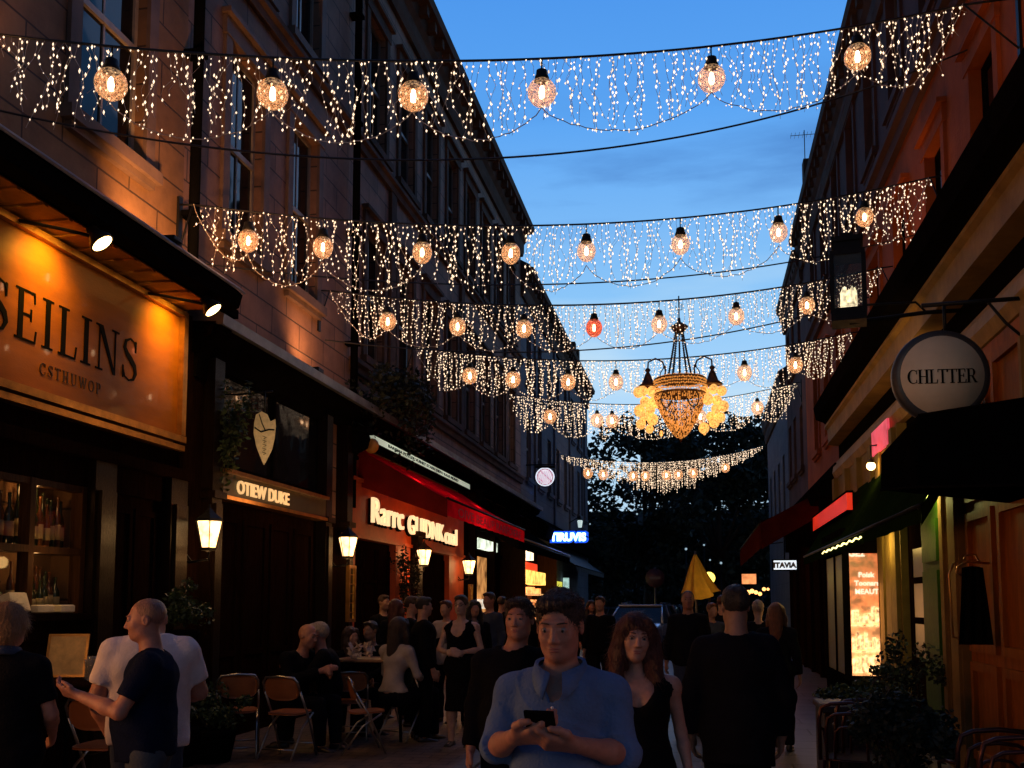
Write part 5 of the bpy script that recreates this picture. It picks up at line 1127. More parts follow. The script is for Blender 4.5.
chair_at(proto, 107, 122, R_(178), 'folding chair with dark back in front of the navy shirted man', 1.08)
chair_at(proto, 352, 82, R_(200), 'folding chair half hidden behind the gray haired man', 1.0)
dk = folding_chair('dark backed folding chair under the woman in the white top', m_darkseat, GRP)
x, y = spot_xy(408, 82); dk.location = (x, y, .02); dk.rotation_euler.z = R_(160); dk.scale = (1.12,)*3
# right curved cafe chairs
def cafe_chair(lb, x, y, rz, first=None):
    if first: return dup(first, (x, y, 0), rz, lb)
    o = empty('cafe_chair', (x, y, 0), lb, 'chair', 'curved metal chairs on the right terrace', rz); r = .013
    def arch(w, z, yy): return [(-w, yy-.02, .45), (-w, yy, z-.12), (-w*.9, yy+.01, z-.03), (-w*.6, yy+.015, z), (0, yy+.02, z+.012), (w*.6, yy+.015, z), (w*.9, yy+.01, z-.03), (w, yy, z-.12), (w, yy-.02, .45)]
    a = MB(); a.tube(arch(.23, .88, .2), r*1.2, 8); a.build('back_frame', m_cc, o)
    a = MB(); a.tube(arch(.18, .80, .195), r, 8); a.tube(arch(.12, .70, .19), r*.8, 8); a.build('back_hoop', m_cc, o)
    for sx in (-1, 1):
        for yy in (-.19, .2): a = MB(); a.tube([(sx*.20, yy*.9, .45), (sx*.235, yy*1.1, 0)], r, 8); a.build('leg', m_cc, o)
        a = MB(); a.tube([(sx*.23, .19, .68), (sx*.25, .0, .67), (sx*.25, -.15, .64), (sx*.23, -.18, .45)], r, 8); a.build('armrest', m_cc, o)
    a = MB(); panel(a, Matrix.Translation((0, 0, .455)) @ Matrix.Rotation(R_(90), 4, 'X'), .44, .42, .025); a.build('seat', m_cc, o)
    return o
m_cc = nmat('oxblood_metal_chair', (.085, .028, .022), .28, .6, var=.3, vscale=8)
c1 = cafe_chair('curved dark metal chair behind the dense shrub on the right', 1.16, 8.25, R_(165))
cafe_chair('', 1.30, 8.55, R_(172), c1)['label'] = 'curved dark metal chair beside the brown planter, partly hidden by another chair'
cafe_chair('', 1.74, 6.75, R_(182), c1)['label'] = 'large curved chair back cut by the bottom right corner'
cafe_chair('', 1.80, 6.4, R_(177), c1)['label'] = 'lower curved chair nested before the corner chair at bottom right'
# tables
def table(loc, w, d, h, lb, mt):
    o = empty('cafe_table', loc, lb, 'table'); x, y, z = loc
    a = MB(); a.box(x-w/2, x+w/2, y-d/2, y+d/2, h-.035, h, bev=.012); part(a, 'tabletop', mt, o)
    for sx in (-1, 1):
        for sy in (-1, 1): a = MB(); a.tube([(x+sx*(w/2-.06), y+sy*(d/2-.06), h-.035), (x+sx*(w/2-.03), y+sy*(d/2-.03), z)], .018, 7); part(a, 'leg', m_black, o)
    return o
tx, ty = spot_xy(85, 125); T1 = (tx, ty+.1, .02); H1 = 1.04
table(T1, .95, .8, H1, 'tall dark table holding the framed menu at the far left', m_wood)
tx2, ty2 = spot_xy(366, 84); table((tx2, ty2+.4, .02), .9, .7, .98, 'tan topped table behind the embracing pair', nmat('tan_tabletop', (.26, .15, .08), .35, var=.2, vscale=6))
# framed menu
o = empty('menu_board', (tx-.2, ty+.2, H1), 'framed parchment menu leaning upright on the tall table', 'menu')
M = Matrix.Translation((tx-.30, ty+.2, H1+.005)) @ Matrix.Rotation(.25, 4, 'Z') @ Matrix.Rotation(R_(-14), 4, 'X')
c = MB(); w, h = .33, .36
c.box(-w/2, w/2, 0, .02, 0, .02, M=M); c.box(-w/2, w/2, 0, .02, h-.02, h, M=M); c.box(-w/2, -w/2+.02, 0, .02, .02, h-.02, M=M); c.box(w/2-.02, w/2, 0, .02, .02, h-.02, M=M); part(c, 'frame', m_gold, o)
c = MB(); c.box(-w/2+.02, w/2-.02, .006, .016, .02, h-.02, M=M); part(c, 'parchment', nmat('parchment', (.66, .40, .14), .7, var=.3, vscale=9), o)
lamp('menu_lamp', 'POINT', (tx-.05, ty-.25, H1+.45), 1.3, (1, .55, .18), .03)
for i, (dx, dy, h) in enumerate(((.02, .05, .16), (.09, -.02, .19), (.2, .12, .13), (.27, .0, .1))):
    c = MB(); c.lathe([(.028, 0), (.032, .01), (.03, h*.6), (.036, h), (.032, h), (.026, h*.6), (.02, .015)], (tx+dx, ty+dy, H1), 12)
    tag(c.build('drinking_glass', glass_mat('tumbler_glass', (.25, .22, .18), .03, .55), loc=(tx+dx, ty+dy, H1)), ['short glass nearest the menu on the tall table', 'tallest glass on the tall table', 'small glass by the hands of the navy shirted man', 'lowest tumbler at the right edge of the tall table'][i], 'glass')
c = MB(); rn = random.Random(4)
for k in range(40): c.leaf((tx2-.15+rn.uniform(-.14, .14), ty2+.25+rn.uniform(-.1, .1), 1.0+rn.uniform(0, .16)), .12, rn)
tag(c.build('crumpled_napkins', nmat('pale_napkin', (.62, .48, .38), .8, var=.1)), 'heap of crumpled pale napkins on the tan topped table', 'napkins')

# ---- cars
def car(lb, x, y, rz, paint, L_=4.5, W_=1.85, H_=1.62):
    o = empty('parked_car', (x, y, -.015), lb, 'car', 'cars parked at the far end of the street', rz)
    # length along Y, front at -Y (towards viewer) ; sections across
    prof = [(-L_/2, .45, .62), (-L_/2+.05, .35, .82), (-L_/2+.5, .32, .96), (-L_/2+1.05, .30, 1.05), (-L_/2+1.15, .3, 1.07), (L_/2-.9, .3, 1.08), (L_/2-.15, .34, 1.02), (L_/2, .42, .8)]
    b = MB(); vs = []; fs = []; K = 10
    for (yy, zb, zt) in prof:
        hw = W_/2*(.90 if abs(yy) > L_/2-.1 else 1.); 
        ring = [(-hw*.86, zb), (-hw, zb+.12), (-hw*1.0, (zb+zt)/2), (-hw*.97, zt-.1), (-hw*.86, zt), (hw*.86, zt), (hw*.97, zt-.1), (hw, (zb+zt)/2), (hw, zb+.12), (hw*.86, zb)]
        vs += [(a, yy, z) for a, z in ring]
    for i in range(len(prof)-1):
        for j in range(K): fs.append((i*K+j, (i+1)*K+j, (i+1)*K+(j+1) % K, i*K+(j+1) % K))
    fs.append(tuple(range(K))); fs.append(tuple(len(vs)-1-j for j in range(K)))
    b.smooth = True; b.add(vs, fs); bo = b.build('body', paint, o)
    def cabin(inset, z0, z1, name, mt, ya, yb, yc, yd, wt=.76):
        c = MB(); w0 = W_/2*.93-inset; w1 = W_/2*wt-inset
        c.add([(-w0, ya, z0), (w0, ya, z0), (w0, yd, z0), (-w0, yd, z0), (-w1, yb, z1), (w1, yb, z1), (w1, yc, z1), (-w1, yc, z1)], [(3, 2, 1, 0), (4, 5, 6, 7), (0, 1, 5, 4), (1, 2, 6, 5), (2, 3, 7, 6), (3, 0, 4, 7)]); return c.build(name, mt, o)
    ya, yb, yc, yd = -L_/2+.95, -L_/2+1.75, L_/2-.65, L_/2-.12
    cabin(0, 1.04, H_-.06, 'glasshouse', m_glass, ya, yb, yc, yd)
    r = MB(); w1 = W_/2*.76
    r.box(-w1-.02, w1+.02, yb-.05, yc+.05, H_-.07, H_, bev=.03)
    for s_ in (-1, 1):
        for (p0, p1) in (((s_*W_/2*.935, ya, 1.04), (s_*w1, yb, H_-.05)), ((s_*W_/2*.935, yd, 1.04), (s_*w1, yc, H_-.05)), ((s_*W_/2*.94, .2, 1.04), (s_*(w1+.01), .2, H_-.05))): r.tube([p0, p1], .035, 6)
        r.tube([(s_*w1*.92, yb+.1, H_+.04), (s_*w1*.92, yc-.1, H_+.04)], .015, 6)
    r.build('roof', paint, o)
    for s_ in (-1, 1):
        for yy in (-L_/2+.85, L_/2-.85):
            w = MB(); w.lathe([(.22, -.1), (.31, -.1), (.34, -.07), (.34, .07), (.31, .1), (.22, .1)], (s_*(W_/2-.1), yy, .345), 20, Matrix.Rotation(R_(90), 4, 'Y')); wo = w.build('wheel', m_black, o)
            w = MB(); w.lathe([(.0, -.105), (.2, -.103), (.215, -.08), (.215, .08), (.2, .103), (0, .105)], (s_*(W_/2-.1), yy, .345), 12, Matrix.Rotation(R_(90), 4, 'Y')); w.build('rim', m_chrome, wo)
        h = MB(); h.ball((s_*W_*.36, -L_/2+.06, .78), (.2, .06, .075), 10, 6); h.build('headlight', nmat('headlamp_glass', (.5, .52, .55), .1, var=.1, coat=.8), o)
        h = MB(); h.box(s_*(W_/2+.02), s_*(W_/2+.2), ya+.35, ya+.45, 1.02, 1.14, bev=.02); h.build('wing_mirror', paint, o)
    g = MB(); g.box(-.5, .5, -L_/2-.012, -L_/2+.02, .5, .68); g.build('grille', m_black, o)
    g = MB(); g.box(-W_/2*.85, W_/2*.85, -L_/2-.05, -L_/2+.2, .30, .42, bev=.03); g.box(-W_/2*.85, W_/2*.85, L_/2-.2, L_/2+.05, .30, .48, bev=.03); g.build('bumper', m_black, o)
    return o
cp = nmat('silver_blue_car_paint', (.36, .43, .54), .25, .5, var=.08, vscale=3, coat=.7); cp2 = nmat('dark_blue_car_paint', (.05, .07, .12), .25, .4, var=.08, coat=.7)
car('silver blue estate car parked first beyond the walkers', -1.85, 33.6, R_(-8), cp)
car('dark car parked second behind the silver blue one', -1.55, 42.0, R_(-14), cp2, H_=1.55)
car('dark low car parked at the far end by the trees', -3.4, 46.5, R_(30), cp2, H_=1.45)
# ---- parasol, round traffic sign, globe lamp
p = onY(697, 590, 24.0); top = onY(694, 553, 24.0)
o = empty('parasol', (p.x, 24, 0), 'closed yellow parasol with a pointed top in the street centre', 'parasol')
c = MB(); vs = []; fs = []; n = 28; hh = [(0.01, 0), (.05, -.1), (.13, -.32), (.235, -.62), (.35, -.92), (.40, -1.0)]
for (r, dz) in hh:
    for k in range(n): th = 2*math.pi*k/n; rr = r*(1+.22*math.cos(th*7)); vs.append((p.x-.03+rr*math.cos(th)+(.25*(-dz)*r), 24+rr*math.sin(th)*.8, top.z+dz*(1-.10*math.cos(th*2))))
for i in range(len(hh)-1):
    for k in range(n): fs.append((i*n+k, (i+1)*n+k, (i+1)*n+(k+1) % n, i*n+(k+1) % n))
c.smooth = True; c.add(vs, fs); part(c, 'canopy', nmat('yellow_canvas', (.75, .38, .03), .8, var=.2, vscale=4, bump=.2, bscale=10), o)
c = MB(); c.tube([(p.x, 24, 0), (p.x-.03, 24, top.z+.05)], .025, 8); c.box(p.x-.2, p.x+.2, 23.8, 24.2, 0, .1, bev=.02); part(c, 'pole', m_pole, o)
L = lamp('parasol_lamp', 'POINT', (.45, -1.0, 2.2), 6, (1, .75, .2), .1); L.parent = o
p = onY(709, 578, 24.5); o = empty('globe_lamp', (p.x, 24.5, 0), 'glowing yellow globe lamp beside the closed parasol', 'lamp')
c = MB(); c.ball(p, .145, 14, 10); part(c, 'globe', emat('yellow_globe_glass', (1, .72, .10), 3.2), o); c = MB(); c.tube([(p.x, 24.5, 0), (p.x, 24.5, p.z-.12)], .03, 8); c.lathe([(.06, -.16), (.05, -.12)], p, 8); part(c, 'pole', m_iron, o)
p = onY(655, 578, 38); o = empty('traffic_sign', (p.x, 38, 0), 'dim round traffic sign on a pole before the dark trees', 'sign')
M = frameM(p, (1, 0, 0), (0, 0, 1)); c = MB(); c.lathe([(.001, .0), (.36, 0), (.36, .02), (.001, .022)], (0, 0, 0), 26, M); part(c, 'disc', nmat('faded_red_disc', (.05, .02, .035), .6, var=.1), o); c = MB(); c.box(-.2, .2, -.05, .05, .024, .03, M=M); part(c, 'bar', nmat('dull_white', (.09, .08, .1), .5), o)
c = MB(); c.tube([(p.x, 38.05, 0), (p.x, 38.05, p.z+.4)], .035, 8); part(c, 'pole', m_pole, o)
# ---- trees
def tree(lb, x, y, H, R1, seed, n=5200, leaf=.34):
    rn = random.Random(seed); o = empty('tree', (x, y, 0), lb, 'tree', 'trees closing the end of the street')
    t = MB(); t.tube([(x, y, 0), (x+.1, y, H*.2), (x-.1, y+.1, H*.42), (x, y, H*.8)], [.34, .27, .2, .06], 10); part(t, 'trunk', m_bark, o)
    lobes = []
    for k in range(26):
        th = rn.uniform(0, 6.28); u_ = rn.random()**.6; zz = rn.uniform(.22, .98); env = math.sin(math.pi*min(1, (zz-.12)/.95))**.55
        lobes.append((Vector((x+R1*env*u_*math.cos(th), y+R1*env*u_*math.sin(th)*.8, H*zz)), rn.uniform(.7, 1.5)*R1*.24))
    l = MB()
    for c_, r in lobes[:12]:
        l.tube([(x, y, H*.35), (Vector((x, y, H*.5))+c_)*.5, c_], [.12, .07, .03], 6)
    part(l, 'limb', m_bark, o)
    c = MB()
    for i in range(n):
        c_, r = rn.choice(lobes); d = Vector((rn.gauss(0, 1), rn.gauss(0, 1), rn.gauss(0, .8))).normalized()*r*rn.random()**.33*1.25
        c.leaf(c_+d, leaf, rn)
    part(c, 'crown', m_leafd, o)
k = 0
for x, y, H, R1, lb in ((-7.2, 58, 12.5, 3.9, 'dark tree partly behind the far grey house on the left'), (-3.2, 62, 12.6, 4.3, 'broad dark tree left of the street centre line'), (1.2, 58, 11.8, 4.0, 'dark tree straight behind the chandelier'), (4.8, 60, 13.4, 4.2, 'tallest dark tree on the right beside the far grey house'), (-1, 76, 14.5, 5.5, 'farther dark tree filling the gap in the middle'), (8.5, 70, 14.5, 5, 'farther dark tree behind the right end of the street')):
    k += 1; tree(lb, x, y, H, R1, 40+k, n=9000, leaf=.42)
hb = MB(); rn = random.Random(77)
for i in range(9000): hb.leaf((rn.uniform(-14, 14), rn.uniform(66, 70), rn.uniform(0, 5.5)*rn.random()**.3), .55, rn)
tag(hb.build('hedge', m_leafd), 'long dark hedge mass under the far trees', 'hedge')
# dark block beyond the trees; gap glints made as balls on added posts
o = empty('distant_building', (0, 86, 0), 'dim dark block beyond the trees', 'building')
c = MB(); c.box(-26, 24, 86, 96, 0, 9.5); part(c, 'wall', m_stone3, o)
for i, (px, py) in enumerate(((686, 549), (704, 545), (710, 560), (721, 563), (590, 524), (612, 512), (637, 514))):
    q = onY(px, py, 54+i*.7); c = MB(); c.ball(q, random.uniform(.04, .07), 8, 6)
    o = empty('tree_gap_glint', (q.x, q.y, 0), 'tiny pale glint among the dark trees, on an added post', 'lamp', 'tiny far glints among the trees'); part(c, 'glint_ball', emat('far_cool_light', (.6, .85, 1), .5), o)
    c = MB(); c.tube([(q.x, q.y, 0), (q.x, q.y, q.z-.1)], .04, 6); c.lathe([(.15, .1), (.05, .2)], q, 8); part(c, 'pole', m_iron, o)
# =============== people: one continuous body each, grown from a smooth distance field
def glines(a, b, h, fine=()):
    out = [a]; x = a
    while x < b:
        st = h
        for (fa, fb, fh) in fine:
            if fa-h <= x <= fb: st = min(st, fh)
        x += st; out.append(x)
    return np.array(out)
class Field:
    def __init__(s, gx, gy, gz): s.g = (gx, gy, gz); s.d = np.full((len(gx), len(gy), len(gz)), .2, np.float32)
    def sub(s, lo, hi, m):
        idx = []
        for k in range(3):
            a = np.searchsorted(s.g[k], lo[k]-m); b = np.searchsorted(s.g[k], hi[k]+m); idx.append(slice(max(0, a), max(0, b)))
        X = s.g[0][idx[0]][:, None, None]; Y = s.g[1][idx[1]][None, :, None]; Z = s.g[2][idx[2]][None, None, :]
        return tuple(idx), X, Y, Z
    def mix(s, idx, d, k, mode='u'):
        a = s.d[idx]
        if a.size == 0: return
        if mode == 'u': h = np.clip(.5+.5*(a-d)/k, 0, 1) if k > 0 else (a > d)*1.; s.d[idx] = a*(1-h)+d*h-k*h*(1-h)
        elif mode == 's': h = np.clip(.5-.5*(a+d)/k, 0, 1); s.d[idx] = a*(1-h)-d*h+k*h*(1-h)
    def cone(s, a, b, ra, rb, k=.02, sy=1., mode='u', clip=None, infl=0.):
        a = np.array(a, float); b = np.array(b, float); ra += infl; rb += infl; m = max(ra, rb)+.06+k
        idx, X, Y, Z = s.sub(np.minimum(a, b), np.maximum(a, b), m); ab = b-a; L2 = float(ab@ab)+1e-9
        t = np.clip(((X-a[0])*ab[0]+(Y-a[1])*ab[1]+(Z-a[2])*ab[2])/L2, 0, 1)
        dx = X-(a[0]+t*ab[0]); dy = (Y-(a[1]+t*ab[1]))/sy; dz = Z-(a[2]+t*ab[2])
        d = (np.sqrt(dx*dx+dy*dy+dz*dz)-(ra+(rb-ra)*t))*min(1., sy)
        if clip is not None:
            n = np.array(clip[1], float); n /= np.linalg.norm(n); c = clip[0]; d = np.maximum(d, (X-c[0])*n[0]+(Y-c[1])*n[1]+(Z-c[2])*n[2])
        s.mix(idx, d, k, mode)
    def ell(s, c, r, k=.02, M=None, mode='u', infl=0.):
        c = np.array(c, float); r = np.array(r, float)+infl; R = float(max(r)); idx, X, Y, Z = s.sub(c-R, c+R, .05+k)
        x, y, z = X-c[0], Y-c[1], Z-c[2]
        if M is not None: x, y, z = [M[0][i]*x+M[1][i]*y+M[2][i]*z for i in range(3)]   # inverse rotation
        k0 = np.sqrt((x/r[0])**2+(y/r[1])**2+(z/r[2])**2); k1 = np.sqrt((x/r[0]**2)**2+(y/r[1]**2)**2+(z/r[2]**2)**2)+1e-9
        s.mix(idx, k0*(k0-1)/k1, k, mode)
    def plane(s, p, n):
        n = np.array(n, float); n /= np.linalg.norm(n); X, Y, Z = np.meshgrid(*s.g, indexing='ij', sparse=True)
        s.d = np.maximum(s.d, (X-p[0])*n[0]+(Y-p[1])*n[1]+(Z-p[2])*n[2]).astype(np.float32)
    def wrinkle(s, amp, seed=0, f=1.):
        X, Y, Z = np.meshgrid(*s.g, indexing='ij', sparse=True); q = seed*1.7
        w = np.sin(9*f*X+14*f*Z+3*np.sin(7*f*Z+q)+q)*.5+np.sin(23*f*Z-11*f*X+2.5*np.sin(13*f*X+5*Y+q))*.35+np.sin(31*f*X+17*f*Y+2*np.sin(19*f*Z))*.2
        r = 1-np.abs(np.sin(13*f*X+19*f*Z+2.2*np.sin(6*f*X-9*f*Y+q)+q*2)); w = w+1.1*r**5-.3
        s.d = (s.d-amp*w).astype(np.float32)
    def mesh(s):
        d = s.d.copy(); d[0] = d[-1] = .1; d[:, 0] = d[:, -1] = .1; d[:, :, 0] = d[:, :, -1] = .1
        gx, gy, gz = s.g; n = np.array(d.shape)-1; P = np.zeros((*n, 3)); C = np.zeros(n)
        G = np.meshgrid(gx, gy, gz, indexing='ij', sparse=True)
        for ax in range(3):
            sl0 = [slice(None)]*3; sl1 = [slice(None)]*3; sl0[ax] = slice(0, -1); sl1[ax] = slice(1, None)
            a = d[tuple(sl0)]; b = d[tuple(sl1)]; cr = (a < 0) != (b < 0); ii = np.argwhere(cr)
            if len(ii) == 0: continue
            va = a[cr]; vb = b[cr]; t = va/(va-vb); pos = np.stack([gx[ii[:, 0]], gy[ii[:, 1]], gz[ii[:, 2]]], 1).astype(float)
            g = s.g[ax]; pos[:, ax] += t*(g[ii[:, ax]+1]-g[ii[:, ax]])
            o = [k for k in range(3) if k != ax]
            for da in (0, 1):
                for db in (0, 1):
                    c = ii.copy(); c[:, o[0]] -= da; c[:, o[1]] -= db; ok = ((c >= 0) & (c < n)).all(1); cc = c[ok]
                    np.add.at(P, (cc[:, 0], cc[:, 1], cc[:, 2]), pos[ok]); np.add.at(C, (cc[:, 0], cc[:, 1], cc[:, 2]), 1)
        m = C > 0; vid = -np.ones(n, int); vid[m] = np.arange(m.sum()); V = P[m]/C[m][:, None]; F = []
        for ax in range(3):
            sl0 = [slice(None)]*3; sl1 = [slice(None)]*3; sl0[ax] = slice(0, -1); sl1[ax] = slice(1, None)
            a = d[tuple(sl0)]; b = d[tuple(sl1)]; cr = (a < 0) != (b < 0); ii = np.argwhere(cr); o = [(ax+1) % 3, (ax+2) % 3]
            ii = ii[(ii[:, o[0]] > 0) & (ii[:, o[1]] > 0) & (ii[:, o[0]] < n[o[0]]) & (ii[:, o[1]] < n[o[1]])]
            if len(ii) == 0: continue
            def cid(u, v): c = ii.copy(); c[:, o[0]] -= u; c[:, o[1]] -= v; return vid[c[:, 0], c[:, 1], c[:, 2]]
            q = np.stack([cid(1, 1), cid(0, 1), cid(0, 0), cid(1, 0)], 1); neg = a[ii[:, 0], ii[:, 1], ii[:, 2]] < 0
            q[~neg] = q[~neg][:, ::-1]; F.append(q)
        F = np.concatenate(F) if F else np.zeros((0, 4), int)
        return V, F
def mesh_obj(name, V, F, mat, parent, smooth_it=1):
    if len(V) == 0: return None
    # light laplacian smoothing keeps the grid out of the surface
    if smooth_it:
        E = np.concatenate([F[:, [0, 1]], F[:, [1, 2]], F[:, [2, 3]], F[:, [3, 0]]]); E = np.concatenate([E, E[:, ::-1]])
        deg = np.bincount(E[:, 0], minlength=len(V))[:, None]+1e-9
        for it in range(smooth_it):
            A = np.zeros_like(V)
            for k in range(3): A[:, k] = np.bincount(E[:, 0], V[E[:, 1], k], minlength=len(V))
            V = V*.5+.5*A/deg
    me = bpy.data.meshes.new(name); me.vertices.add(len(V)); me.vertices.foreach_set('co', V.astype(np.float32).ravel())
    me.loops.add(len(F)*4); me.loops.foreach_set('vertex_index', F.ravel().astype(np.int32)); me.polygons.add(len(F))
    me.polygons.foreach_set('loop_start', np.arange(0, len(F)*4, 4, dtype=np.int32)); me.polygons.foreach_set('loop_total', np.full(len(F), 4, np.int32))
    me.polygons.foreach_set('use_smooth', np.ones(len(F), bool)); me.materials.append(mat); me.update(); me.validate()
    o = bpy.data.objects.new(name, me); COL.objects.link(o); o.parent = parent; return o
def V3(*a): return np.array(a, float)
def skin(tone): 
    c = {'fair': (.46, .245, .17), 'ruddy': (.42, .19, .125), 'tan': (.34, .185, .12), 'pale': (.52, .33, .25)}[tone]
    return nmat('skin_'+tone, c, .5, var=.2, vscale=22, bump=.16, bscale=260, sss=.15)
def hair_m(nm, c): return nmat('hair_'+nm, c, .42, var=.45, vscale=22, bump=.7, bscale=46, stretch=(6, 6, .8), spec=.6)
m_lip = nmat('lip_skin', (.33, .10, .08), .4, var=.1, vscale=30); m_eyew = nmat('eye_white', (.20, .17, .155), .3, var=.03); m_iris = nmat('eye_iris', (.02, .014, .010), .15, var=.1)
def hand(f, w, d, nrm, side, curl=.5, spread=1., sc=1., k=.006, thumb_in=.5, res=1):
    """w wrist, d direction along the hand, nrm = palm normal (fingers curl that way), side = towards the thumb"""
    w, d, nrm, side = [np.array(q, float) for q in (w, d, nrm, side)]; d /= np.linalg.norm(d); nrm -= d*(nrm@d); nrm /= np.linalg.norm(nrm); side = side-d*(side@d)-nrm*(side@nrm); side /= np.linalg.norm(side)
    ex = .0015 if res == 1 else .004
    for i, o in enumerate((.030, .010, -.010, -.029)):
        kb = w+d*.092*sc*(1, 1.02, .99, .93)[i]+side*o*sc
        f.cone(w+d*.012+side*o*.55*sc, kb, .017*sc, .0125*sc+ex, k=.014)
        L = (.040, .045, .042, .033)[i]*sc, (.026, .029, .027, .021)[i]*sc, (.022, .024, .022, .019)[i]*sc
        dirv = d+side*(o*2.2*spread); dirv /= np.linalg.norm(dirv); p = kb; ang = 0; r = (.0098, .0102, .0096, .0084)[i]*sc+ex
        for j, l in enumerate(L):
            ang += (curl*(.75, 1.1, .8)[j])*(1+.12*i); v = dirv*math.cos(ang)+nrm*math.sin(ang); q = p+v*l; f.cone(p, q, r, r*.9, k=k); p = q; r *= .93
    t0 = w+d*.028*sc+side*.022*sc; t1 = t0+(d*.5+side*.75+nrm*.35*thumb_in)*.042*sc; t2 = t1+(d*.85+side*.25+nrm*.55*thumb_in)*.034*sc; t3 = t2+(d*.85-side*.12+nrm*.6*thumb_in)*.027*sc
    f.cone(t0, t1, .017*sc, .0125*sc+ex, k=.014); f.cone(t1, t2, .0115*sc+ex, .0105*sc+ex, k=k); f.cone(t2, t3, .0105*sc+ex, .0088*sc+ex, k=k)
def rotm(yaw=0, pitch=0, roll=0):
    M = Matrix.Rotation(R_(yaw), 3, 'Z') @ Matrix.Rotation(R_(pitch), 3, 'X') @ Matrix.Rotation(R_(roll), 3, 'Y'); return np.array(M)
STAND = dict(pelvis=(0, 0, .95), waist=(0, -.005, 1.10), chest=(0, 0, 1.30), neck=(0, .02, 1.46), head=(0, -.005, 1.655), ls=(-.178, .01, 1.405), rs=(.178, .01, 1.405),
    le=(-.235, .03, 1.14), re=(.235, .03, 1.14), lw=(-.25, -.06, .90), rw=(.25, -.06, .90), lh=(-.095, 0, .90), rh=(.095, 0, .90), lk=(-.11, -.02, .50), rk=(.11, -.02, .50), la=(-.12, .02, .09), ra=(.12, .02, .09))
SIT = dict(STAND, pelvis=(0, .05, .52), waist=(0, .06, .66), chest=(0, .02, .86), neck=(0, 0, 1.03), head=(0, -.03, 1.225), ls=(-.185, .01, .99), rs=(.185, .01, .99), le=(-.25, -.06, .74), re=(.25, -.06, .74),
    lw=(-.13, -.28, .66), rw=(.13, -.28, .66), lh=(-.095, .03, .50), rh=(.095, .03, .50), lk=(-.13, -.40, .52), rk=(.13, -.40, .52), la=(-.13, -.42, .09), ra=(.13, -.42, .09))
def person(lb, px, s, face, sc=1., pose=None, base=STAND, build=1., belly=0., tone='fair', hair=None, hairc=None, top=None, topm=None, sleeve='short', legsm=None, shoem=None, hem=.86,
           res=.014, hres=.0075, headrot=(0, 0, 0), hands=True, woman=False, fine=(), neckcut='crew', open_hands=None, loc=None, dress=False, glasses=False, jacket=False, smile=0., grp=None, fineface=False, beard=None, hs=1., lid=0.):
    P = {k: V3(*v) for k, v in {**base, **(pose or {})}.items()}
    if loc is None: x, y = spot_xy(px, s)
    else: x, y = loc
    o = empty('person', (x, y, .0), lb, 'person', grp, R_(face)); o.scale = (sc, sc, sc)
    allp = np.array(list(P.values())); lo = allp.min(0)-.26; hi = allp.max(0)+.26; lo[2] = max(-.02, lo[2])
    hc = P['head']; HR = rotm(*headrot); sh = build
    def grid(h, fz=()):
        fx = [(a[0], a[1], a[2]) for a in fz if a[3] == 0]; fy = [(a[0], a[1], a[2]) for a in fz if a[3] == 1]; fzz = [(a[0], a[1], a[2]) for a in fz if a[3] == 2]
        return glines(lo[0], hi[0], h, fx), glines(lo[1], hi[1], h, fy), glines(lo[2], hi[2]+.02, h, fzz)
    H = hs*.102
    F_ = [(hc[0]-H, hc[0]+H, hres, 0), (hc[1]-H-.03, hc[1]+H+.02, hres, 1), (hc[2]-.14, hc[2]+.13, hres, 2)]+list(fine)
    def torso(f, infl=0., k=.05, arms=(1, 1), legs=True, cut=0):
        hipw = .085 if not woman else .095; sw = sh*(1 if not woman else .9)
        f.cone(P['pelvis']-V3(hipw, 0, 0), P['pelvis']+V3(hipw, 0, 0), .105*sh**.6, .105*sh**.6, k, .92, infl=infl)
        f.cone(P['pelvis'], P['waist'], .135*sh*(.95 if woman else 1), .125*sh*(.86 if woman else 1), k, .80, infl=infl)
        f.cone(P['waist'], P['chest'], .128*sh*(.86 if woman else 1), .150*sw, k, .74, infl=infl)
        up = P['neck']-P['chest']; c1 = P['chest']+up*.25
        f.cone(c1-V3(.055*sw, 0, 0), c1+V3(.055*sw, 0, 0), .112*sh, .112*sh, k, .92, infl=infl)
        f.cone(P['ls']*.82+P['neck']*.18-V3(0, 0, .015), P['rs']*.82+P['neck']*.18-V3(0, 0, .015), .050*sh**.5, .050*sh**.5, k*.7, infl=infl)
        for q in ('ls', 'rs'): f.cone(P[q]*.35+P['neck']*.65+V3(0, .01, .0), P[q]-V3(0, 0, .012), .040, .055*sh**.5, .03, infl=infl)
        if belly: f.ell(P['waist']+V3(0, -.055, -.02), (.155*sh, .12+belly, .17), .06, infl=infl)
        if woman:
            for q in (-1, 1): f.ell(P['chest']+V3(q*.068, -.085, .01), (.062, .058, .062), .03, infl=infl)
    body = Field(*grid(res, F_))
    torso(body)
    if base is not SIT and not dress and False: pass
    hscale = hs
    def HP(a): return hc+HR@(np.array(a, float)*hscale)
    # neck and head
    body.cone(P['neck']-V3(0, 0, .03), hc+HR@V3(0, .018, -.055), .064*(.8 if woman else 1)*sh**.5, .056*(.84 if woman else 1)*sh**.35, .03)
    fw = .92 if woman else 1.
    E = lambda c, r, k=.02, mode='u': body.ell(HP(c), np.array(r)*hscale, k, HR, mode)
    Cn = lambda a, b, ra, rb, k=.008, mode='u': body.cone(HP(a), HP(b), ra*hscale, rb*hscale, k, mode=mode)
    E((0, .018, .028), (.076, .093, .088)); E((0, -.020, -.030), (.060*fw*build**.25, .070, .084), .03)
    E((0, -.052, -.088), (.034*fw, .032, .026), .025)
    for q in (-1, 1): E((q*.034, -.055, -.024), (.026, .026, .030), .018); E((q*.036*build**.4, -.012, -.066), (.022, .036, .028), .03)
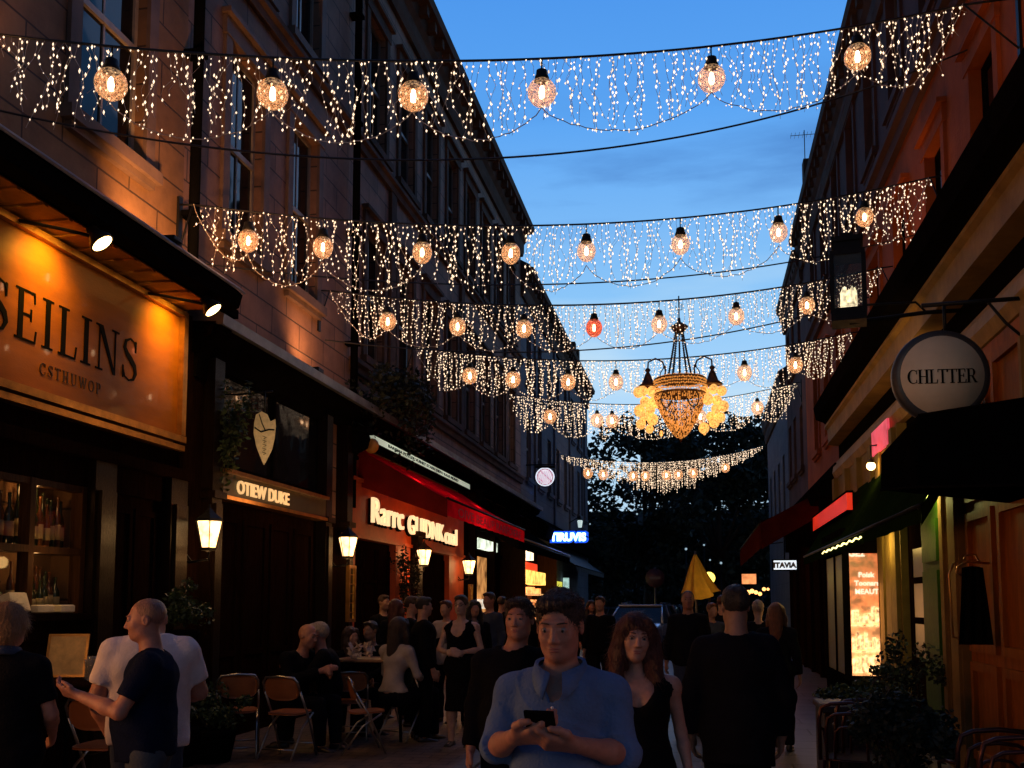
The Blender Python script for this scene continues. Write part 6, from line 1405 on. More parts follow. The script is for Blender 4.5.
    Cn((-.034, -.0775, .027), (.034, -.0775, .027), .0105, .0105, .014)
    for q in (-1, 1): E((q*.031, -.095, .006), (.016, .012, .010), .010, 's')
    for q in (-1, 1): Cn((q*.018, -.0835, .012+lid), (q*.044, -.079, .0115+lid), .0062, .0058, .004); Cn((q*.019, -.083, -.0075), (q*.043, -.079, -.007), .0048, .0045, .005)
    Cn((0, -.082, .014), (0, -.1005, -.026), .0075, .0105, .009); E((0, -.1015, -.030), (.0125, .010, .009), .006)
    for q in (-1, 1): E((q*.012, -.0935, -.034), (.0075, .009, .007), .005)
    for q in (-1, 1): E((q*.077*fw, .012, -.004), (.009, .019, .031), .006); E((q*.084*fw, .006, -.002), (.006, .010, .020), .004, 's')
    Cn((-.019, -.0815, -.0585), (.019, -.0815, -.0585), .0062, .0062, .006); Cn((-.015, -.0815, -.0685), (.015, -.0815, -.0685), .0068, .0068, .006)
    Cn((-.021, -.093, -.0635), (.021, -.093, -.0635), .0022, .0022, .003, 's')
    # arms
    ar = (.050, .040, .040, .028) if not woman else (.042, .034, .033, .0235)
    ar = [q*(sh**.8) for q in ar]
    for a, b, c, sd in (('ls', 'le', 'lw', -1), ('rs', 're', 'rw', 1)):
        body.cone(P[a], P[b], ar[0], ar[1], .03); mid = P[b]+(P[c]-P[b])*.32
        body.cone(P[b], mid, ar[1]*.95, ar[2]*1.06, .02); body.cone(mid, P[c], ar[2]*1.04, ar[3], .02)
        if hands:
            spec = (open_hands or {}).get(a[0]); d = P[c]-P[b]; d = d/np.linalg.norm(d)
            if spec: hand(body, P[c], *spec[:3], **spec[3])
            else: hand(body, P[c], d, (-sd, 0, 0), (0, -1, 0), curl=.35, res=(1 if res < .012 else 2))
    # legs
    def legs(f, infl=0., k=.03, flare=0.):
        for a, b, c in (('lh', 'lk', 'la'), ('rh', 'rk', 'ra')):
            f.cone(P[a], P[b], .092*sh**.5, .058, k, infl=infl); mid = P[b]+(P[c]-P[b])*.3
            f.cone(P[b], mid, .055, .058, k, infl=infl+flare*.3); f.cone(mid, P[c], .058, .038, k, infl=infl+flare)
    if res < .02 or not dress: legs(body)
    else: legs(body)
    fdir = V3(0, -1, 0)
    for c in ('la', 'ra'): body.cone(P[c]+V3(0, .02, -.045), P[c]+V3(0, -.12, -.06), .036, .026, .02)
    V, F = body.mesh(); mesh_obj('body', V, F, skin(tone), o, 1)
    # eyes, lips, brows
    if hres < .013:
        b = MB()
        for q in (-1, 1):
            c = HP((q*.031, -.0755, .004)); b.mi = 0; b.ball(c, .0125*hscale, 12, 8)
            b.mi = 1; b.ball(HP((q*.031, -.0835, .0035)), .0062*hscale, 10, 6)
        b.build('eyes', [m_eyew, m_iris], o)
        b = MB(); M_ = Matrix([list(r) for r in HR])
        b.ball(HP((0, -.0855, -.0590)), (.0215*hscale, .0055*hscale, .0042*hscale), 12, 6, M=M_); b.ball(HP((0, -.0850, -.0680)), (.018*hscale, .006*hscale, .0052*hscale), 12, 6, M=M_)
        b.build('lips', m_lip, o)
        b = MB()
        for q in (-1, 1): b.tube([HP((q*.014, -.0905, .0275)), HP((q*.026, -.0905, .0305)), HP((q*.038, -.0845, .0305)), HP((q*.047, -.074, .0265))], [.0026*hscale, .0036*hscale, .0030*hscale, .0012*hscale], 6)
        b.build('eyebrows', hairc or hair_m('brown', (.05, .025, .014)), o)
        if woman and hres < .01:
            b = MB()
            for q in (-1, 1): b.tube([HP((q*.018, -.0885, .010)), HP((q*.031, -.0935, .0165)), HP((q*.044, -.0855, .012))], .0016*hscale, 5)
            b.build('eyelashes', m_iris, o)
    # clothes
    if topm is not None:
        cl = Field(*grid(min(res, .016) if res < .018 else res, list(fine)+[(hc[2]-.3, hc[2]-.1, .012, 2)]))
        torso(cl, infl=.012 if not jacket else .020, k=.045)
        if hem < P['pelvis'][2]+.02 and base is not SIT:
            cl.cone(P['chest'], V3(P['pelvis'][0], P['pelvis'][1], hem-.08), .150*sh, .150*sh+(.02 if jacket else .012), .05, .76, infl=.012)
            if belly: cl.cone(P['waist']+V3(0, -.06-belly*.5, 0), V3(P['pelvis'][0], P['pelvis'][1]-.05-belly*.5, hem-.08), .13*sh, .13*sh, .05, .8, infl=.01)
        for a, b, c in (('ls', 'le', 'lw'), ('rs', 're', 'rw')):
            inf = .016 if not jacket else .022; ab = P[b]-P[a]
            if sleeve == 'none': continue
            if sleeve == 'short': e = P[a]+ab*.72; cl.cone(P[a], P[a]+ab*1.05, ar[0], ar[1]*1.05, .03, clip=(e, ab), infl=inf+.004)
            elif sleeve == 'elbow':
                e = P[b]+(P[c]-P[b])*.02; cl.cone(P[a], P[b], ar[0], ar[1], .03, infl=inf); v = (P[c]-P[b]); v = v/np.linalg.norm(v); cl.cone(P[b], P[b]+v*.07, ar[1], ar[1], .02, clip=(P[b]+v*.035, v), infl=inf+.004)
            else:
                v = P[c]-P[b]; e = P[b]+v*.93; cl.cone(P[a], P[b], ar[0], ar[1], .03, infl=inf); cl.cone(P[b], P[c]+v*.15, ar[2]*1.05, ar[3]*1.15, .02, clip=(e, v), infl=inf)
        # trim neck and hem
        nk = P['neck']; 
        if neckcut == 'crew': cl.cone(nk+V3(0, -.01, .0), nk+V3(0, -.03, .25), .066*sh**.4, .10, .006, mode='s')
        elif neckcut == 'v': cl.cone(nk+V3(0, -.01, .01), nk+V3(0, -.03, .25), .072*sh**.4, .10, .006, mode='s'); cl.cone(nk+V3(0, -.10, -.15), nk+V3(0, -.09, .03), .006, .058, .01, mode='s')
        elif neckcut == 'scoop': cl.cone(nk+V3(0, -.03, -.01), nk+V3(0, -.03, .25), .088, .15, .01, mode='s'); cl.ell(nk+V3(0, -.12, -.055), (.085, .07, .085), .01, mode='s')
        if sleeve == 'none':
            for q, a in ((-1, 'ls'), (1, 'rs')): cl.cone(P[a]+V3(q*.012, 0, .05), P[a]+V3(q*.045, 0, -.12), .062, .05, .008, mode='s')
            if neckcut == 'scoop': cl.ell(nk+V3(0, -.12, -.08), (.07, .09, .09), .02, mode='s')
        if dress:
            kn = (P['lk']+P['rk'])/2; hz = max(P['lk'][2]-.08, .3)
            if base is not SIT: cl.cone(P['pelvis']-V3(0, 0, .02), V3(0, 0, hz-.25), .15, .22, .04, .8)
            cl.plane((0, 0, hz), (0, 0, -1))
        elif base is not SIT: cl.plane((0, 0, hem), (.03, .1, -1))
        else: cl.plane((0, 0, P['pelvis'][2]+.03), (0, 0, -1))
        cl.plane((0, 0, nk[2]+.075), (0, .2, 1))
        cl.wrinkle(.0055 if not jacket else .005, seed=px*.37, f=1.0)
        V, F = cl.mesh(); mesh_obj(top or 'shirt', V, F, topm, o, 1)
    if legsm is not None:
        lg = Field(*grid(max(res, .016))); legs(lg, .012, flare=.014)
        lg.cone(P['pelvis']-V3(.085, 0, 0), P['pelvis']+V3(.085, 0, 0), .105*sh**.6, .105*sh**.6, .05, .92, infl=.002); lg.cone(P['pelvis'], P['pelvis']+V3(0, 0, .06), .125*sh, .12*sh, .05, .8, infl=.0)
        lg.plane((0, 0, P['pelvis'][2]+.07), (0, 0, 1)); lg.plane((0, 0, .075), (0, 0, -1)); lg.wrinkle(.004, seed=px)
        V, F = lg.mesh(); mesh_obj('trousers', V, F, legsm, o, 1)
    if shoem is not None:
        for c in ('la', 'ra'):
            q = P[c]; b = MB(); M_ = Matrix.Translation((q[0], q[1], 0))
            secs = [(.07, .018, .075), (.05, .038, .09), (.0, .042, .085), (-.06, .045, .062), (-.12, .048, .05), (-.165, .040, .04), (-.19, .02, .025)]; vs = []; n = 10; fs = []
            for (yy, hw, hh) in secs:
                for k in range(n): th = 2*math.pi*k/n; vs.append(M_ @ Vector((hw*math.cos(th), yy, max(.003, hh*.5+hh*.55*math.sin(th)))))
            for i in range(len(secs)-1):
                for k in range(n): fs.append((i*n+k, i*n+(k+1) % n, (i+1)*n+(k+1) % n, (i+1)*n+k))
            fs.append(tuple(range(n-1, -1, -1))); fs.append(tuple((len(secs)-1)*n+k for k in range(n)))
            b.smooth = True; b.add(vs, fs); b.build('shoe', shoem, o)
    # hair
    if hair:
        hl, hh_ = hc-.22, hc+.20
        hz0 = hc[2]-(.52 if 'long' in hair else .22)
        g = (glines(hc[0]-.17, hc[0]+.17, max(hres, .006)), glines(hc[1]-.19, hc[1]+.2, max(hres, .006)), glines(hz0, hc[2]+.19, max(hres, .006)))
        f = Field(*g)
        def HE(c, r, k=.02, mode='u'): f.ell(HP(c), np.array(r)*hscale, k, HR, mode)
        def HC(a, b, ra, rb, k=.02, mode='u'): f.cone(HP(a), HP(b), ra*hscale, rb*hscale, k, mode=mode)
        if hair == 'short':
            HE((0, .022, .036), (.083, .098, .094)); HE((0, -.04, .093), (.058, .040, .026), .02); HE((-.02, -.058, .088), (.045, .026, .022), .02)
            HE((0, -.110, -.014), (.076, .085, .096), .012, 's'); HC((-.10, .0, -.10), (.10, .0, -.10), .05, .05, .01, 's'); HE((0, .07, -.150), (.1, .06, .05), .01, 's'); HC((-.09, -.035, -.03), (.09, -.035, -.03), .028, .028, .01, 's')
            HC((0, -.10, .035), (0, -.13, .05), .036, .05, .012, 's')
            for q in (-1, 1): HE((q*.082, .012, -.012), (.02, .026, .036), .006, 's')
            if fineface: HE((.035, -.052, .096), (.03, .02, .014), .01)
        elif hair == 'buzz':
            HE((0, .024, .032), (.0785, .094, .088)); HE((0, -.095, -.01), (.08, .085, .098), .01, 's'); HC((-.10, .03, -.09), (.10, .03, -.09), .06, .06, .01, 's')
            for q in (-1, 1): HE((q*.082, .005, -.018), (.02, .028, .036), .006, 's')
        elif hair == 'updo':
            HE((0, .03, .035), (.092, .108, .10)); HE((0, .09, -.01), (.075, .055, .07), .03); HE((.02, .085, .06), (.06, .05, .045), .02); HE((0, -.11, -.03), (.072, .085, .095), .008, 's')
        elif hair.startswith('long'):
            HE((0, .022, .036), (.090, .102, .096))
            for q in (-1, 1):
                HC((q*.070, -.005, .045), (q*.088, -.01, -.08), .034, .040, .025); HC((q*.088, -.01, -.08), (q*(.10 if q > 0 else .092), -.03, -.24), .042, .030, .025)
                HC((q*.045, -.055, .088), (q*.078, -.050, .03), .022, .018, .02)
            HC((0, .06, .0), (0, .085, -.26), .085, .075, .03)
            if hair == 'long_side': HC((.07, .0, .0), (.125, -.045, -.28), .05, .035, .03); HC((.11, -.03, -.2), (.14, -.02, -.36), .032, .012, .02)
            if hair == 'long_straight': HC((0, .07, -.1), (0, .10, -.42), .075, .05, .03)
            HE((0, -.098, -.045), (.062, .072, .098), .008, 's'); HC((0, -.10, .0), (.004, -.12, .045), .046, .03, .01, 's')
        X, Y, Z = np.meshgrid(*g, indexing='ij', sparse=True)
        ax_ = np.arctan2(X-hc[0], Y-hc[1])
        amp = .0028 if hair not in ('buzz',) else .0006
        f.d = (f.d+amp*(np.sin(ax_*34+6*np.sin((Z-hc[2])*22)+X*60)+.7*np.sin(ax_*57+9*np.sin((Z-hc[2])*15+2)))).astype(np.float32)
        V, F = f.mesh()
        if hres < .0075 and len(V):
            fc = V[F].mean(1); nr = np.cross(V[F[:, 2]]-V[F[:, 0]], V[F[:, 3]]-V[F[:, 1]]); nr /= np.linalg.norm(nr, axis=1)[:, None]+1e-9
            rg = np.random.RandomState(int(px)); n_ = {'buzz': 0}.get(hair, 5200 if 'long' in hair else 3800); pk = rg.randint(0, len(F), n_)
            if n_:
                b0 = fc[pk]-nr[pk]*.002; N_ = nr[pk]; g_ = np.array([.55, -.05, -.25]) if hair == 'short' else np.array([0, 0, -1.])
                g_ = g_+rg.normal(0, .35, (n_, 3)); tdir = g_-N_*(g_*N_).sum(1)[:, None]; tdir /= np.linalg.norm(tdir, axis=1)[:, None]+1e-9
                up_ = .40 if hair == 'short' else .16; tdir = tdir+N_*(up_+rg.rand(n_, 1)*.25); Ls = (rg.uniform(.009, .020, (n_, 1)) if hair == 'short' else rg.uniform(.025, .07, (n_, 1)))
                sd = np.cross(tdir, N_); sd /= np.linalg.norm(sd, axis=1)[:, None]+1e-9; wd = .0011
                p1 = b0+tdir*Ls; q_ = np.stack([b0-sd*wd, b0+sd*wd, p1+sd*wd*.3, p1-sd*wd*.3], 1).reshape(-1, 3)
                F = np.concatenate([F, np.arange(len(q_)).reshape(-1, 4)+len(V)]); V = np.concatenate([V, q_])
        mesh_obj('hair', V, F, hairc, o, 0 if hres < .008 else 1)
    if glasses:
        b = MB()
        for q in (-1, 1): b.tube([HP((q*.032+.021*math.cos(t), -.099, .006+.017*math.sin(t))) for t in np.linspace(0, 6.28, 14)][:-1], .0018, 5, close=True); b.tube([HP((q*.053, -.096, .01)), HP((q*.078, .0, .01))], .0016, 5)
        b.tube([HP((-.011, -.101, .01)), HP((.011, -.101, .01))], .0016, 5); b.build('spectacles', m_black, o)
    return o, P, HP
# cloth materials
def cloth(nm, c, rough=.9, var=.22, b=.35): return nmat(nm, c, rough, var=var, vscale=5, bump=b, bscale=90, spec=.08)
cl_blue = cloth('blue_chambray', (.105, .17, .31)); cl_black = cloth('black_cloth', (.005, .005, .0065)); cl_black2 = cloth('charcoal_cloth', (.008, .008, .011)); cl_navy = cloth('navy_jersey', (.005, .009, .028))
cl_white = cloth('white_jersey', (.74, .68, .66)); cl_cream = cloth('cream_knit', (.42, .36, .32)); cl_jean = cloth('denim', (.05, .065, .10)); cl_grey = cloth('grey_denim', (.075, .09, .105)); cl_shoe = nmat('shoe_leather', (.02, .015, .012), .4)
h_brown = hair_m('dark_brown', (.035, .016, .009)); h_black = hair_m('black', (.012, .009, .008)); h_red = hair_m('auburn', (.085, .018, .009)); h_blond = hair_m('sandy_blond', (.30, .16, .07)); h_grey = hair_m('grey', (.33, .27, .22)); h_bald = hair_m('stubble', (.29, .135, .09)); h_strawb = hair_m('strawberry', (.20, .07, .03))
# --- main man with the phone
P11 = dict(ls=(-.180, .01, 1.375), rs=(.180, .01, 1.375), le=(-.232, -.055, 1.175), re=(.232, -.055, 1.165), lw=(-.108, -.275, 1.245), rw=(.105, -.275, 1.225), neck=(0, .0, 1.445), head=(0, -.04, 1.615))
oh = {'l': ((.72, -.42, .12), (.35, .35, .75), (.2, -.75, .65), dict(curl=.55, sc=1.12, thumb_in=.25)), 'r': ((-.80, -.42, .12), (-.35, .35, .75), (-.1, -.75, .65), dict(curl=.55, sc=1.12, thumb_in=.25))}
o11, P_, HP_ = person('man in a blue short sleeved shirt looking down at a phone, front centre', 561, 280, -3, .972, P11, build=1.0, belly=.04, tone='ruddy', hair='short', hairc=h_brown, topm=cl_blue, sleeve='elbow', legsm=cl_jean, shoem=cl_shoe,
    res=.010, hres=.0045, headrot=(-2, 13, 0), fine=[(-.15, .15, .0045, 0), (-.44, -.24, .0045, 1), (1.17, 1.34, .0045, 2)], neckcut='v', open_hands=oh, hem=.80, fineface=True, hs=1.04, lid=-.007)
# collar, placket, button, pocket
def collar(o, nk, mat, r=.078, open_=.9, h=.045, sy=1.0):
    b = MB(); n = 30; vs = []; fs = []
    for i in range(n+1):
        a = R_(-90)+open_*.35+(2*math.pi-open_*.7)*i/n; e = abs(i/n-.5)*2; cx_, cy2 = math.cos(a), math.sin(a)
        pt = max(0, (e-.78)/.22); d = Vector((cx_, cy2, 0))
        zt = nk[2]+.052-.050*e**2; base = Vector((nk[0], nk[1], 0))
        inn = base+d*r+Vector((0, -.018*e, zt)); foldp = base+d*(r+.012)+Vector((0, -.02*e, zt+.006)); out = base+d*(r+.030+.028*pt)+Vector((0, -.024*e-.012*pt, zt-h-.035*pt)); out2 = out-d*.006+Vector((0, 0, -.004))
        vs += [inn, foldp, out, out2, base+d*(r+.006)+Vector((0, -.018*e, zt-.02))]
    for i in range(n):
        for j in range(4): k = i*5+j; fs.append((k, k+1, k+6, k+5))
    for i in (0, n): q = (i*5, i*5+1, i*5+2, i*5+3, i*5+4); fs.append(q)
    b.smooth = True; b.add(vs, fs); b.build('collar', mat, o)
collar(o11, P_['neck']+V3(0, -.005, .0), cl_blue, .080, .75, .05)
b = MB()
for z, yy in ((1.335, -.172), (1.27, -.19)): b.lathe([(.0, -.003), (.0055, -.003), (.0055, .002), (0, .003)], (0.0, yy, z), 12, Matrix.Rotation(R_(90), 4, 'X'))
b.build('button', nmat('pale_button', (.6, .6, .6), .3), o11)
# phone (a thing of its own, in his hands)
Mo = Matrix.Translation(o11.location) @ Matrix.Rotation(o11.rotation_euler.z, 4, 'Z') @ Matrix.Scale(.972, 4)
c = Mo @ Vector((0.0, -.362, 1.312)); ph = empty('phone', tuple(c), 'dark smartphone held in both hands of the man in the blue shirt', 'phone')
M = Matrix.Rotation(R_(-8), 4, 'Z') @ Matrix.Rotation(R_(28), 4, 'X')
b = MB(); b.box(-.052, .047, -.006, .004, -.033, .038, M=M @ Matrix.Rotation(R_(0), 4, 'X'), bev=.003); b.build('case', m_black, ph)
b = MB(); b.box(-.048, .043, .0045, .0055, -.029, .034, M=M); b.build('screen', glass_mat('phone_glass', (.02, .02, .03), .05, 0.), ph)
# --- woman beside him
P12 = dict(le=(-.20, .04, 1.13), re=(.225, .05, 1.15), lw=(-.20, -.10, .92), rw=(.265, -.02, .93), head=(-.01, -.01, 1.65))
o12, *_ = person('auburn haired woman in a sleeveless black dress just behind the phone man', 637, 207, 4, .898, P12, build=.94, tone='fair', hair='long_side', hairc=h_red, top='dress', topm=cl_black, sleeve='none', dress=True, shoem=cl_shoe, res=.012, hres=.005, headrot=(8, 2, 4), neckcut='scoop', woman=True, hs=1.07)
# --- man behind left
person('man in a black jumper walking behind the phone man, hand by his side', 514, 178, 6, .945, dict(head=(.03, -.01, 1.65)), build=1.1, belly=.02, tone='ruddy', hair='short', hairc=h_brown, top='jumper', topm=cl_black, sleeve='long', legsm=cl_black2, shoem=cl_shoe, res=.014, hres=.006, headrot=(-12, 0, 0), hs=1.04)
# --- man in suit seen from behind
person('broad man in a black suit seen from behind on the right', 735, 172, 182, .985, dict(le=(-.27, .0, 1.13), re=(.27, .0, 1.13), lw=(-.26, -.09, .90), rw=(.26, -.09, .90), lk=(-.10, -.03, .50), rk=(.11, .02, .5)), build=1.2, tone='tan', hair='short', hairc=h_black, top='suit_jacket', topm=cl_black2, sleeve='long', legsm=cl_black, shoem=cl_shoe, res=.014, hres=.008, jacket=True, hem=.74, headrot=(8, 5, 0))
# --- smiling man mid distance
person('smiling man in a dark jacket with hands behind, walking beside the parasol', 688, 79, 2, 1.02, dict(lw=(-.27, .05, .90), rw=(.27, .05, .90), lk=(-.10, -.05, .5), la=(-.11, -.10, .09)), build=1.08, tone='ruddy', hair='buzz', hairc=h_brown, top='jacket', topm=cl_black2, sleeve='long', legsm=cl_jean, shoem=cl_shoe, res=.02, hres=.010, jacket=True, headrot=(0, -3, 0))
# --- woman from behind right
person('woman with long strawberry blond hair seen from behind, right of the suited man', 776, 88, 170, .93, dict(rk=(.1, .06, .5), ra=(.1, .12, .12)), build=.95, woman=True, tone='fair', hair='long_straight', hairc=h_strawb, top='coat', topm=cl_black2, sleeve='long', legsm=cl_black, shoem=cl_shoe, res=.02, hres=.012, jacket=True, hem=.62)
# --- left foreground
P3 = dict(head=(0, -.05, 1.65), neck=(0, .0, 1.455), le=(-.26, .0, 1.14), lw=(-.12, -.23, 1.13), re=(.24, -.12, 1.16), rw=(.10, -.36, 1.24), chest=(0, .0, 1.30))
person('bald man in a navy t shirt facing the table with both forearms raised', 154, 186, -70, .945, P3, build=1.08, belly=.02, tone='ruddy', hair='buzz', hairc=h_bald, top='t_shirt', topm=cl_navy, sleeve='short', legsm=cl_grey, shoem=cl_shoe, res=.012, hres=.006, headrot=(8, 6, 0), hem=.88,
       open_hands={'l': ((.25, -.9, .2), (.6, .1, .7), (.3, -.3, .9), dict(curl=.5, thumb_in=.4)), 'r': ((-.2, -.9, .25), (-.6, .1, .7), (-.3, -.3, .9), dict(curl=.55, thumb_in=.4))})
P2 = dict(neck=(0, -.04, 1.45), head=(.0, -.13, 1.60), re=(.29, .02, 1.14), rw=(.22, -.10, .92), le=(-.28, -.10, 1.16), lw=(-.16, -.32, 1.12), ls=(-.2, .0, 1.42), rs=(.2, .0, 1.42))
person('heavy man in a white t shirt standing behind the navy shirted man', 152, 172, 205, .97, P2, build=1.35, belly=.05, tone='ruddy', hair='buzz', hairc=h_grey, top='t_shirt', topm=cl_white, sleeve='short', legsm=cl_jean, shoem=cl_shoe, res=.014, hres=.008, headrot=(0, 14, 0), hem=.86)
P1 = dict(head=(0, -.04, 1.63), le=(-.25, -.02, 1.14), lw=(-.2, -.2, 1.02), re=(.26, -.02, 1.14), rw=(.2, -.2, 1.0))
o1, P_, _h = person('woman with a sandy blond updo and black t shirt, cut by the left edge', 8, 190, 196, .935, P1, build=1.2, woman=True, tone='ruddy', hair='updo', hairc=h_blond, top='t_shirt', topm=cl_black, sleeve='short', legsm=cl_black2, shoem=cl_shoe, res=.014, hres=.007, hem=.85, hs=1.06)
collar(o1, P_['neck']+V3(0, 0, .015), cl_jean, .07, .5, .04)
# --- embracing pair (sitting, leaning together)
S1 = dict(head=(.03, -.10, 1.22), neck=(0, -.04, 1.04), lw=(-.05, -.36, .86), rw=(.1, -.34, .82), re=(.25, -.14, .78))
person('bald man in a black jacket leaning in to the grey haired man', 300, 87, 72, 1.04, S1, SIT, hs=1.13, build=1.15, tone='ruddy', hair=None, top='jacket', topm=cl_black, sleeve='long', legsm=cl_black2, shoem=cl_shoe, res=.018, hres=.009, headrot=(0, 8, 8), jacket=True)
person('grey haired man in a black coat leaning to the bald man', 326, 86, -78, 1.05, dict(S1, head=(-.02, -.09, 1.22)), SIT, hs=1.13, build=1.15, tone='ruddy', hair='short', hairc=h_grey, top='coat', topm=cl_black, sleeve='long', legsm=cl_black, shoem=cl_shoe, res=.018, hres=.009, headrot=(0, 8, -8), jacket=True)
# --- seated woman white top
person('long haired woman in a cream top sitting on the dark folding chair', 398, 84, 150, 1.10, dict(), SIT, build=.95, woman=True, tone='fair', hair='long_straight', hairc=h_brown, top='jumper', topm=cl_cream, sleeve='long', legsm=cl_black2, shoem=cl_shoe, res=.018, hres=.010)
person('dark suited man standing beside the seated woman, turned to the right', 424, 83, 118, .97, dict(re=(.25, -.10, 1.16), rw=(.16, -.30, 1.22)), build=1.12, tone='fair', hair='short', hairc=h_black, top='suit_jacket', topm=cl_black, sleeve='long', legsm=cl_black, shoem=cl_shoe, res=.02, hres=.011, jacket=True, hem=.8)
person('woman with glasses in a black dress, hands clasped before her', 461, 86, -6, .98, dict(le=(-.26, -.02, 1.14), re=(.26, -.02, 1.14), lw=(-.06, -.22, 1.10), rw=(.06, -.22, 1.11)), build=1.02, woman=True, tone='pale', hair='short', hairc=h_brown, top='dress', topm=cl_black, sleeve='none', neckcut='scoop', dress=True, shoem=cl_shoe, res=.018, hres=.010, glasses=True,
       open_hands={'l': ((.8, -.3, 0), (.2, .6, -.3), (0, -.3, .9), dict(curl=.5, res=2)), 'r': ((-.8, -.3, .05), (-.2, .6, -.3), (0, -.3, .9), dict(curl=.5, res=2))})
# --- background crowd, smaller
def crowd(lb, px, s, face, sc, tone, hair, hc_, tm, sleeve='long', woman=False, base=STAND, **k):
    return person(lb, px, s, face, sc, k.pop('pose', None), base, tone=tone, hair=hair, hairc=hc_, topm=tm, sleeve=sleeve, legsm=cl_black2, shoem=cl_shoe, res=.024, hres=.013, woman=woman, grp='people in the crowd further back', **k)
crowd('auburn haired woman standing behind the seated long haired woman', 396, 70, 170, .96, 'fair', 'long', h_red, cl_black2, woman=True)
crowd('man with dark hair standing left of the red haired woman at the back', 384, 64, 60, 1.0, 'tan', 'short', h_brown, cl_black)
crowd('bare armed woman between the standing suited man and the black dress', 446, 72, -20, .95, 'fair', 'short', h_red, cl_cream, 'short', True)
crowd('man in a patterned blue shirt standing behind the woman in the black dress', 489, 66, -30, 1.02, 'ruddy', 'short', h_brown, cl_jean)
crowd('dark haired person further back by the lit stall', 502, 52, 160, 1.0, 'tan', 'short', h_black, cl_black)
crowd('tall man standing left of the parked silver blue car', 600, 62, -12, .99, 'fair', 'short', h_brown, cl_black)
crowd('short haired woman standing at the corner of the parked silver blue car', 591, 50, 20, .96, 'ruddy', 'long', h_brown, cl_black, woman=True)
crowd('woman with a striped bag walking behind the smiling man', 712, 66, 30, .93, 'fair', 'short', h_strawb, cl_jean, woman=True)
crowd('dark haired man mostly hidden by the suited man', 722, 60, 170, 1.0, 'fair', 'short', h_red, cl_black2)
crowd('grey haired woman between the suited man and the strawberry blond woman', 758, 76, 175, .95, 'pale', 'short', h_grey, cl_black2, woman=True)
crowd('distant man under the small orange lit board', 744, 44, 10, 1.02, 'ruddy', 'short', h_black, cl_black)

crowd('dark haired woman seated at the table just right of the embracing pair', 350, 78, 60, 1.0, 'fair', 'long', h_brown, cl_black, woman=True, base=SIT)
crowd('dark figure seated behind the tan topped table', 372, 76, -20, 1.05, 'tan', 'short', h_black, cl_black2, base=SIT)
crowd('man in a black coat standing close behind the standing suited man', 412, 74, 100, .98, 'fair', 'short', h_brown, cl_black)
crowd('woman in a dark coat half hidden by the woman in the black dress', 474, 74, 30, .95, 'fair', 'long', h_black, cl_black, woman=True)
crowd('person in a dark hooded top by the lit stall', 521, 58, 190, .98, 'tan', 'short', h_black, cl_black2)
crowd('person far off between the stall and the parked cars', 581, 46, 10, 1.0, 'fair', 'short', h_brown, cl_black)
# ================= sky, light, camera
w = bpy.data.worlds.new('World'); scene.world = w; w.use_nodes = True; N = w.node_tree.nodes; Lk = w.node_tree.links; bg = N['Background']
tc = N.new('ShaderNodeTexCoord'); sx = N.new('ShaderNodeSeparateXYZ'); Lk.new(tc.outputs['Generated'], sx.inputs[0])
ramp = N.new('ShaderNodeValToRGB'); Lk.new(sx.outputs['Z'], ramp.inputs['Fac']); e = ramp.color_ramp.elements
e[0].position = 0.0; e[0].color = (.42, .62, .78, 1); e[1].position = 1.0; e[1].color = (.012, .045, .16, 1)
for p_, c_ in ((.16, (.46, .70, .93)), (.29, (.25, .54, .90)), (.45, (.10, .36, .86)), (.58, (.06, .27, .78))): q = e.new(p_); q.color = (*c_, 1)
# soft streaks of cloud
mp = N.new('ShaderNodeMapping'); mp.inputs['Scale'].default_value = (1.6, 1.6, 9); mp.inputs['Rotation'].default_value = (R_(7), R_(5), 0); Lk.new(tc.outputs['Generated'], mp.inputs['Vector'])
nz = N.new('ShaderNodeTexNoise'); nz.inputs['Scale'].default_value = 1.7; nz.inputs['Detail'].default_value = 7; nz.inputs['Roughness'].default_value = .55; Lk.new(mp.outputs[0], nz.inputs['Vector'])
cr = N.new('ShaderNodeValToRGB'); cr.color_ramp.elements[0].position = .45; cr.color_ramp.elements[0].color = (0, 0, 0, 1); cr.color_ramp.elements[1].position = .66; cr.color_ramp.elements[1].color = (1, 1, 1, 1); Lk.new(nz.outputs['Fac'], cr.inputs['Fac'])
zb = N.new('ShaderNodeValToRGB'); Lk.new(sx.outputs['Z'], zb.inputs['Fac']); q0 = zb.color_ramp.elements; q0[0].position = .34; q0[0].color = (0, 0, 0, 1); q0[1].position = .48; q0[1].color = (0, 0, 0, 1); q1 = q0.new(.40); q1.color = (.9, .9, .9, 1)
mm = N.new('ShaderNodeMath'); mm.operation = 'MULTIPLY'; Lk.new(cr.outputs[0], mm.inputs[0]); Lk.new(zb.outputs[0], mm.inputs[1])
cm0 = N.new('ShaderNodeMixRGB'); Lk.new(mm.outputs[0], cm0.inputs[0]); Lk.new(ramp.outputs[0], cm0.inputs[1]); cm0.inputs[2].default_value = (.055, .18, .50, 1)
nz2 = N.new('ShaderNodeTexNoise'); nz2.inputs['Scale'].default_value = 2.6; nz2.inputs['Detail'].default_value = 6; Lk.new(mp.outputs[0], nz2.inputs['Vector'])
c2 = N.new('ShaderNodeMapRange'); c2.inputs[1].default_value = .45; c2.inputs[2].default_value = .7; Lk.new(nz2.outputs['Fac'], c2.inputs[0])
z2 = N.new('ShaderNodeMapRange'); z2.inputs[1].default_value = .36; z2.inputs[2].default_value = .24; z2.inputs[3].default_value = 0; z2.inputs[4].default_value = .8; Lk.new(sx.outputs['Z'], z2.inputs[0])
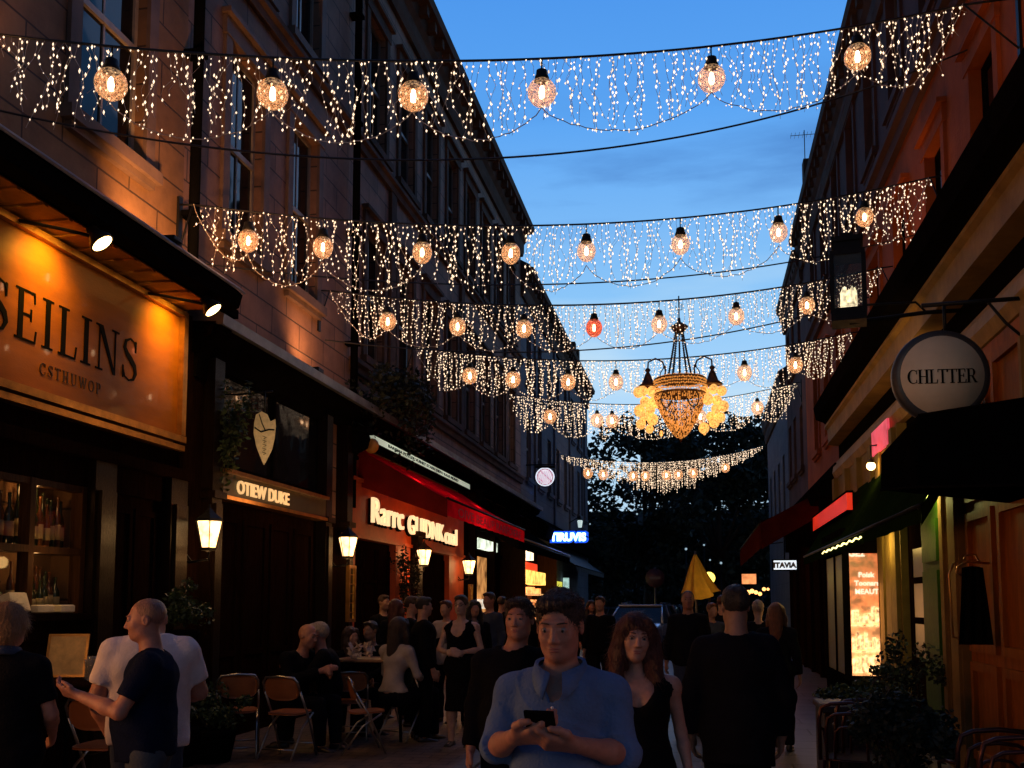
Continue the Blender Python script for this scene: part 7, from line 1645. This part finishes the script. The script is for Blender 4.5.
m2 = N.new('ShaderNodeMath'); m2.operation = 'MULTIPLY'; Lk.new(c2.outputs[0], m2.inputs[0]); Lk.new(z2.outputs[0], m2.inputs[1])
cm = N.new('ShaderNodeMixRGB'); Lk.new(m2.outputs[0], cm.inputs[0]); Lk.new(cm0.outputs[0], cm.inputs[1]); cm.inputs[2].default_value = (.55, .74, .88, 1)
# brighter after-glow along the street, darker behind
nrm = N.new('ShaderNodeVectorMath'); nrm.operation = 'NORMALIZE'; Lk.new(tc.outputs['Generated'], nrm.inputs[0]); dt = N.new('ShaderNodeVectorMath'); dt.operation = 'DOT_PRODUCT'; Lk.new(nrm.outputs[0], dt.inputs[0]); dt.inputs[1].default_value = (0, .94, .34)
az = N.new('ShaderNodeMapRange'); az.inputs[1].default_value = -.2; az.inputs[2].default_value = .75; az.inputs[3].default_value = .20; az.inputs[4].default_value = 1.05; Lk.new(dt.outputs['Value'], az.inputs[0])
sc2 = N.new('ShaderNodeVectorMath'); sc2.operation = 'SCALE'; Lk.new(cm.outputs[0], sc2.inputs[0]); Lk.new(az.outputs[0], sc2.inputs['Scale'])
sky = N.new('ShaderNodeTexSky'); sky.sky_type = 'NISHITA'; sky.sun_disc = False; sky.sun_elevation = R_(.5); sky.sun_rotation = R_(20); 
ss = N.new('ShaderNodeVectorMath'); ss.operation = 'SCALE'; Lk.new(sky.outputs[0], ss.inputs[0]); ss.inputs['Scale'].default_value = .003
ad = N.new('ShaderNodeVectorMath'); Lk.new(sc2.outputs[0], ad.inputs[0]); Lk.new(ss.outputs[0], ad.inputs[1]); Lk.new(ad.outputs[0], bg.inputs['Color']); bg.inputs['Strength'].default_value = 1.0
# the last of the daylight: a very weak wide warm-less sun glow
sd = bpy.data.lights.new('afterglow', 'SUN'); sd.energy = .05; sd.angle = R_(25); sd.color = (.75, .82, 1); so = bpy.data.objects.new('afterglow', sd); COL.objects.link(so); so.rotation_euler = (R_(60), 0, R_(160))
for (x, y, lb_) in ((-5.28, 1.2, 'unseen glowing lantern added left of the camera to warm the faces'),):
    wall_lantern((x, y, 2.5), lb_, 1.3, 22, 3.4)  # lantern outside the view, added to throw warm light on faces
L = lamp('added_left_fill', 'AREA', (-5.4, 3.2, 1.9), 75, (1, .40, .14), 2.2); L.rotation_euler = (0, R_(-90), 0)  # unseen area light added to warm people from the left
L = lamp('added_right_fill', 'AREA', (2.5, 1.5, 2.0), 10, (1, .36, .14), 1.8); L.rotation_euler = (0, R_(90), 0)  # matching unseen area light added on the right
# unseen fill lights added to warm the shop fronts along the street
for (x, y, z, e_, sz, c_) in ((-4.7, 12.6, 2.9, 10, .25, (1, .42, .14)), (-4.6, 18.5, 2.7, 16, .3, (1, .38, .12)), (-4.8, 29, 2.6, 26, .4, (1, .46, .16)), (-4.9, 38, 2.4, 16, .4, (1, .7, .2)), (1.8, 26, 2.4, 9, .3, (1, .25, .1))):
    lamp('added_shop_fill', 'POINT', (x, y, z), e_, c_, sz)
cam = bpy.data.cameras.new('Camera'); co = bpy.data.objects.new('Camera', cam); COL.objects.link(co); scene.camera = co
co.location = (0, 0, EYE); co.rotation_euler = (R_(90)+TH, 0, PS)
cam.sensor_width = 36; cam.lens = 36*FPX/1024; cam.shift_y = (CY-384)/1024; cam.clip_end = 500; cam.clip_start = .05
scene.view_settings.view_transform = 'Standard'; scene.view_settings.look = 'None'; scene.view_settings.exposure = 0; scene.view_settings.gamma = 1
scene.render.engine = 'CYCLES'; scene.cycles.max_bounces = 6; scene.cycles.transparent_max_bounces = 16; scene.cycles.sample_clamp_indirect = 3
